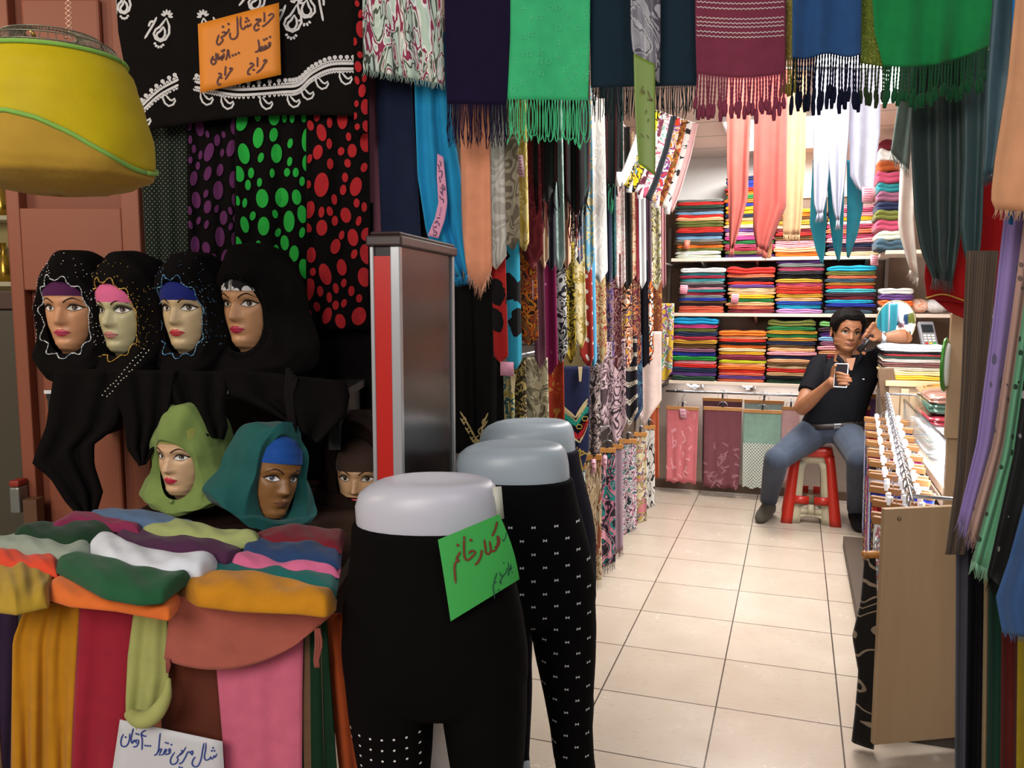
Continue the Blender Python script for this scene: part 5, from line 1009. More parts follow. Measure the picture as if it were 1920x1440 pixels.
# ------------------------------------------------------------------ back wall: boards and stacks of folded scarves
BY = 5.78
M_board = solid('cbb9a8', .5)
BZ = {'low': .828, 'mid': 1.292, 'top': 1.662}
for k, lbl in (('low', 'lowest beige shelf board on the back wall, above the clip hangers'), ('mid', 'middle beige shelf board on the back wall'), ('top', 'top beige shelf board on the back wall, behind the salmon scarf')):
    z = BZ[k]; e = empty('wall_shelf', (-.14, 5.95, z - .022), lbl, 'shelf', 'shelves on the back wall')
    G().box((-.14, (BY + 6.12) / 2, z - .011), (1.36, 6.12 - BY, .022)).make('board', M_board, e, smooth=False, bevel=.002)
    for x in (-.62, -.26, .10, .42): g = G(); g.add([(x - .008, 6.12, z - .022), (x + .008, 6.12, z - .022), (x - .008, BY + .06, z - .022), (x + .008, BY + .06, z - .022), (x - .008, 6.12, z - .09), (x + .008, 6.12, z - .09)], [(0, 1, 3, 2), (0, 2, 4), (1, 5, 3), (2, 3, 5, 4), (0, 4, 5, 1)]); g.make('bracket', solid('d9d6d2', .4, .3), e, smooth=False)
for x, l in ((-.875, 'left'), (.56, 'right')):
    e = empty('shelf_upright', (x, 6.10, .83), 'slotted grey metal upright at the %s end of the back shelves' % ('corner' if l == 'left' else 'mirror'), 'shelf upright', 'shelf uprights on the back wall'); G().box((x, 6.105, 1.36), (.025, .03, 1.06)).make('post', solid('8f8a86', .4, .5), e, smooth=False, bevel=.002)
def slab_mesh(seed):
    r = random.Random(seed); prof = [(.5, .04), (-.44, 0), (-.485, .10), (-.5, .27), (-.488, .43), (-.468, .5), (-.488, .57), (-.5, .74), (-.487, .9), (-.45, 1.0), (-.2, 1.02), (.2, 1.01), (.5, .97)]
    ph = [r.uniform(0, 6) for _ in range(5)]; rings = []; n = 14
    for i in range(n + 1):
        t = i / n; x = t - .5; e = min(1, (min(t, 1 - t) / .05)) ** .5; R_ = []
        for y, z in prof:
            zz = .5 + (z - .5) * (.55 + .45 * e); zz += .10 * math.sin(7 * t + ph[0]) * z + .07 * math.sin(15 * t + ph[1]) * z + .06 * math.sin(9 * t + ph[3])
            R_.append(Vector((x * (1 + .012 * math.sin(z * 9 + ph[2])), y * (.97 + .03 * e) + .012 * math.sin(8 * t + ph[4]), zz)))
        rings.append(R_)
    g = G(); g.loft(rings); o = g.make('folded_scarf', F('ffffff'), org=(0, 0, 0)); m = o.data; bpy.data.objects.remove(o); return m
SLABS = [slab_mesh(s) for s in range(6)]
ORD = ['topmost', 'second', 'third', 'fourth', 'fifth', 'sixth', 'seventh', 'eighth', 'ninth', 'tenth', 'eleventh', 'twelfth', 'thirteenth', 'fourteenth', 'fifteenth', 'sixteenth', 'seventeenth', 'eighteenth', 'nineteenth', 'twentieth', 'twenty-first', 'twenty-second', 'twenty-third']
CN = {'white': 'd8d6d2', 'teal': '1f6e74', 'crimson': '8f1f36', 'grey': '6f7470', 'plum': '3a2430', 'pink': 'd08a92', 'blue': '1f3f8f', 'brown': '5c3f22', 'salmon': 'c4573e', 'red': 'b8231c', 'maroon': '6b1f2a', 'black': '1d1b1e', 'scarlet': 'cc2f1e', 'violet': '5b3a78', 'cream': 'd9c095', 'peach': 'd89a6e', 'yellow': 'd9a21e', 'green': '1f6a35', 'coral': 'd2694a', 'rose': 'a3405a', 'charcoal': '2c2d30', 'mustard': 'ac8226', 'brick': 'a8321f', 'navy': '1b2440', 'cyan': '1a8fae', 'lilac': 'a878a8', 'olive': '5c6028', 'aqua': '3f9aa2', 'slate': '344a58', 'orange': 'd0641c', 'lime': 'b5b81c', 'ochre': '9c6a22', 'mint': 'c5cdb8', 'lightblue': '6f93b0', 'purple': '43205f', 'darkgreen': '1f3a2a', 'azure': '1688b8', 'hotpink': 'b83a78', 'grassgreen': '1c7a2e', 'palegreen': '6aa05a', 'mauve': '7a4a60', 'rust': '9a4a22', 'darkgrey': '3d3d3f', 'tan': 'b08a60', 'royal': '20308f'}
NICE = {'lightblue': 'light blue', 'darkgreen': 'dark green', 'hotpink': 'hot pink', 'grassgreen': 'grass green', 'palegreen': 'pale green', 'darkgrey': 'dark grey', 'royal': 'royal blue'}
def stack(desc, grp, x0, x1, ybase, ytop, cols, z0=None, yf=BY + .015, dep=.27, thick=None, seed=0, Y=None):
    r = random.Random(seed); a = atY(x0, ybase, yf); b = atY(x1, ybase, yf); z = z0 if z0 is not None else a.z; zt = atY((x0 + x1) / 2, ytop, yf).z; w = b.x - a.x; cx = (a.x + b.x) / 2
    wts = [(1.7 if c.endswith('+') else 1.) * r.uniform(.85, 1.15) for c in cols]; s = (zt - z) / sum(wts)
    zz = z + .001
    for i in range(len(cols) - 1, -1, -1):
        h = s * wts[i]; c = cols[i].rstrip('+'); o = bpy.data.objects.new('folded_scarf', SLABS[r.randrange(6)]); COL.objects.link(o)
        o.location = (cx + r.uniform(-.006, .006), yf + dep / 2 + r.uniform(-.008, .008), zz); o.scale = (w * r.uniform(.95, 1.03), dep, h * 1.04); o.rotation_euler = (0, 0, r.uniform(-.025, .025))
        o.material_slots[0].link = 'OBJECT'; o.material_slots[0].material = fab(CN[c], .85, scale=9)
        n = NICE.get(c, c); tag(o, ('folded %s scarf, topmost of %s' if i == 0 else ('folded %s scarf, lowest in %s' if i == len(cols) - 1 else 'folded %s scarf, ' + ORD[i] + ' from the top in %s')) % (n, desc), 'scarf', grp); zz += h
S_ = lambda s: s.split()
gt, gm, gl = 'folded scarves on the top shelf', 'folded scarves on the middle shelf', 'folded scarves on the lowest shelf'
TB = BZ['top']
stack('the grey-topped stack on the top shelf', gt, 1265, 1354, 485, 374, S_('grey red darkgreen darkgrey lightblue red peach olive olive brick red navy lightblue grey brown orange olive white mint'), TB, seed=1)
stack('the stack behind the salmon scarf', gt, 1357, 1450, 482, 330, S_('navy royal royal red orange green orange royal yellow yellow navy peach yellow cream violet pink hotpink green rose crimson olive purple'), TB, seed=2)
stack('the stack behind the cream scarf', gt, 1452, 1546, 478, 392, S_('yellow orange brown mustard cream maroon red brown pink pink peach orange'), TB, seed=3)
stack('the stack behind the teal points', gt, 1549, 1646, 474, 384, S_('pink rose pink yellow white rose coral rose pink navy plum cream'), TB, seed=4)
MB_ = BZ['mid']
stack('the white-topped stack on the middle shelf', gm, 1272, 1358, 590, 503, S_('white+ teal crimson aqua grey plum pink teal crimson grey royal brown plum salmon+ salmon'), MB_, seed=5)
stack('the red-topped stack on the middle shelf', gm, 1363, 1451, 589, 502, S_('red+ coral black scarlet violet cream peach yellow green peach coral maroon'), MB_, seed=6)
stack('the purple-topped stack on the middle shelf', gm, 1454, 1541, 588, 487, S_('purple grey rose charcoal black mustard rose brick scarlet mustard peach blue cyan lilac'), MB_, seed=7)
stack('the turquoise-topped stack on the middle shelf', gm, 1546, 1640, 586, 499, S_('cyan+ olive coral slate ochre red aqua plum maroon cyan royal plum slate'), MB_, seed=8)
LB_ = BZ['low']
stack('the azure-topped stack on the lowest shelf', gl, 1258, 1342, 713, 596, S_('azure+ hotpink olive navy crimson mustard brown mauve royal grassgreen pink red navy violet darkgreen'), LB_, seed=9)
stack('the orange-topped stack on the lowest shelf', gl, 1345, 1434, 713, 621, S_('orange+ peach scarlet black orange cream yellow rose maroon lime peach orange scarlet salmon violet coral'), LB_, seed=10)
stack('the olive-topped stack on the lowest shelf', gl, 1436, 1529, 713, 602, S_('olive+ green mustard green ochre navy brown peach pink navy peach brown cream red tan black darkgreen'), LB_, seed=11)
stack('the pale green-topped stack behind the man', gl, 1533, 1622, 714, 605, S_('palegreen plum purple lightblue mauve pink peach maroon crimson navy brown cream maroon'), LB_, seed=12)
# packaged bundles and stacks further right, on the side shelves
gp = 'wrapped scarf packs beside the middle shelf'
for i, (c, n) in enumerate((('lightblue', 'white and light blue'), ('orange', 'orange'), ('violet', 'violet and pink'), ('white', 'white and orange'))):
    o = bpy.data.objects.new('wrapped_pack', SLABS[i]); COL.objects.link(o); a = atY(1650, 590, 5.6); b = atY(1712, 590, 5.6)
    o.location = ((a.x + b.x) / 2, 5.75, 1.302 + i * .038); o.scale = (b.x - a.x, .26, .038); o.material_slots[0].link = 'OBJECT'; o.material_slots[0].material = pat('floral', (CN[c], 'e8e4e0', CN[c], 'd8602a', CN['violet']), 6, 6, rough=.15, seed=i)
    tag(o, 'wrapped pack of %s scarves, %s on the side shelf by the mirror' % (n, ('lowest', 'second', 'third', 'topmost')[i]), 'pack', gp)
e = empty('side_shelf', (.85, 5.78, 1.27), 'side shelf board behind the mirror and card terminal', 'shelf'); G().box((.84, 5.82, 1.287), (.64, .5, .022)).make('board', M_board, e, smooth=False, bevel=.002)
for x in (.6, 1.1): g = G(); g.box((x, 5.98, 1.24), (.02, .24, .07)); g.make('bracket', solid('d9d6d2', .4, .3), e, smooth=False)
for i, (c, l) in enumerate((('d97a2a', 'orange plastic-wrapped bundle'), ('b9b4b4', 'grey plastic-wrapped bundle'))):
    g = G(); p = atY(1722 + i * 34, 572, 5.7); q = Vector((p.x, 5.72, 1.299)); g.grid(lambda u, v: q + Vector(((.07 + .012 * math.sin(5 * u * 2 * PI + i)) * math.cos(u * 2 * PI) * math.sin(PI * (.02 + .96 * v)), .07 * math.sin(u * 2 * PI) * math.sin(PI * (.02 + .96 * v)), .045 - .045 * math.cos(PI * (.02 + .96 * v)) + .005 * math.sin(9 * u * 2 * PI + 5 * v))), 24, 12, closeu=True)
    tag(g.make('plastic_bundle', pat('floral', (c, 'd9d6d2', c), 20, 20, rough=.15, seed=i), sub=1), l + ' on the side shelf above the card terminal', 'bundle')
gr = 'folded scarves on the upper side shelf'; USZ = atY(1670, 470, 5.35).z
stack('the tall stack on the upper side shelf', gr, 1640, 1704, 470, 262, S_('maroon white rust rose teal mauve navy olive rose mint slate'), USZ, yf=5.35, dep=.3, seed=13)
p = atY(1670, 470, 5.35); e = empty('side_shelf', (.62, 5.5, p.z - .1), 'upper side shelf under the tall leaning stack', 'shelf'); G().box((.86, 5.55, p.z - .011), (.76, .5, .022)).make('board', M_board, e, smooth=False, bevel=.002)
g = G(); g.box((1.0, 5.6, p.z - .06), (.4, .02, .08)); g.make('bracket', solid('d9d6d2', .4, .3), e, smooth=False)
# lower wall: panelling, baseboard, hooks, rod
struct(G().box((.05, 6.11, .42), (2.3, .03, .80)).make('trim_2', wood('b7a79a', 'a99a8c', (2, 2, 8), .35), org=(.05, 6.11, 0), smooth=False))
struct(G().box((.05, 6.09, .03), (2.3, .02, .06)).make('baseboard_back', solid('6b5344', .5), org=(.05, 6.09, 0), smooth=False))
area('shelf_strip_lamp', (-.14, 6.0, .79), (-.14, 6.05, 0), 1.3, 3.5, (.93, .95, 1), .03)
e = empty('hanging_rod', (-.1, 5.93, .70), 'chrome rod under the lowest shelf, carrying clip hangers', 'rod'); g = G(); g.tube([(-.86, 5.93, .735), (.62, 5.93, .735)], .008, 8); g.make('bar', solid('c4c6cc', .2, .9), e)
for x in (-.8, -.1, .58): g = G(); g.tube([(x, 5.93, .735), (x, 6.1, .735)], .006, 6); g.make('bracket', solid('c4c6cc', .2, .9), e)
for i, (x, w) in enumerate(((1303, 'left of the mauve shawl'), (1403, 'above the mint shawl'))):
    p = atY(x, 722, 6.06); g = G()
    for s in (-1, 1): g.tube(crom([p, p + Vector((s * .025, -.03, -.008)), p + Vector((s * .05, -.05, .012))], 8), [.009, .009, .008, .008, .007, .007, .006, .006, .004], 8)
    g.box(p + Vector((0, .015, -.01)), (.03, .03, .05)); tag(g.make('coat_hook', solid('eceaf0', .2)), 'white double coat hook under the lowest shelf, ' + w, 'hook', 'coat hooks under the lowest shelf')
XV = Vector((1, 0, 0))
def back_hanger(x0, x1, ybar, yb, mat, lbl, hl, Y=5.90, extra=(), seed=0):
    a = atY(x0, ybar, Y); b = atY(x1, ybar, Y); z = a.z; d0 = Y; wv = b.x - a.x; zb = atY((x0 + x1) / 2, yb, Y).z; g = G(); r = random.Random(seed); ph = r.uniform(0, 6)
    def fn(u, v): return Vector((a.x + wv * (u * (1 - .06 * v) + .03 * v), Y - .003 - .006 * math.sin(3 * 2 * PI * u + ph) * v, z + .005 + (zb - z - .005) * v + .008 * math.sin(6 * PI * u) * v ** 6))
    g.grid(fn, 24, 18, uvs=(wv, z - zb)); o = tag(g.make('hanging_shawl', mat, org=fn(.5, 0), solidify=.003), lbl, 'shawl', 'shawls on clip hangers at the back wall')
    clip_hanger(Vector(((a.x + b.x) / 2, Y, 0)), XV, wv * 1.02, z, hl, 'wooden clip hangers at the back wall', .735 - z - .03, ('c48f58', 'b07c46'))
    return o, fn, z, zb
def sprigs(o, fn, col, n, seed, vmin=0., w=.0016, dense=1.):
    r = random.Random(seed); g = G()
    for i in range(n):
        u, v = r.uniform(.08, .92), vmin + (1 - vmin) * r.uniform(.05, .97); a0 = r.uniform(0, 6.28)
        def pl(x, y): return fn(min(.99, max(.01, u + x)), min(.995, max(0, v + y))) - Vector((0, .0025, 0))
        s = .09; P = [(s * t * math.cos(a0 + .9 * t), s * .5 * t * math.sin(a0 + .9 * t)) for t in (0, .4, .8, 1.2)]
        strokes(g, [P] + [[P[k], (P[k][0] + .06 * math.cos(a0 + q), P[k][1] + .03 * math.sin(a0 + q))] for k in (1, 2, 3) for q in (1.1, -1.0)], pl, .012, n=6)
    merge_marks(o, g, F(col, .7))
o, fn, z, zb = back_hanger(1250, 1310, 764, 905, F('c46a70', .8), 'salmon pink shawl with pale embroidered sprigs, on the back wall', 'wooden clip hanger holding the salmon pink embroidered shawl', seed=1); sprigs(o, fn, 'dc9aa0', 26, 1)
card('pink paper tag pinned on the salmon embroidered shawl', 1276, 766, 1288, 784, depth(fn(.5, .1)) - .015, lines=2, sk=-2)
o, fn, z, zb = back_hanger(1320, 1391, 765, 915, F('714048', .8), 'mauve shawl with tone on tone embroidery, on the back wall', 'wooden clip hanger holding the mauve embroidered shawl', seed=2); sprigs(o, fn, '9a6a72', 34, 2, .4)
o, fn, z, zb = back_hanger(1394, 1466, 770, 915, F('7d9a8c', .8), 'mint green shawl with white perforated lace hem, on the back wall', 'wooden clip hanger holding the mint lace shawl', seed=3)
g = G(); g.grid(lambda u, v: fn(u, .42 + .585 * v) - Vector((0, .004, 0)), 20, 10, uvs=(.26, .30)); g.make('lace_hem', pat('grid', ('b9bfb4', '3a3f3c'), 64, 64, .26, seed=3), o)
for i, (x0, x1, yb, c, l) in enumerate(((1318, 1392, 748, '5a3a44', 'plum'), (1396, 1470, 752, '8fa3a0', 'grey-green'), (1466, 1500, 765, 'c9a0a0', 'dusty pink'))):
    back_hanger(x0, x1, yb, 905, F(c, .8), '%s shawl on a rear clip hanger against the back wall' % l, 'rear wooden clip hanger holding the %s shawl' % l, Y=5.96, seed=5 + i)
for i, (x0, x1, yb, bot, c, l) in enumerate(((1606, 1632, 764, 930, '8f1f4a', 'magenta'), (1622, 1646, 742, 920, '7a5a9a', 'lavender'), (1630, 1652, 765, 900, '20307a', 'royal blue'))):
    back_hanger(x0, x1, yb, bot, F(c, .8), '%s shawl hanging between the seated man and the counter' % l, 'clip hanger of the %s shawl beside the counter' % l, Y=5.90 + .028 * i, seed=9 + i)
# ceiling lamps as fixtures; the shop mouth panel is added, unseen, for the wall fill
for i, (x, y, lx, ly) in enumerate(((.30, 4.0, .5, 1.0), (-.15, 5.2, .5, .9), (-.05, 2.95, .4, .7))):
    e = empty('ceiling_light', (x, y, 2.33), 'flat white ceiling light panel %s' % ('above the sheer scarves', 'above the back shelves', 'just inside the shop mouth')[i], 'ceiling light', 'ceiling light panels')
    G().box((x, y, 2.355), (lx + .04, ly + .04, .03)).make('frame', solid('e6e6e6', .4), e, smooth=False, bevel=.004); G().box((x, y, 2.335), (lx, ly, .012)).make('diffuser', solid('fffdf8', .4, emit=3.5), e, smooth=False)

# ------------------------------------------------------------------ counter
P0 = Vector((.262, 2.63, 0)); P1 = Vector((.517, 2.765, 0)); ax = (P1 - P0).normalized(); ay = Vector((-ax.y, ax.x, 0))
ct = empty('counter', (.5, 3.8, 0), 'beige wooden counter with wide end panel facing the lane', 'counter'); M_oak = wood('a98d6e', '9c8060', (14, 14, 1.4), .45)
g = G(); c = (P0 + P1) / 2 + UP * .415 + ax * .10; g.box(c, ((P1 - P0).length + .2, .02, .73), 0, (ax, ay, UP)); ep = g.make('end_panel', M_oak, ct, smooth=False, bevel=.002)
g = G(); p = P0 + ax * .045 + UP * .75 - ay * .012; g.sphere(p, .006, 6); g.make('screw', solid('8a7a60', .3, .9), ep)
g = G(); g.box((.74, 3.85, .30), (.04, 2.2, .58)); g.make('back_board', M_oak, ct, smooth=False)
g = G(); g.box((.50, 3.85, .04), (.42, 2.1, .06)); g.make('plinth', solid('4a3c30', .6), ct, smooth=False)
for y in (2.80, 4.86): g = G(); g.box((.5, y, .02), (.4, .05, .04)); g.make('leg', solid('3a3028', .6), ct, smooth=False)
g = G(); g.tube([(.361, 2.80, .775), (.475, 4.9, .887)], .005, 8); g.make('hanging_rail', solid('c4c6cc', .2, .9), ct)
for y, x_, z_ in ((2.84, .363, .777), (4.84, .472, .884)): g = G(); g.tube([(x_, y, z_), (.72, y, z_), (.72, y, .55)], .007, 6); g.make('rail_bracket', solid('c4c6cc', .2, .9), ct)
SHC = [('blue and rose flowered shawl', ('c9d0d2', '7a96a6', 'b06a74', 'd3d8d8')), ('brown and gold paisley shawl', ('2a1c14', '8a6a40', '2a1c14', 'a08050')), ('red flower print shawl', ('a81e22', 'c23a30', '7a1418')), ('orange-trimmed black shawl', ('1c1816', 'b8602a', '1c1816')), ('royal blue shawl', ('1c2a8a', '2436a0', '18226e')), ('lilac shawl', ('9a8ab8', 'b0a2c8', '8878a8')), ('white satin shawl', ('d6d4da', 'e4e2e8', 'c4c2cc')), ('silver grey shawl', ('8a8a92', 'a0a0a8', '787880')), ('black and white checked shawl', ('1a1a1c', 'c9c9cc', '1a1a1c')), ('violet shawl', ('4a2a7a', '5c3a8e', '3c2066')), ('magenta shawl', ('8e1a54', 'a22a66', '781246')), ('pale green shawl', ('8aa894', 'a0bca8', '789682'))]
for i in range(20):
    n, cc3 = SHC[i % 12]; y = 2.92 + i * .098; w = .22; zb_ = .662 + .0052 * i - .012 * (i % 2); xc = .368 + .0055 * i
    rz_ = -.42 + .10 * math.sin(i * 2.1); hax = Vector((math.cos(rz_), math.sin(rz_), 0)); c = Vector((xc, y, zb_))
    g = G(); ph = i * 1.3; g.grid(lambda u, v: c + hax * ((u - .5) * w * (1 - .1 * v)) + Vector((0, .012 * math.sin(2 * PI * 2 * u + ph) * v, .004 - v * (.56 + .03 * (i % 4)))), 18, 12, uvs=(.25, .56))
    tag(g.make('hanging_shawl', pat('floral', cc3, 22, 16, seed=40 + i), org=c, solidify=.003), '%s on the counter rail, %s' % (n, 'next to the end panel' if i == 0 else 'hanger %s from the end panel' % ORD[i]), 'shawl', 'shawls hanging along the counter')
    clip_hanger(c, hax, w * 1.02, zb_, 'silver hooked clip hanger at the counter, %s' % ('nearest the end panel' if i == 0 else ORD[i] + ' from the end panel'), 'clip hangers along the counter', (.775 + (y - 2.8) * .0533) - zb_ - .035, ('8f6238', '7d5430'), .0032)
area('counter_strip_lamp', (.535, 3.85, .93), (.42, 3.85, .7), 1.9, 17, (.9, .95, 1), .02).rotation_euler = (0, -.35, PI / 2)
# dress hanging on the aisle side of the end panel
o, row, _ = sheet('hanging_dress', [(1624, 1046), (1616, 1130), (1600, 1194), (1612, 1260), (1606, 1330), (1599, 1392)], [(1640, 1046), (1646, 1200), (1644, 1300), (1636, 1404)], depth(P0) + .05, pat('brocade', ('15110f', '8a7a68'), 7, 6, .86, seed=4), .01, 1, 360, thick=.012); tag(o, 'black dress with pale bands hanging at the counter\'s aisle edge', 'dress')
e = empty('wooden_hanger', atD(1630, 1040, depth(P0) + .05), 'turned wooden hanger end sticking out beside the counter end panel', 'hanger'); q = wl(e); g = G(); g.tube([q - HX * .022, q - HX * .014, q - HX * .008, q, q + HX * .05], [.010, .014, .009, .012, .011], 10); g.make('arm', wood('a8733a', '95642f', (30, 30, 3), .4), e)
g = G(); g.tube(crom([q + HX * .03 + HD * .02, q + HX * .03 + UP * .03 + HD * .03, q + HX * .045 + UP * .045 + HD * .05], 6), .0022, 6); g.make('wire_hook', solid('c9ccd2', .2, .9), e)
# showcase above the rail
sc_ = empty('showcase', (.8, 3.85, .60), 'wooden showcase with tilted glass front above the hanger rail', 'showcase')
g = G(); g.box((.845, 3.86, .625), (.60, 2.08, .03)); g.make('base_board', M_oak, sc_, smooth=False)
g = G(); g.box((.565, 3.86, .668), (.036, 2.08, .034)); g.make('front_bar', M_oak, sc_, smooth=False, bevel=.002)
for y in (2.86, 4.88): g = G(); g.box((.565, y, .76 if y > 4 else .70), (.04, .04, .30 if y > 4 else .18)); g.make('post', M_oak, sc_, smooth=False, bevel=.002)
g = G(); g.box((.85, 4.89, .76), (.58, .02, .26)); g.make('end_board', M_oak, sc_, smooth=False)
g = G(); g.box((1.14, 3.85, .83), (.02, 2.1, .42)); g.make('back_board', M_oak, sc_, smooth=False)
g = G(); g.box((.562, 3.87, .768), (.006, 1.98, .165)); gl = g.make('glass_pane', glass('cdd8da', .30), sc_, smooth=False)
g = G(); g.box((.562, 3.87, .854), (.010, 1.98, .007)); g.make('glass_edge', solid('0c0e0e', .2), gl, smooth=False)
for i, (n, c) in enumerate((('clear-wrapped white', 'c4cac8'), ('clear-wrapped grey-green', '6a7c74'), ('clear-wrapped white and silver', 'd2d4d4'), ('clear-wrapped maroon', '6e2028'), ('clear-wrapped dark green', '2c4034'), ('clear-wrapped brown-striped', '6e4a3e'))):
    o = bpy.data.objects.new('wrapped_pack', SLABS[i % 6]); COL.objects.link(o); o.location = (.86, 4.5, .642 + i * .052); o.scale = (.52, .5, .052); o.material_slots[0].link = 'OBJECT'; o.material_slots[0].material = solid(c, .12, coat=.6); tag(o, '%s scarf pack, %s in the showcase' % (n, ('lowest', 'second lowest', 'third lowest', 'fourth lowest', 'fifth lowest', 'topmost')[i]), 'pack', 'wrapped packs in the showcase')
for i, (n, c, y) in enumerate((('red', 'b8321e', 3.62), ('cream', 'c9bfa2', 3.45), ('slate', '56646e', 3.95), ('white', 'c9ccd0', 3.78))):
    o = bpy.data.objects.new('wrapped_pack', SLABS[i]); COL.objects.link(o); o.location = (.86, y, .642); o.scale = (.5, .15, .13 + .02 * i); o.material_slots[0].link = 'OBJECT'; o.material_slots[0].material = solid(c, .15, coat=.5); tag(o, 'upright %s scarf pack behind the showcase glass' % n, 'pack', 'upright packs in the showcase')
cb = empty('cabinet', (.85, 5.27, 0), 'beige cabinet beside the seated man, topped with folded scarves', 'cabinet')
g = G(); g.box((.82, 5.28, .46), (.66, .70, .92)); g.make('body', M_oak, cb, smooth=False, bevel=.003); g = G(); g.box((.82, 5.27, .935), (.70, .74, .03)); g.make('top', wood('b89a72', 'a98a62', (6, 20, 20), .4), cb, smooth=False, bevel=.003)
gc = 'folded scarves on the cabinet beside the man'
zz = .951
for i, (c, n, h, w) in enumerate((('c79a2a', 'yellow', .024, .30), ('c9b07a', 'cream yellow', .026, .32), ('b3a48c', 'sand', .018, .30), ('5e3a34', 'maroon brown', .026, .31), ('b8a89c', 'pale beige', .020, .31), ('23382a', 'dark green', .016, .31), ('a3212a', 'red', .010, .30), ('1f1d1e', 'black', .012, .32), ('b4b8bc', 'silver grey', .030, .34))):
    o = bpy.data.objects.new('folded_scarf', SLABS[i % 6]); COL.objects.link(o); o.location = (.615 - (.34 - w) / 2 * .3, 5.10, zz); o.scale = (w, .30, h * 1.05); o.material_slots[0].link = 'OBJECT'; o.material_slots[0].material = fab(c, .85, scale=9); zz += h
    tag(o, 'folded %s scarf on the cabinet, %s' % (n, 'directly under the man\'s elbow' if i == 8 else 'lowest of the stack' if i == 0 else ORD[8 - i] + ' from the top'), 'scarf', gc)
STZ = zz
o, row, _ = hang('hanging_scarf', 'brown fringed scarf end slipping over the cabinet\'s aisle corner', [(1646, 690), (1650, 740), (1662, 790)], [(1676, 690), (1684, 740), (1690, 800)], depth((.45, 4.95, 0)) - .03, fab('5c4634', .85), .008, 1.5, 371)
fringe(o, row, .05, 14, F('5c4634', .85), 'fray', .0016, 2)
# round mirror, card terminal, telephone base
mc = Vector((.57, 5.52, 1.245)); e = empty('round_mirror', (.57, 5.55, .951), 'round table mirror standing behind the folded scarves', 'mirror'); mn = Vector((-.138, -.98, .143)).normalized(); mu = UP - mn * UP.dot(mn); mu.normalize(); mr = mu.cross(mn)
g = G(); g.loft([[mc + mn * o_ + (mr * math.cos(a) * .105 + mu * math.sin(a) * .132) * k for a in [2 * PI * i / 40 for i in range(40)]] for o_, k in ((-.008, 1), (.0, 1.0))]); g.make('glass', solid('e6ecec', .02, 1.), e, smooth=False)
g = G(); g.tube([mc + mr * math.cos(a) * .108 + mu * math.sin(a) * .135 for a in [2 * PI * i / 48 for i in range(49)]], .0045, 6); g.make('rim', solid('b9ab88', .3, .7), e)
g = G(); g.tube([mc - mu * .132 - mn * .01, (mc.x + .03, 5.56, .96)], .007, 8); g.loft([[Vector((mc.x + .03 + r * math.cos(a), 5.56 + r * math.sin(a), z)) for a in [2 * PI * i / 20 for i in range(20)]] for r, z in ((.06, .951), (.055, .96), (.01, .966))]); g.make('stand', solid('b9ab88', .3, .7), e)
bx = G().box((.76, 5.45, 1.02), (.22, .2, .135)).make('dark_box', solid('2a2422', .4), smooth=False, bevel=.01); tag(bx, 'dark plastic-wrapped box under the card terminal', 'box')
tc = Vector((.735, 5.42, 1.09)); e = empty('card_terminal', tc, 'grey card payment terminal tilted up beside the mirror', 'card terminal'); ta = Vector((1, .15, 0)).normalized(); tn = Vector((-.12, -.72, .62)).normalized(); tu = tn.cross(ta) * -1; tu = -tu if tu.z < 0 else tu
A3 = (ta, tu, ta.cross(tu)); c = tc + UP * .085
g = G(); g.box(c, (.088, .20, .035), 0, A3); bd = g.make('body', solid('6e6c70', .4), e, smooth=False, bevel=.008)
fr_ = A3[2] if A3[2].dot(EYE - c) > 0 else -A3[2]
g = G(); g.box(c + tu * .04 + fr_ * .018, (.062, .06, .004), 0, A3); g.make('screen', solid('1c2226', .1), bd, smooth=False)
for r_ in range(4):
    for k in range(3): g = G(); g.box(c + tu * (-.015 - r_ * .02) + ta * ((k - 1) * .022) + fr_ * .019, (.015, .012, .004), 0, A3); g.make('key', solid('c9c6b8' if r_ < 3 else ('a82a22', 'c9a22a', '2a8a3a')[k], .4), bd, smooth=False)
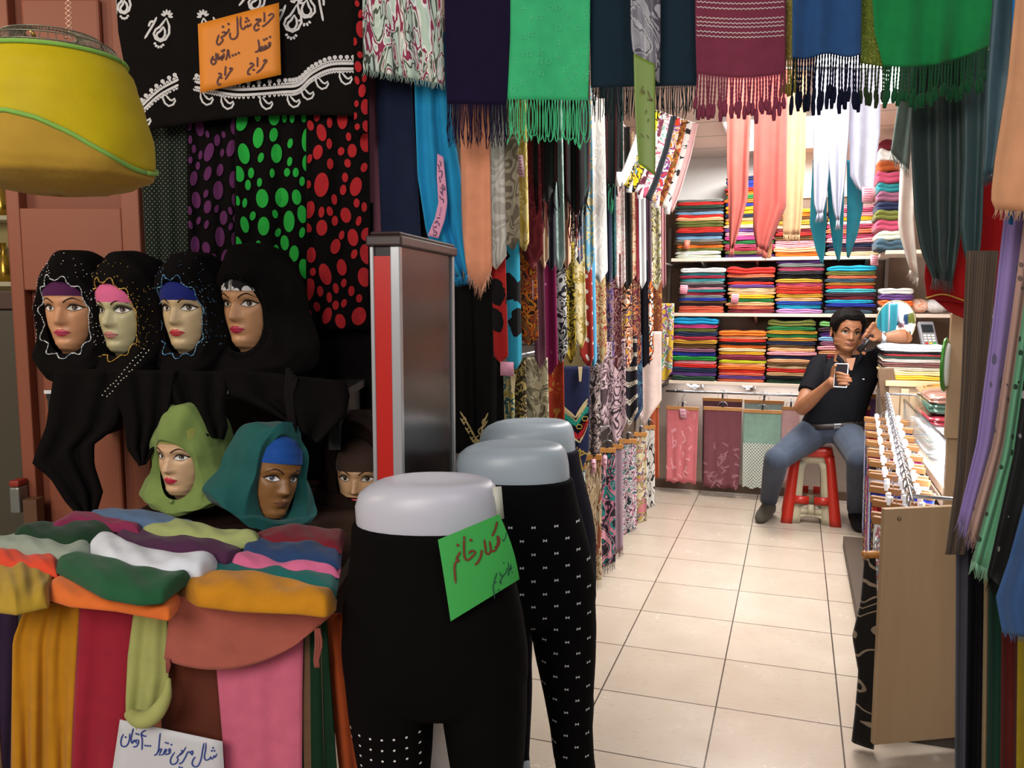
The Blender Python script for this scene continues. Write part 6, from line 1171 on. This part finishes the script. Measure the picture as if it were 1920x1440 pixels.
# ------------------------------------------------------------------ two nested plastic stools
def stool(name, lbl, c, hb, ht, z0, z1, lb, lt, mat, band, bar, gap, top_open, arch=0, rot=0.):
    e = empty(name, (c.x, c.y, z0), lbl, 'stool', 'nested plastic stools under the man'); R3 = Matrix.Rotation(rot, 3, 'Z')
    def pt(side, s, z):                      # s: -1..1 across the side, at height z
        k = (z - z0) / (z1 - z0); h = hb + (ht - hb) * k; q = Matrix.Rotation(side * PI / 2, 3, 'Z') @ Vector((s * h, -h, 0)); return c + R3 @ q + UP * (z - c.z)
    zb = z1 - band
    for side in range(4):
        g = G()
        for s in (-1, 1):
            n = 10; V = []
            for i in range(n + 1):
                z = z0 + (zb - z0) * i / n; k = (z - z0) / (z1 - z0); h = hb + (ht - hb) * k; w = lb + (lt - lb) * k
                if i == n: w += .012
                V += [pt(side, s, z), pt(side, s * (1 - w * .5 / h) if True else 0, z) + (pt(side, 0, z) - c) * .02, pt(side, s * (1 - w / h), z)]
            g.add(V, [q for i in range(n) for q in ((3 * i, 3 * i + 1, 3 * i + 4, 3 * i + 3), (3 * i + 1, 3 * i + 2, 3 * i + 5, 3 * i + 4))])
        g.make('leg_panel', mat, e, solidify=.006)
        g = G()
        if bar:
            for s in (-1, 1): g.add([pt(side, s * (1 - lb * .6 / hb), bar[0]), pt(side, s * gap, bar[0]), pt(side, s * gap, bar[1]), pt(side, s * (1 - lb * .6 / hb), bar[1])], [(0, 1, 2, 3)])
            if arch: 
                A = [pt(side, .62 * math.cos(a) * .9, z0 + (bar[0] - z0) * .92 * math.sin(a)) for a in [PI * i / 12 for i in range(13)]]; B = [pt(side, .8 * (1 - 2 * i / 12), bar[0] + .002) for i in range(13)]; g.add(A + B, [(i, i + 1, 14 + i, 13 + i) for i in range(12)])
                g.add([pt(side, -gap * 1.2, bar[0]), pt(side, gap * 1.2, bar[0]), pt(side, gap * 1.2, bar[1] + .02), pt(side, -gap * 1.2, bar[1] + .02)], [(0, 1, 2, 3)])
            g.make('crossbar', mat, e, solidify=.006)
    g = G(); rings = []
    for z, k in ((zb - .003, 1.0), (z1 - .012, .99), (z1 - .003, .94), (z1, .84), (z1 + .001, .2)):
        kk = (min(z, z1) - z0) / (z1 - z0); h = (hb + (ht - hb) * kk) * k; rings.append([c + R3 @ Vector((h * math.copysign(abs(math.cos(a)) ** .35, math.cos(a)), h * math.copysign(abs(math.sin(a)) ** .35, math.sin(a)), 0)) + UP * (z - c.z) for a in [2 * PI * i / 48 + PI / 48 for i in range(48)]])
    n = 48; V = [p for r in rings for p in r]; g.add(V, [(j * n + i, j * n + (i + 1) % n, (j + 1) * n + (i + 1) % n, (j + 1) * n + i) for j in range(4) for i in range(n)] + [tuple(range(4 * n, 5 * n))]); g.make('seat', mat, e, solidify=.004); return e
SCN = Vector((.128, 5.52, 0))
stool('plastic_stool', 'red plastic stool the man sits on', SCN, .172, .112, .0, .475, .062, .042, solid('b52a1c', .35), .055, (.125, .175), .10, 0)
stool('plastic_stool', 'cream plastic stool nested inside the red one', SCN, .148, .096, .001, .452, .085, .052, solid('b9ae92', .5), .075, (.055, .10), .14, 0, 1)
# ------------------------------------------------------------------ the seated man
SKIN = solid('8d5d40', .5, spec=.35); man = empty('person', (.2, 5.45, 0), 'man in black polo shirt and blue jeans sitting on a red stool with a phone', 'person')
Y_ = atY
J = dict(shL=Y_(1538, 686, 5.42), shR=Y_(1643, 676, 5.46), elL=Y_(1500, 768, 5.22), wrL=Y_(1552, 722, 5.06), elR=Vector((.60, 5.24, STZ + .045)), wrR=Y_(1652, 634, 5.24), hipL=Y_(1532, 806, 5.46), hipR=Y_(1584, 806, 5.46), knL=Y_(1456, 862, 5.12), knR=Y_(1612, 862, 5.06), anL=Y_(1441, 938, 5.46), anR=Y_(1605, 955, 5.44))
def limb(g, P, R_, k=14): C = crom(P, 16); n = len(R_) - 1; g.tube(C, [R_[min(int(i / 16 * n), n - 1)] + (R_[min(int(i / 16 * n), n - 1) + 1] - R_[min(int(i / 16 * n), n - 1)]) * (i / 16 * n - min(int(i / 16 * n), n - 1)) for i in range(17)], k)
def torso(g, off=0., z0=0, z1=9, neck=True):
    lat = (J['shR'] - J['shL']); lat.z = 0; lat.normalize(); fw = Vector((lat.y, -lat.x, 0)); A = (J['hipL'] + J['hipR']) / 2; B = (J['shL'] + J['shR']) / 2; rings = []
    for t, w, dp, f in ((-.16, .13, .10, 0), (-.05, .165, .125, .0), (.1, .168, .125, .01), (.3, .152, .115, .02), (.5, .156, .115, .02), (.7, .172, .12, .01), (.86, .178, .108, 0), (.97, .165, .085, 0), (1.06, .096, .060, 0), (1.13, .056, .052, -.004), (1.24, .052, .054, -.014), (1.36, .052, .056, -.022)):
        if t < z0 or t > z1: continue
        c = A.lerp(B, t) + fw * f; up_l = lat + UP * ((J['shR'].z - J['shL'].z) * .8 * max(0, min(1, t))) ; rings.append([c + up_l * ((w + off) * math.copysign(abs(math.cos(a)) ** .85, math.cos(a))) + fw * ((dp + off) * math.sin(a)) for a in [2 * PI * i / 28 for i in range(28)]])
    g.loft(rings)
g = G(); torso(g)
for s in 'LR':
    limb(g, [J['sh' + s], J['el' + s]], [.055, .050, .046, .041]); limb(g, [J['el' + s], J['wr' + s]], [.042, .044, .038, .030, .027])
    limb(g, [J['hip' + s], J['kn' + s]], [.085, .078, .064, .046]); limb(g, [J['kn' + s], J['an' + s]], [.046, .052, .048, .036])
    # hands: palm, four fingers, thumb
pm = Y_(1562, 716, 5.035); limb(g, [J['wrL'], pm, Y_(1568, 712, 5.03)], [.027, .034, .026])
for k, (y0, y1, xe) in enumerate(((699, 703, 1592), (706, 709, 1596), (714, 714, 1597), (722, 720, 1592))): limb(g, [Y_(1563, y0, 5.03), Y_(1575, (y0 + y1) / 2 - 1, 4.985), Y_(xe - 6, y1, 4.972), Y_(xe, y1 + 1, 4.985)], [.0092, .0088, .008, .007], 8)
limb(g, [Y_(1560, 706, 5.04), Y_(1562, 692, 5.01), Y_(1567, 684, 4.985)], [.013, .011, .009], 8)
ph_ = Y_(1636, 622, 5.215); limb(g, [J['wrR'], Y_(1643, 628, 5.225), ph_, Y_(1632, 614, 5.215)], [.027, .032, .036, .028])
for k in range(4): x, y = 1640 - k * 4.5, 607 + k * 6.6; limb(g, [Y_(x + 2, y + 4, 5.205), Y_(x - 2, y - 1, 5.165), Y_(x - 8, y + 7, 5.17), Y_(x - 4, y + 13, 5.195)], [.0098, .0092, .0085, .0075], 8)
limb(g, [Y_(1646, 632, 5.20), Y_(1638, 637, 5.17), Y_(1629, 634, 5.165)], [.013, .0115, .009], 8)
body = g.make('body', SKIN, man, remesh=.0036)
dg = bpy.context.evaluated_depsgraph_get(); dg.update(); me2 = bpy.data.meshes.new_from_object(body.evaluated_get(dg)); body.modifiers.clear(); body.data = me2
HT = head_frame(1591, 658, depth(Y_(1591, 658, 5.30)), -.10, .10, 1.07)
hg = head_grid(HT, -.07, male=1.); merge_marks(body, hg, SKIN)
for p_ in body.data.polygons: p_.use_smooth = True
FM = Face(HT, 1.); face_features(FM, man, lip='7a4034', brow='17100d', iris='20140f', lid='1a100c', male=1)
g = G()
for s in (-1, 1): g.grid(lambda u, v: HT @ Vector((s * (.071 + .012 * math.sin(PI * v)), .012 + .018 * math.cos(u * 2 * PI) * math.sin(PI * v) + .008 * v, .092 + .03 * math.sin(u * 2 * PI) * math.sin(PI * v))), 14, 8, closeu=True)
g.make('ear', SKIN, man)
def hair_lo(a): a = (a + PI) % (2 * PI) - PI; return interp([(0, .168), (.5, .172), (.85, .150), (1.05, .118), (1.3, .085), (1.6, .110), (1.9, .075), (2.4, .03), (PI, .015)], abs(a))
hr = random.Random(3); hph = [hr.uniform(0, 6) for _ in range(4)]
g = G(); g.grid(lambda u, v: HT @ (head_pt(hair_lo(u * 2 * PI) + (.2258 - hair_lo(u * 2 * PI)) * v, u * 2 * PI, .004 + .016 * min(1, v * 3) + .003 * math.sin(22 * u * 2 * PI + hph[0] + 6 * v) * min(1, v * 4) * (1 - v)) + Vector((0, 0, .014 * v + .006 * (v > .3) * math.sin(5 * u * 2 * PI) * (1 - v)))), 80, 20, closeu=True)
for k in range(22):
    a = -.7 + 1.4 * k / 21; z = hair_lo(a) + .02; p = head_pt(z, a, .014); q = head_pt(z - .012 - .008 * hr.random(), a + .12, .008); g.tube([HT @ p, HT @ (p.lerp(q, .6) + Vector((0, -.003, 0))), HT @ q], [.0045, .0035, .001], 5)
g.make('hair', fab('0b0807', .7, .4, scale=60), man)
# clothing
BLKS = fab('121216', .85, .25); g = G(); torso(g, .019, -.02, 1.14)
for s in 'LR': limb(g, [J['sh' + s] - UP * 0 + (J['shL'] - J['sh' + s]) * .15 if s == 'R' else J['shL'] + (J['shR'] - J['shL']) * .1, J['sh' + s], J['sh' + s].lerp(J['el' + s], .35), J['sh' + s].lerp(J['el' + s], .62)], [.066, .070, .066, .062])
shirt = g.make('polo_shirt', BLKS, man, remesh=.0065)
g = G(); lat = (J['shR'] - J['shL']).normalized(); fw = Vector((lat.y, -lat.x, 0)).normalized(); nb = Y_(1591, 668, 5.37)
for s in (-1, 1): g.add([nb + lat * (s * .066) + UP * .022 + fw * .02, nb + lat * (s * .078) - UP * .012 + fw * .045, nb + lat * (s * .034) - UP * .055 + fw * .088, nb + lat * (s * .012) - UP * .07 + fw * .09, nb + lat * (s * .046) - UP * .004 + fw * .07], [(0, 1, 2, 3, 4)])
g.make('collar', BLKS, shirt, solidify=.004)
g = G(); V = [nb + lat * x - UP * z + fw * f for x, z, f in ((-.030, .004, .090), (.024, .004, .090), (.004, .074, .114), (-.010, .074, .114))]; g.add(V, [(0, 3, 2, 1)]); g.make('open_neck', SKIN, shirt)
g = G(); p = Y_(1619, 711, 5.30); g.box(p, (.012, .004, .006), 0); g.make('chest_emblem', solid('d9d9d9', .5), shirt)
DEN = fab('3a4250', .9, .38, scale=9); g = G(); torso(g, .016, -.2, .12)
for s in 'LR': limb(g, [J['hip' + s], J['kn' + s]], [.100, .094, .082, .072]); limb(g, [J['kn' + s], J['an' + s]], [.074, .068, .060, .054]); g.sphere(J['kn' + s], .075, 10)
jn = g.make('jeans', DEN, man, remesh=.0065)
g = G(); A = (J['hipL'] + J['hipR']) / 2; B = (J['shL'] + J['shR']) / 2; c = A.lerp(B, .115) + fw * .01
g.loft([[c + UP * z + lat * ((.168 + .0195) * math.copysign(abs(math.cos(a)) ** .85, math.cos(a))) + fw * ((.125 + .0195) * math.sin(a)) for a in [2 * PI * i / 32 for i in range(32)]] for z in (-.016, .016)], cap=False); bl = g.make('belt', solid('241a16', .5), jn, solidify=.004)
g = G(); q = c + fw * .148; g.box(q, (.042, .008, .03), 0, (lat, fw, UP)); g.make('buckle', solid('b9b9bc', .25, .9), bl, smooth=False, bevel=.003)
for s, rz in (('L', -.25), ('R', .1)):
    an = J['an' + s]; m_ = Matrix.Rotation(rz, 3, 'Z'); g = G(); sh = lambda y, w, h, z: [Vector((an.x, an.y, 0)) + m_ @ Vector((w * math.cos(a), y, 0)) + UP * (z + h * math.sin(a)) for a in [2 * PI * i / 16 for i in range(16)]]
    g.loft([sh(.075, .018, .03, .034), sh(.06, .036, .048, .050), sh(.02, .044, .062, .064), sh(-.05, .044, .05, .052), sh(-.12, .046, .036, .038), sh(-.17, .040, .028, .030), sh(-.195, .018, .016, .020)]); g.make('shoe', pat('floral', ('2a2620', '4a4438', '1c1a16', '8a8474'), 5, 5, seed=6) if s == 'L' else fab('1e1c1c', .8), man, sub=1)
wv = (J['elR'] - J['wrR']).normalized(); wc = J['wrR'] + wv * .012; wa = wv.cross(UP).normalized(); wb = wv.cross(wa); g = G()
g.loft([[wc + wv * o_ + (wa * math.cos(a) + wb * math.sin(a)) * r_ for a in [2 * PI * i / 24 for i in range(24)]] for o_, r_ in ((-.012, .031), (-.008, .034), (.008, .0345), (.012, .032))], cap=False); wt = g.make('watch', solid('c9ccd0', .2, .9), man, solidify=.003)
g = G(); fd = (EYE - wc); fd = (fd - wv * fd.dot(wv)).normalized(); g.loft([[wc + fd * (.034 + o_) + (wv * math.cos(a) + wv.cross(fd) * math.sin(a)) * .014 for a in [2 * PI * i / 20 for i in range(20)]] for o_ in (0, .008)]); g.make('dial', solid('dfe3e6', .2, .6), wt)
# phone in his hand, telephone handset at his ear
pc = Y_(1577, 704, 5.005); pn = (EYE - pc).normalized(); pn = (pn + Vector((-.1, .0, .25))).normalized(); pr = Vector((0, 0, 1)).cross(pn).normalized() ; pu = pn.cross(pr); A3 = (pr, pu, pn)
e = empty('mobile_phone', pc - UP * .06, 'white-rimmed smartphone with dark screen held in the man\'s hand', 'phone'); g = G(); g.box(pc, (.072, .140, .010), 0, A3); g.make('case', solid('d4d4d8', .3), e, smooth=False, bevel=.004); g = G(); g.box(pc + pn * .0055, (.064, .128, .002), 0, A3); g.make('screen', solid('15171b', .1), e, smooth=False)
e = empty('telephone_handset', Y_(1615, 655, 5.17), 'black telephone handset held to the man\'s ear', 'telephone'); g = G(); g.tube(crom([Y_(1640, 616, 5.245), Y_(1634, 630, 5.19), Y_(1622, 645, 5.165), Y_(1611, 656, 5.20)], 14), [.020, .021, .020, .014, .012, .012, .012, .012, .012, .012, .013, .016, .021, .022, .018], 10); g.make('handset', solid('161416', .35), e)
C = crom([Y_(1612, 657, 5.19), Y_(1628, 657, 5.16), Y_(1650, 650, 5.17), Y_(1676, 648, 5.22), Y_(1700, 650, 5.30)], 130); g = G(); g.tube([p + UP * (.006 * math.sin(i * 1.25)) + Vector((0, .006 * math.cos(i * 1.25), 0)) for i, p in enumerate(C)], .0022, 5); g.make('coiled_cord', solid('161416', .4), e)

# ------------------------------------------------------------------ right side of the shop mouth
GR = 'scarves hanging at the right of the shop mouth'
def rs(lbl, c, L, R_, d, amp=.01, nf=1.6, seed=0, fr=None, trans=0., mat=None, name='hanging_scarf', n=40, fl=.03, thick=.0025, cat='scarf', **k):
    o, row, _ = sheet(name, L, R_, d, mat or F(c, .85, trans=trans), amp, nf, seed, thick=thick, **k); tag(o, lbl, cat, GR)
    if fr: fringe(o, row, fl, n, F(fr, .85), 'fray', .0012, seed)
    return o
rs('sheer grey-green scarf with frayed edge beside the cream one, on the right', '7d8a84', [(1692, -62), (1686, 180), (1670, 285)], [(1724, -62), (1716, 180), (1704, 318)], 2.62, .008, 1.2, 401, '8f968e', .4)
rs('white sheer scarf with frayed point in front of the side shelf', 'dfdad2', [(1696, -62), (1690, 250), (1684, 430), (1706, 505)], [(1742, -62), (1734, 250), (1712, 400), (1722, 522)], 2.72, .012, 1.4, 402, 'c9c2b8', .4)
rs('dark slate satin scarf with long frayed point, in front of the red one', '20302f', [(1714, -62), (1708, 280), (1714, 400), (1726, 470), (1748, 520)], [(1808, -62), (1808, 330), (1802, 440), (1786, 528)], 2.46, .022, 2.2, 403, '3b4442', mat=F('263837', .5, .2, .0, 26, (420, .12), .4), fl=.04)
rs('slate teal satin scarf strip with rounded end beside the peach scarf', '2c4447', [(1804, -62), (1806, 300), (1800, 420), (1806, 470), (1818, 506)], [(1858, -62), (1846, 300), (1842, 420), (1838, 470), (1826, 506)], 2.41, .016, 1.4, 404, '3b4a4a', mat=F('2d4649', .5, .2, .0, 26, (420, .12), .4))
rs('blue-grey satin scarf edge rising to the picture\'s top corner', '3d5c6a', [(1866, -60), (1850, 150), (1846, 290), (1842, 330)], [(1912, -60), (1900, 150), (1880, 270), (1868, 322)], 2.05, .012, 1.3, 405, '3b4a50', mat=F('35525c', .5, .2, .0, 26, (420, .12), .4))
rs('bright blue scarf sliver in the top right corner', '1a6aa8', [(1900, -60), (1896, 110)], [(1960, -60), (1940, 110)], 2.0, .004, 1, 406)
rs('bright red sheer scarf with gold hem behind the slate ones', 'a01216', [(1752, 330), (1742, 430), (1733, 520), (1738, 560)], [(1905, 330), (1890, 420), (1872, 510), (1864, 576)], 2.52, .014, 2.2, 407, trans=.25)
rs('trailing lower tail of the bright red sheer scarf', '9a1a1e', [(1736, 530), (1750, 560), (1780, 585)], [(1812, 540), (1812, 575), (1808, 598)], 2.55, .004, 1, 408, trans=.3)
g = G(); g.tube(crom([atD(1736, 559, 2.505), atD(1770, 552, 2.50), atD(1815, 566, 2.502), atD(1864, 576, 2.505)], 16), .0022, 5); hm = g.make('gold_hem', F('b08a3a', .5), [o for o in COL.objects if o.get('label') == 'bright red sheer scarf with gold hem behind the slate ones'][0])
rs('peach scarf with frayed hem, closest at the right edge', 'c08a66', [(1912, -80), (1890, 150), (1866, 300), (1858, 372), (1866, 392)], [(2010, -80), (2000, 300), (1990, 360), (1980, 400)], 1.42, .02, 1.4, 409, 'b98f70', fl=.02, n=50)
rs('small blue tassel end below the peach scarf', '2a70b0', [(1890, 380), (1892, 420)], [(1902, 380), (1898, 422)], 1.5, .002, 1, 410)
rs('lilac scarf with small grey motifs, first of the long slanting scarves', '8e7ab0', [(1892, 330), (1862, 600), (1832, 830), (1797, 975)], [(1940, 330), (1898, 600), (1866, 830), (1822, 1006)], 1.56, .012, 1.5, 411, '8a78a8', mat=pat('spots', ('8a76ac', '5e5a72'), 34, 22, .27, seed=6))
rs('dusty pink scarf with tiny dots between the lilac and green ones', 'b08f86', [(1930, 330), (1896, 600), (1862, 830), (1816, 990)], [(1962, 330), (1922, 600), (1890, 830), (1842, 1026)], 1.535, .010, 1.3, 412, 'a8867c', mat=pat('spots', ('ad8a80', '6e5a54'), 60, 50, .24, seed=7))
rs('pale green scarf with dark specks and frayed hem', '6fae8a', [(1952, 330), (1916, 600), (1880, 850), (1822, 1052)], [(1990, 330), (1946, 600), (1910, 850), (1856, 1068)], 1.51, .012, 1.6, 413, '86b898', mat=pat('spots', ('6aa884', '27402f'), 60, 44, .26, seed=8))
rs('black scarf with white pin dots beside the pale green one', '121313', [(1978, 330), (1936, 600), (1902, 850), (1852, 1078)], [(2050, 330), (2020, 600), (1975, 850), (1900, 1122)], 1.48, .014, 1.8, 414, '151515', mat=pat('spots', ('111213', '8a8a84'), 46, 34, .2, seed=9))
rs('steel blue scarf with ragged hem at the right edge', '34527e', [(1922, 940), (1892, 1050), (1868, 1120), (1880, 1186)], [(2010, 940), (2010, 1050), (2010, 1120), (2010, 1212)], 1.42, .014, 1.8, 415, '3c5a84', fl=.015)
rs('taupe brown ribbed scarf hanging before the counter\'s right side', '5a4a3e', [(1812, 470), (1803, 720), (1792, 900), (1773, 1040)], [(1872, 470), (1848, 720), (1832, 900), (1808, 1040)], 1.78, .010, 2.4, 416, mat=pat('stripe_v', ('4e4036', '5f5044'), 180, 1, .5, seed=1))
for i, (l, c, a0, a1, b0, b1, d) in enumerate((('grey-blue scarf hanging to the floor beside the counter end panel', '4a4a56', 1793, 1826, 1790, 1812, 1.86), ('long black scarf hanging to the floor between grey-blue and beige', '111013', 1818, 1856, 1806, 1842, 1.82), ('narrow beige scarf hanging to the floor beside the dark green one', '8f7a5c', 1848, 1866, 1836, 1852, 1.80), ('dark green scarf hanging to the floor at lower right', '0f3a2c', 1858, 1890, 1848, 1882, 1.78), ('dark red scarf hanging to the floor at lower right', '5a1712', 1882, 1922, 1874, 1910, 1.74), ('yellow scarf hanging to the floor in the lower right corner', '8e7a10', 1912, 1990, 1902, 1990, 1.70))):
    rs(l, c, [(a0, 900), (b0, 1800)], [(a1, 900), (b1, 1800)], d, .012, 1.4, 420 + i, name='floor_length_scarf')
for dd, l in ((2.46, 'steel rail carrying the slate satin scarves at the right'), (2.67, 'steel rail carrying the white and grey-green sheer scarves')):
    a = atD(1684, -62, dd); b = atD(1930, -62, dd); b.z = a.z; e = empty('hanging_rail', (a + b) / 2, l, 'rail', 'rails across the shop mouth'); g = G(); g.tube([a, b], .008, 8); g.make('bar', solid('8d8d90', .3, .8), e)
    for t in (.1, .9): q = a.lerp(b, t); g = G(); g.tube([q, q + UP * .12], .004, 6); g.make('hanger_rod', solid('8d8d90', .3, .8), e)
e = empty('scarf_stand', (.95, 1.55, 0), 'dark steel stand carrying the slanting scarves at the right edge', 'stand')
q = [atD(1960, 330, 1.5), atD(2300, 330, 1.6)]; q[1].z = q[0].z = 1.66
a = atD(1900, 330, 1.62); a.z = 1.66; b = atD(2200, 330, 1.4); b.z = 1.66
g = G(); g.tube([a, b], .010, 8); g.make('rail', solid('55555a', .4, .6), e)
g = G(); g.tube([b, (b.x, b.y, .0)], .014, 8); g.make('pole', solid('55555a', .4, .6), e)
a2 = atD(1800, 900, 1.86); a2.z = 1.0; b2 = Vector((b.x, b.y, .98)); g = G(); g.tube([a2, b2], .008, 8); g.make('lower_rail', solid('55555a', .4, .6), e)
# pale upright board of the counter's right side with a green disc sign and a black scroll cloth
up = empty('upright_board', atY(1795, 900, 3.05), 'pale wooden upright board at the counter\'s right side', 'board'); up.location.z = 0
a = atY(1778, 700, 3.02); b = atY(1812, 700, 3.02); zt = atY(1790, 588, 3.02).z; zm = atY(1790, 822, 3.02).z
g = G(); g.box(((a.x + b.x) / 2 + .02, 3.03, (zt + zm) / 2), (b.x - a.x + .04, .03, zt - zm)); g.make('upper_board', M_oak, up, smooth=False, bevel=.002)
g = G(); g.box(((a.x + b.x) / 2 + .015, 3.045, zm / 2), (b.x - a.x + .01, .03, zm)); g.make('lower_board', M_oak, up, smooth=False, bevel=.002)
c = atY(1772, 684, 3.0); g = G(); nn = Vector((.95, -.3, 0)).normalized(); tt = Vector((-nn.y, nn.x, 0)); g.loft([[c + nn * o_ + (tt * .062 * math.cos(t) + UP * .088 * math.sin(t)) * k for t in [2 * PI * i / 28 for i in range(28)]] for o_, k in ((-.005, .97), (-.002, 1), (.002, 1), (.004, .96))]); ds = tag(g.make('disc_sign', solid('2f7a1e', .25)), 'green rounded sign edge beside the pale upright board', 'sign')
g = G(); g.loft([[c + nn * o_ + (tt * .05 * math.cos(t) + UP * .075 * math.sin(t)) * k for t in [2 * PI * i / 28 for i in range(28)]] for o_, k in ((.0045, .97), (.012, .9))]); g.make('white_face', solid('d6dcd6', .4), ds)
o = rs('black and white scroll-patterned cloth corner behind the taupe scarf', '17161a', [(1786, 634), (1788, 690)], [(1822, 634), (1815, 692)], 2.7, .002, 1, 440, mat=pat('brocade', ('c2bfbc', '17161a'), 9, 8, .2, seed=4), name='scroll_cloth', cat='cloth')
card('pink printed price card beside the white sheer scarf', 1616, 350, 1641, 380, 3.20, 'c4858e', 0, 6)
card('pink price card under the top shelf\'s right end', 1632, 478, 1647, 498, depth((.47, 5.74, 1.6)), 'd79aa4', 0, 4)
card('pink tag on the white-topped stack', 1274, 534, 1288, 552, depth(atY(1281, 540, 5.765)), 'd48a96', 2, 4)
card('pink tag on the red-topped stack', 1370, 551, 1384, 569, depth(atY(1377, 560, 5.765)), 'd48a96', 2, 4)
card('pink tag on the grey-topped stack', 1282, 450, 1292, 468, depth(atY(1287, 459, 5.765)), 'b8624e', 2, 0)
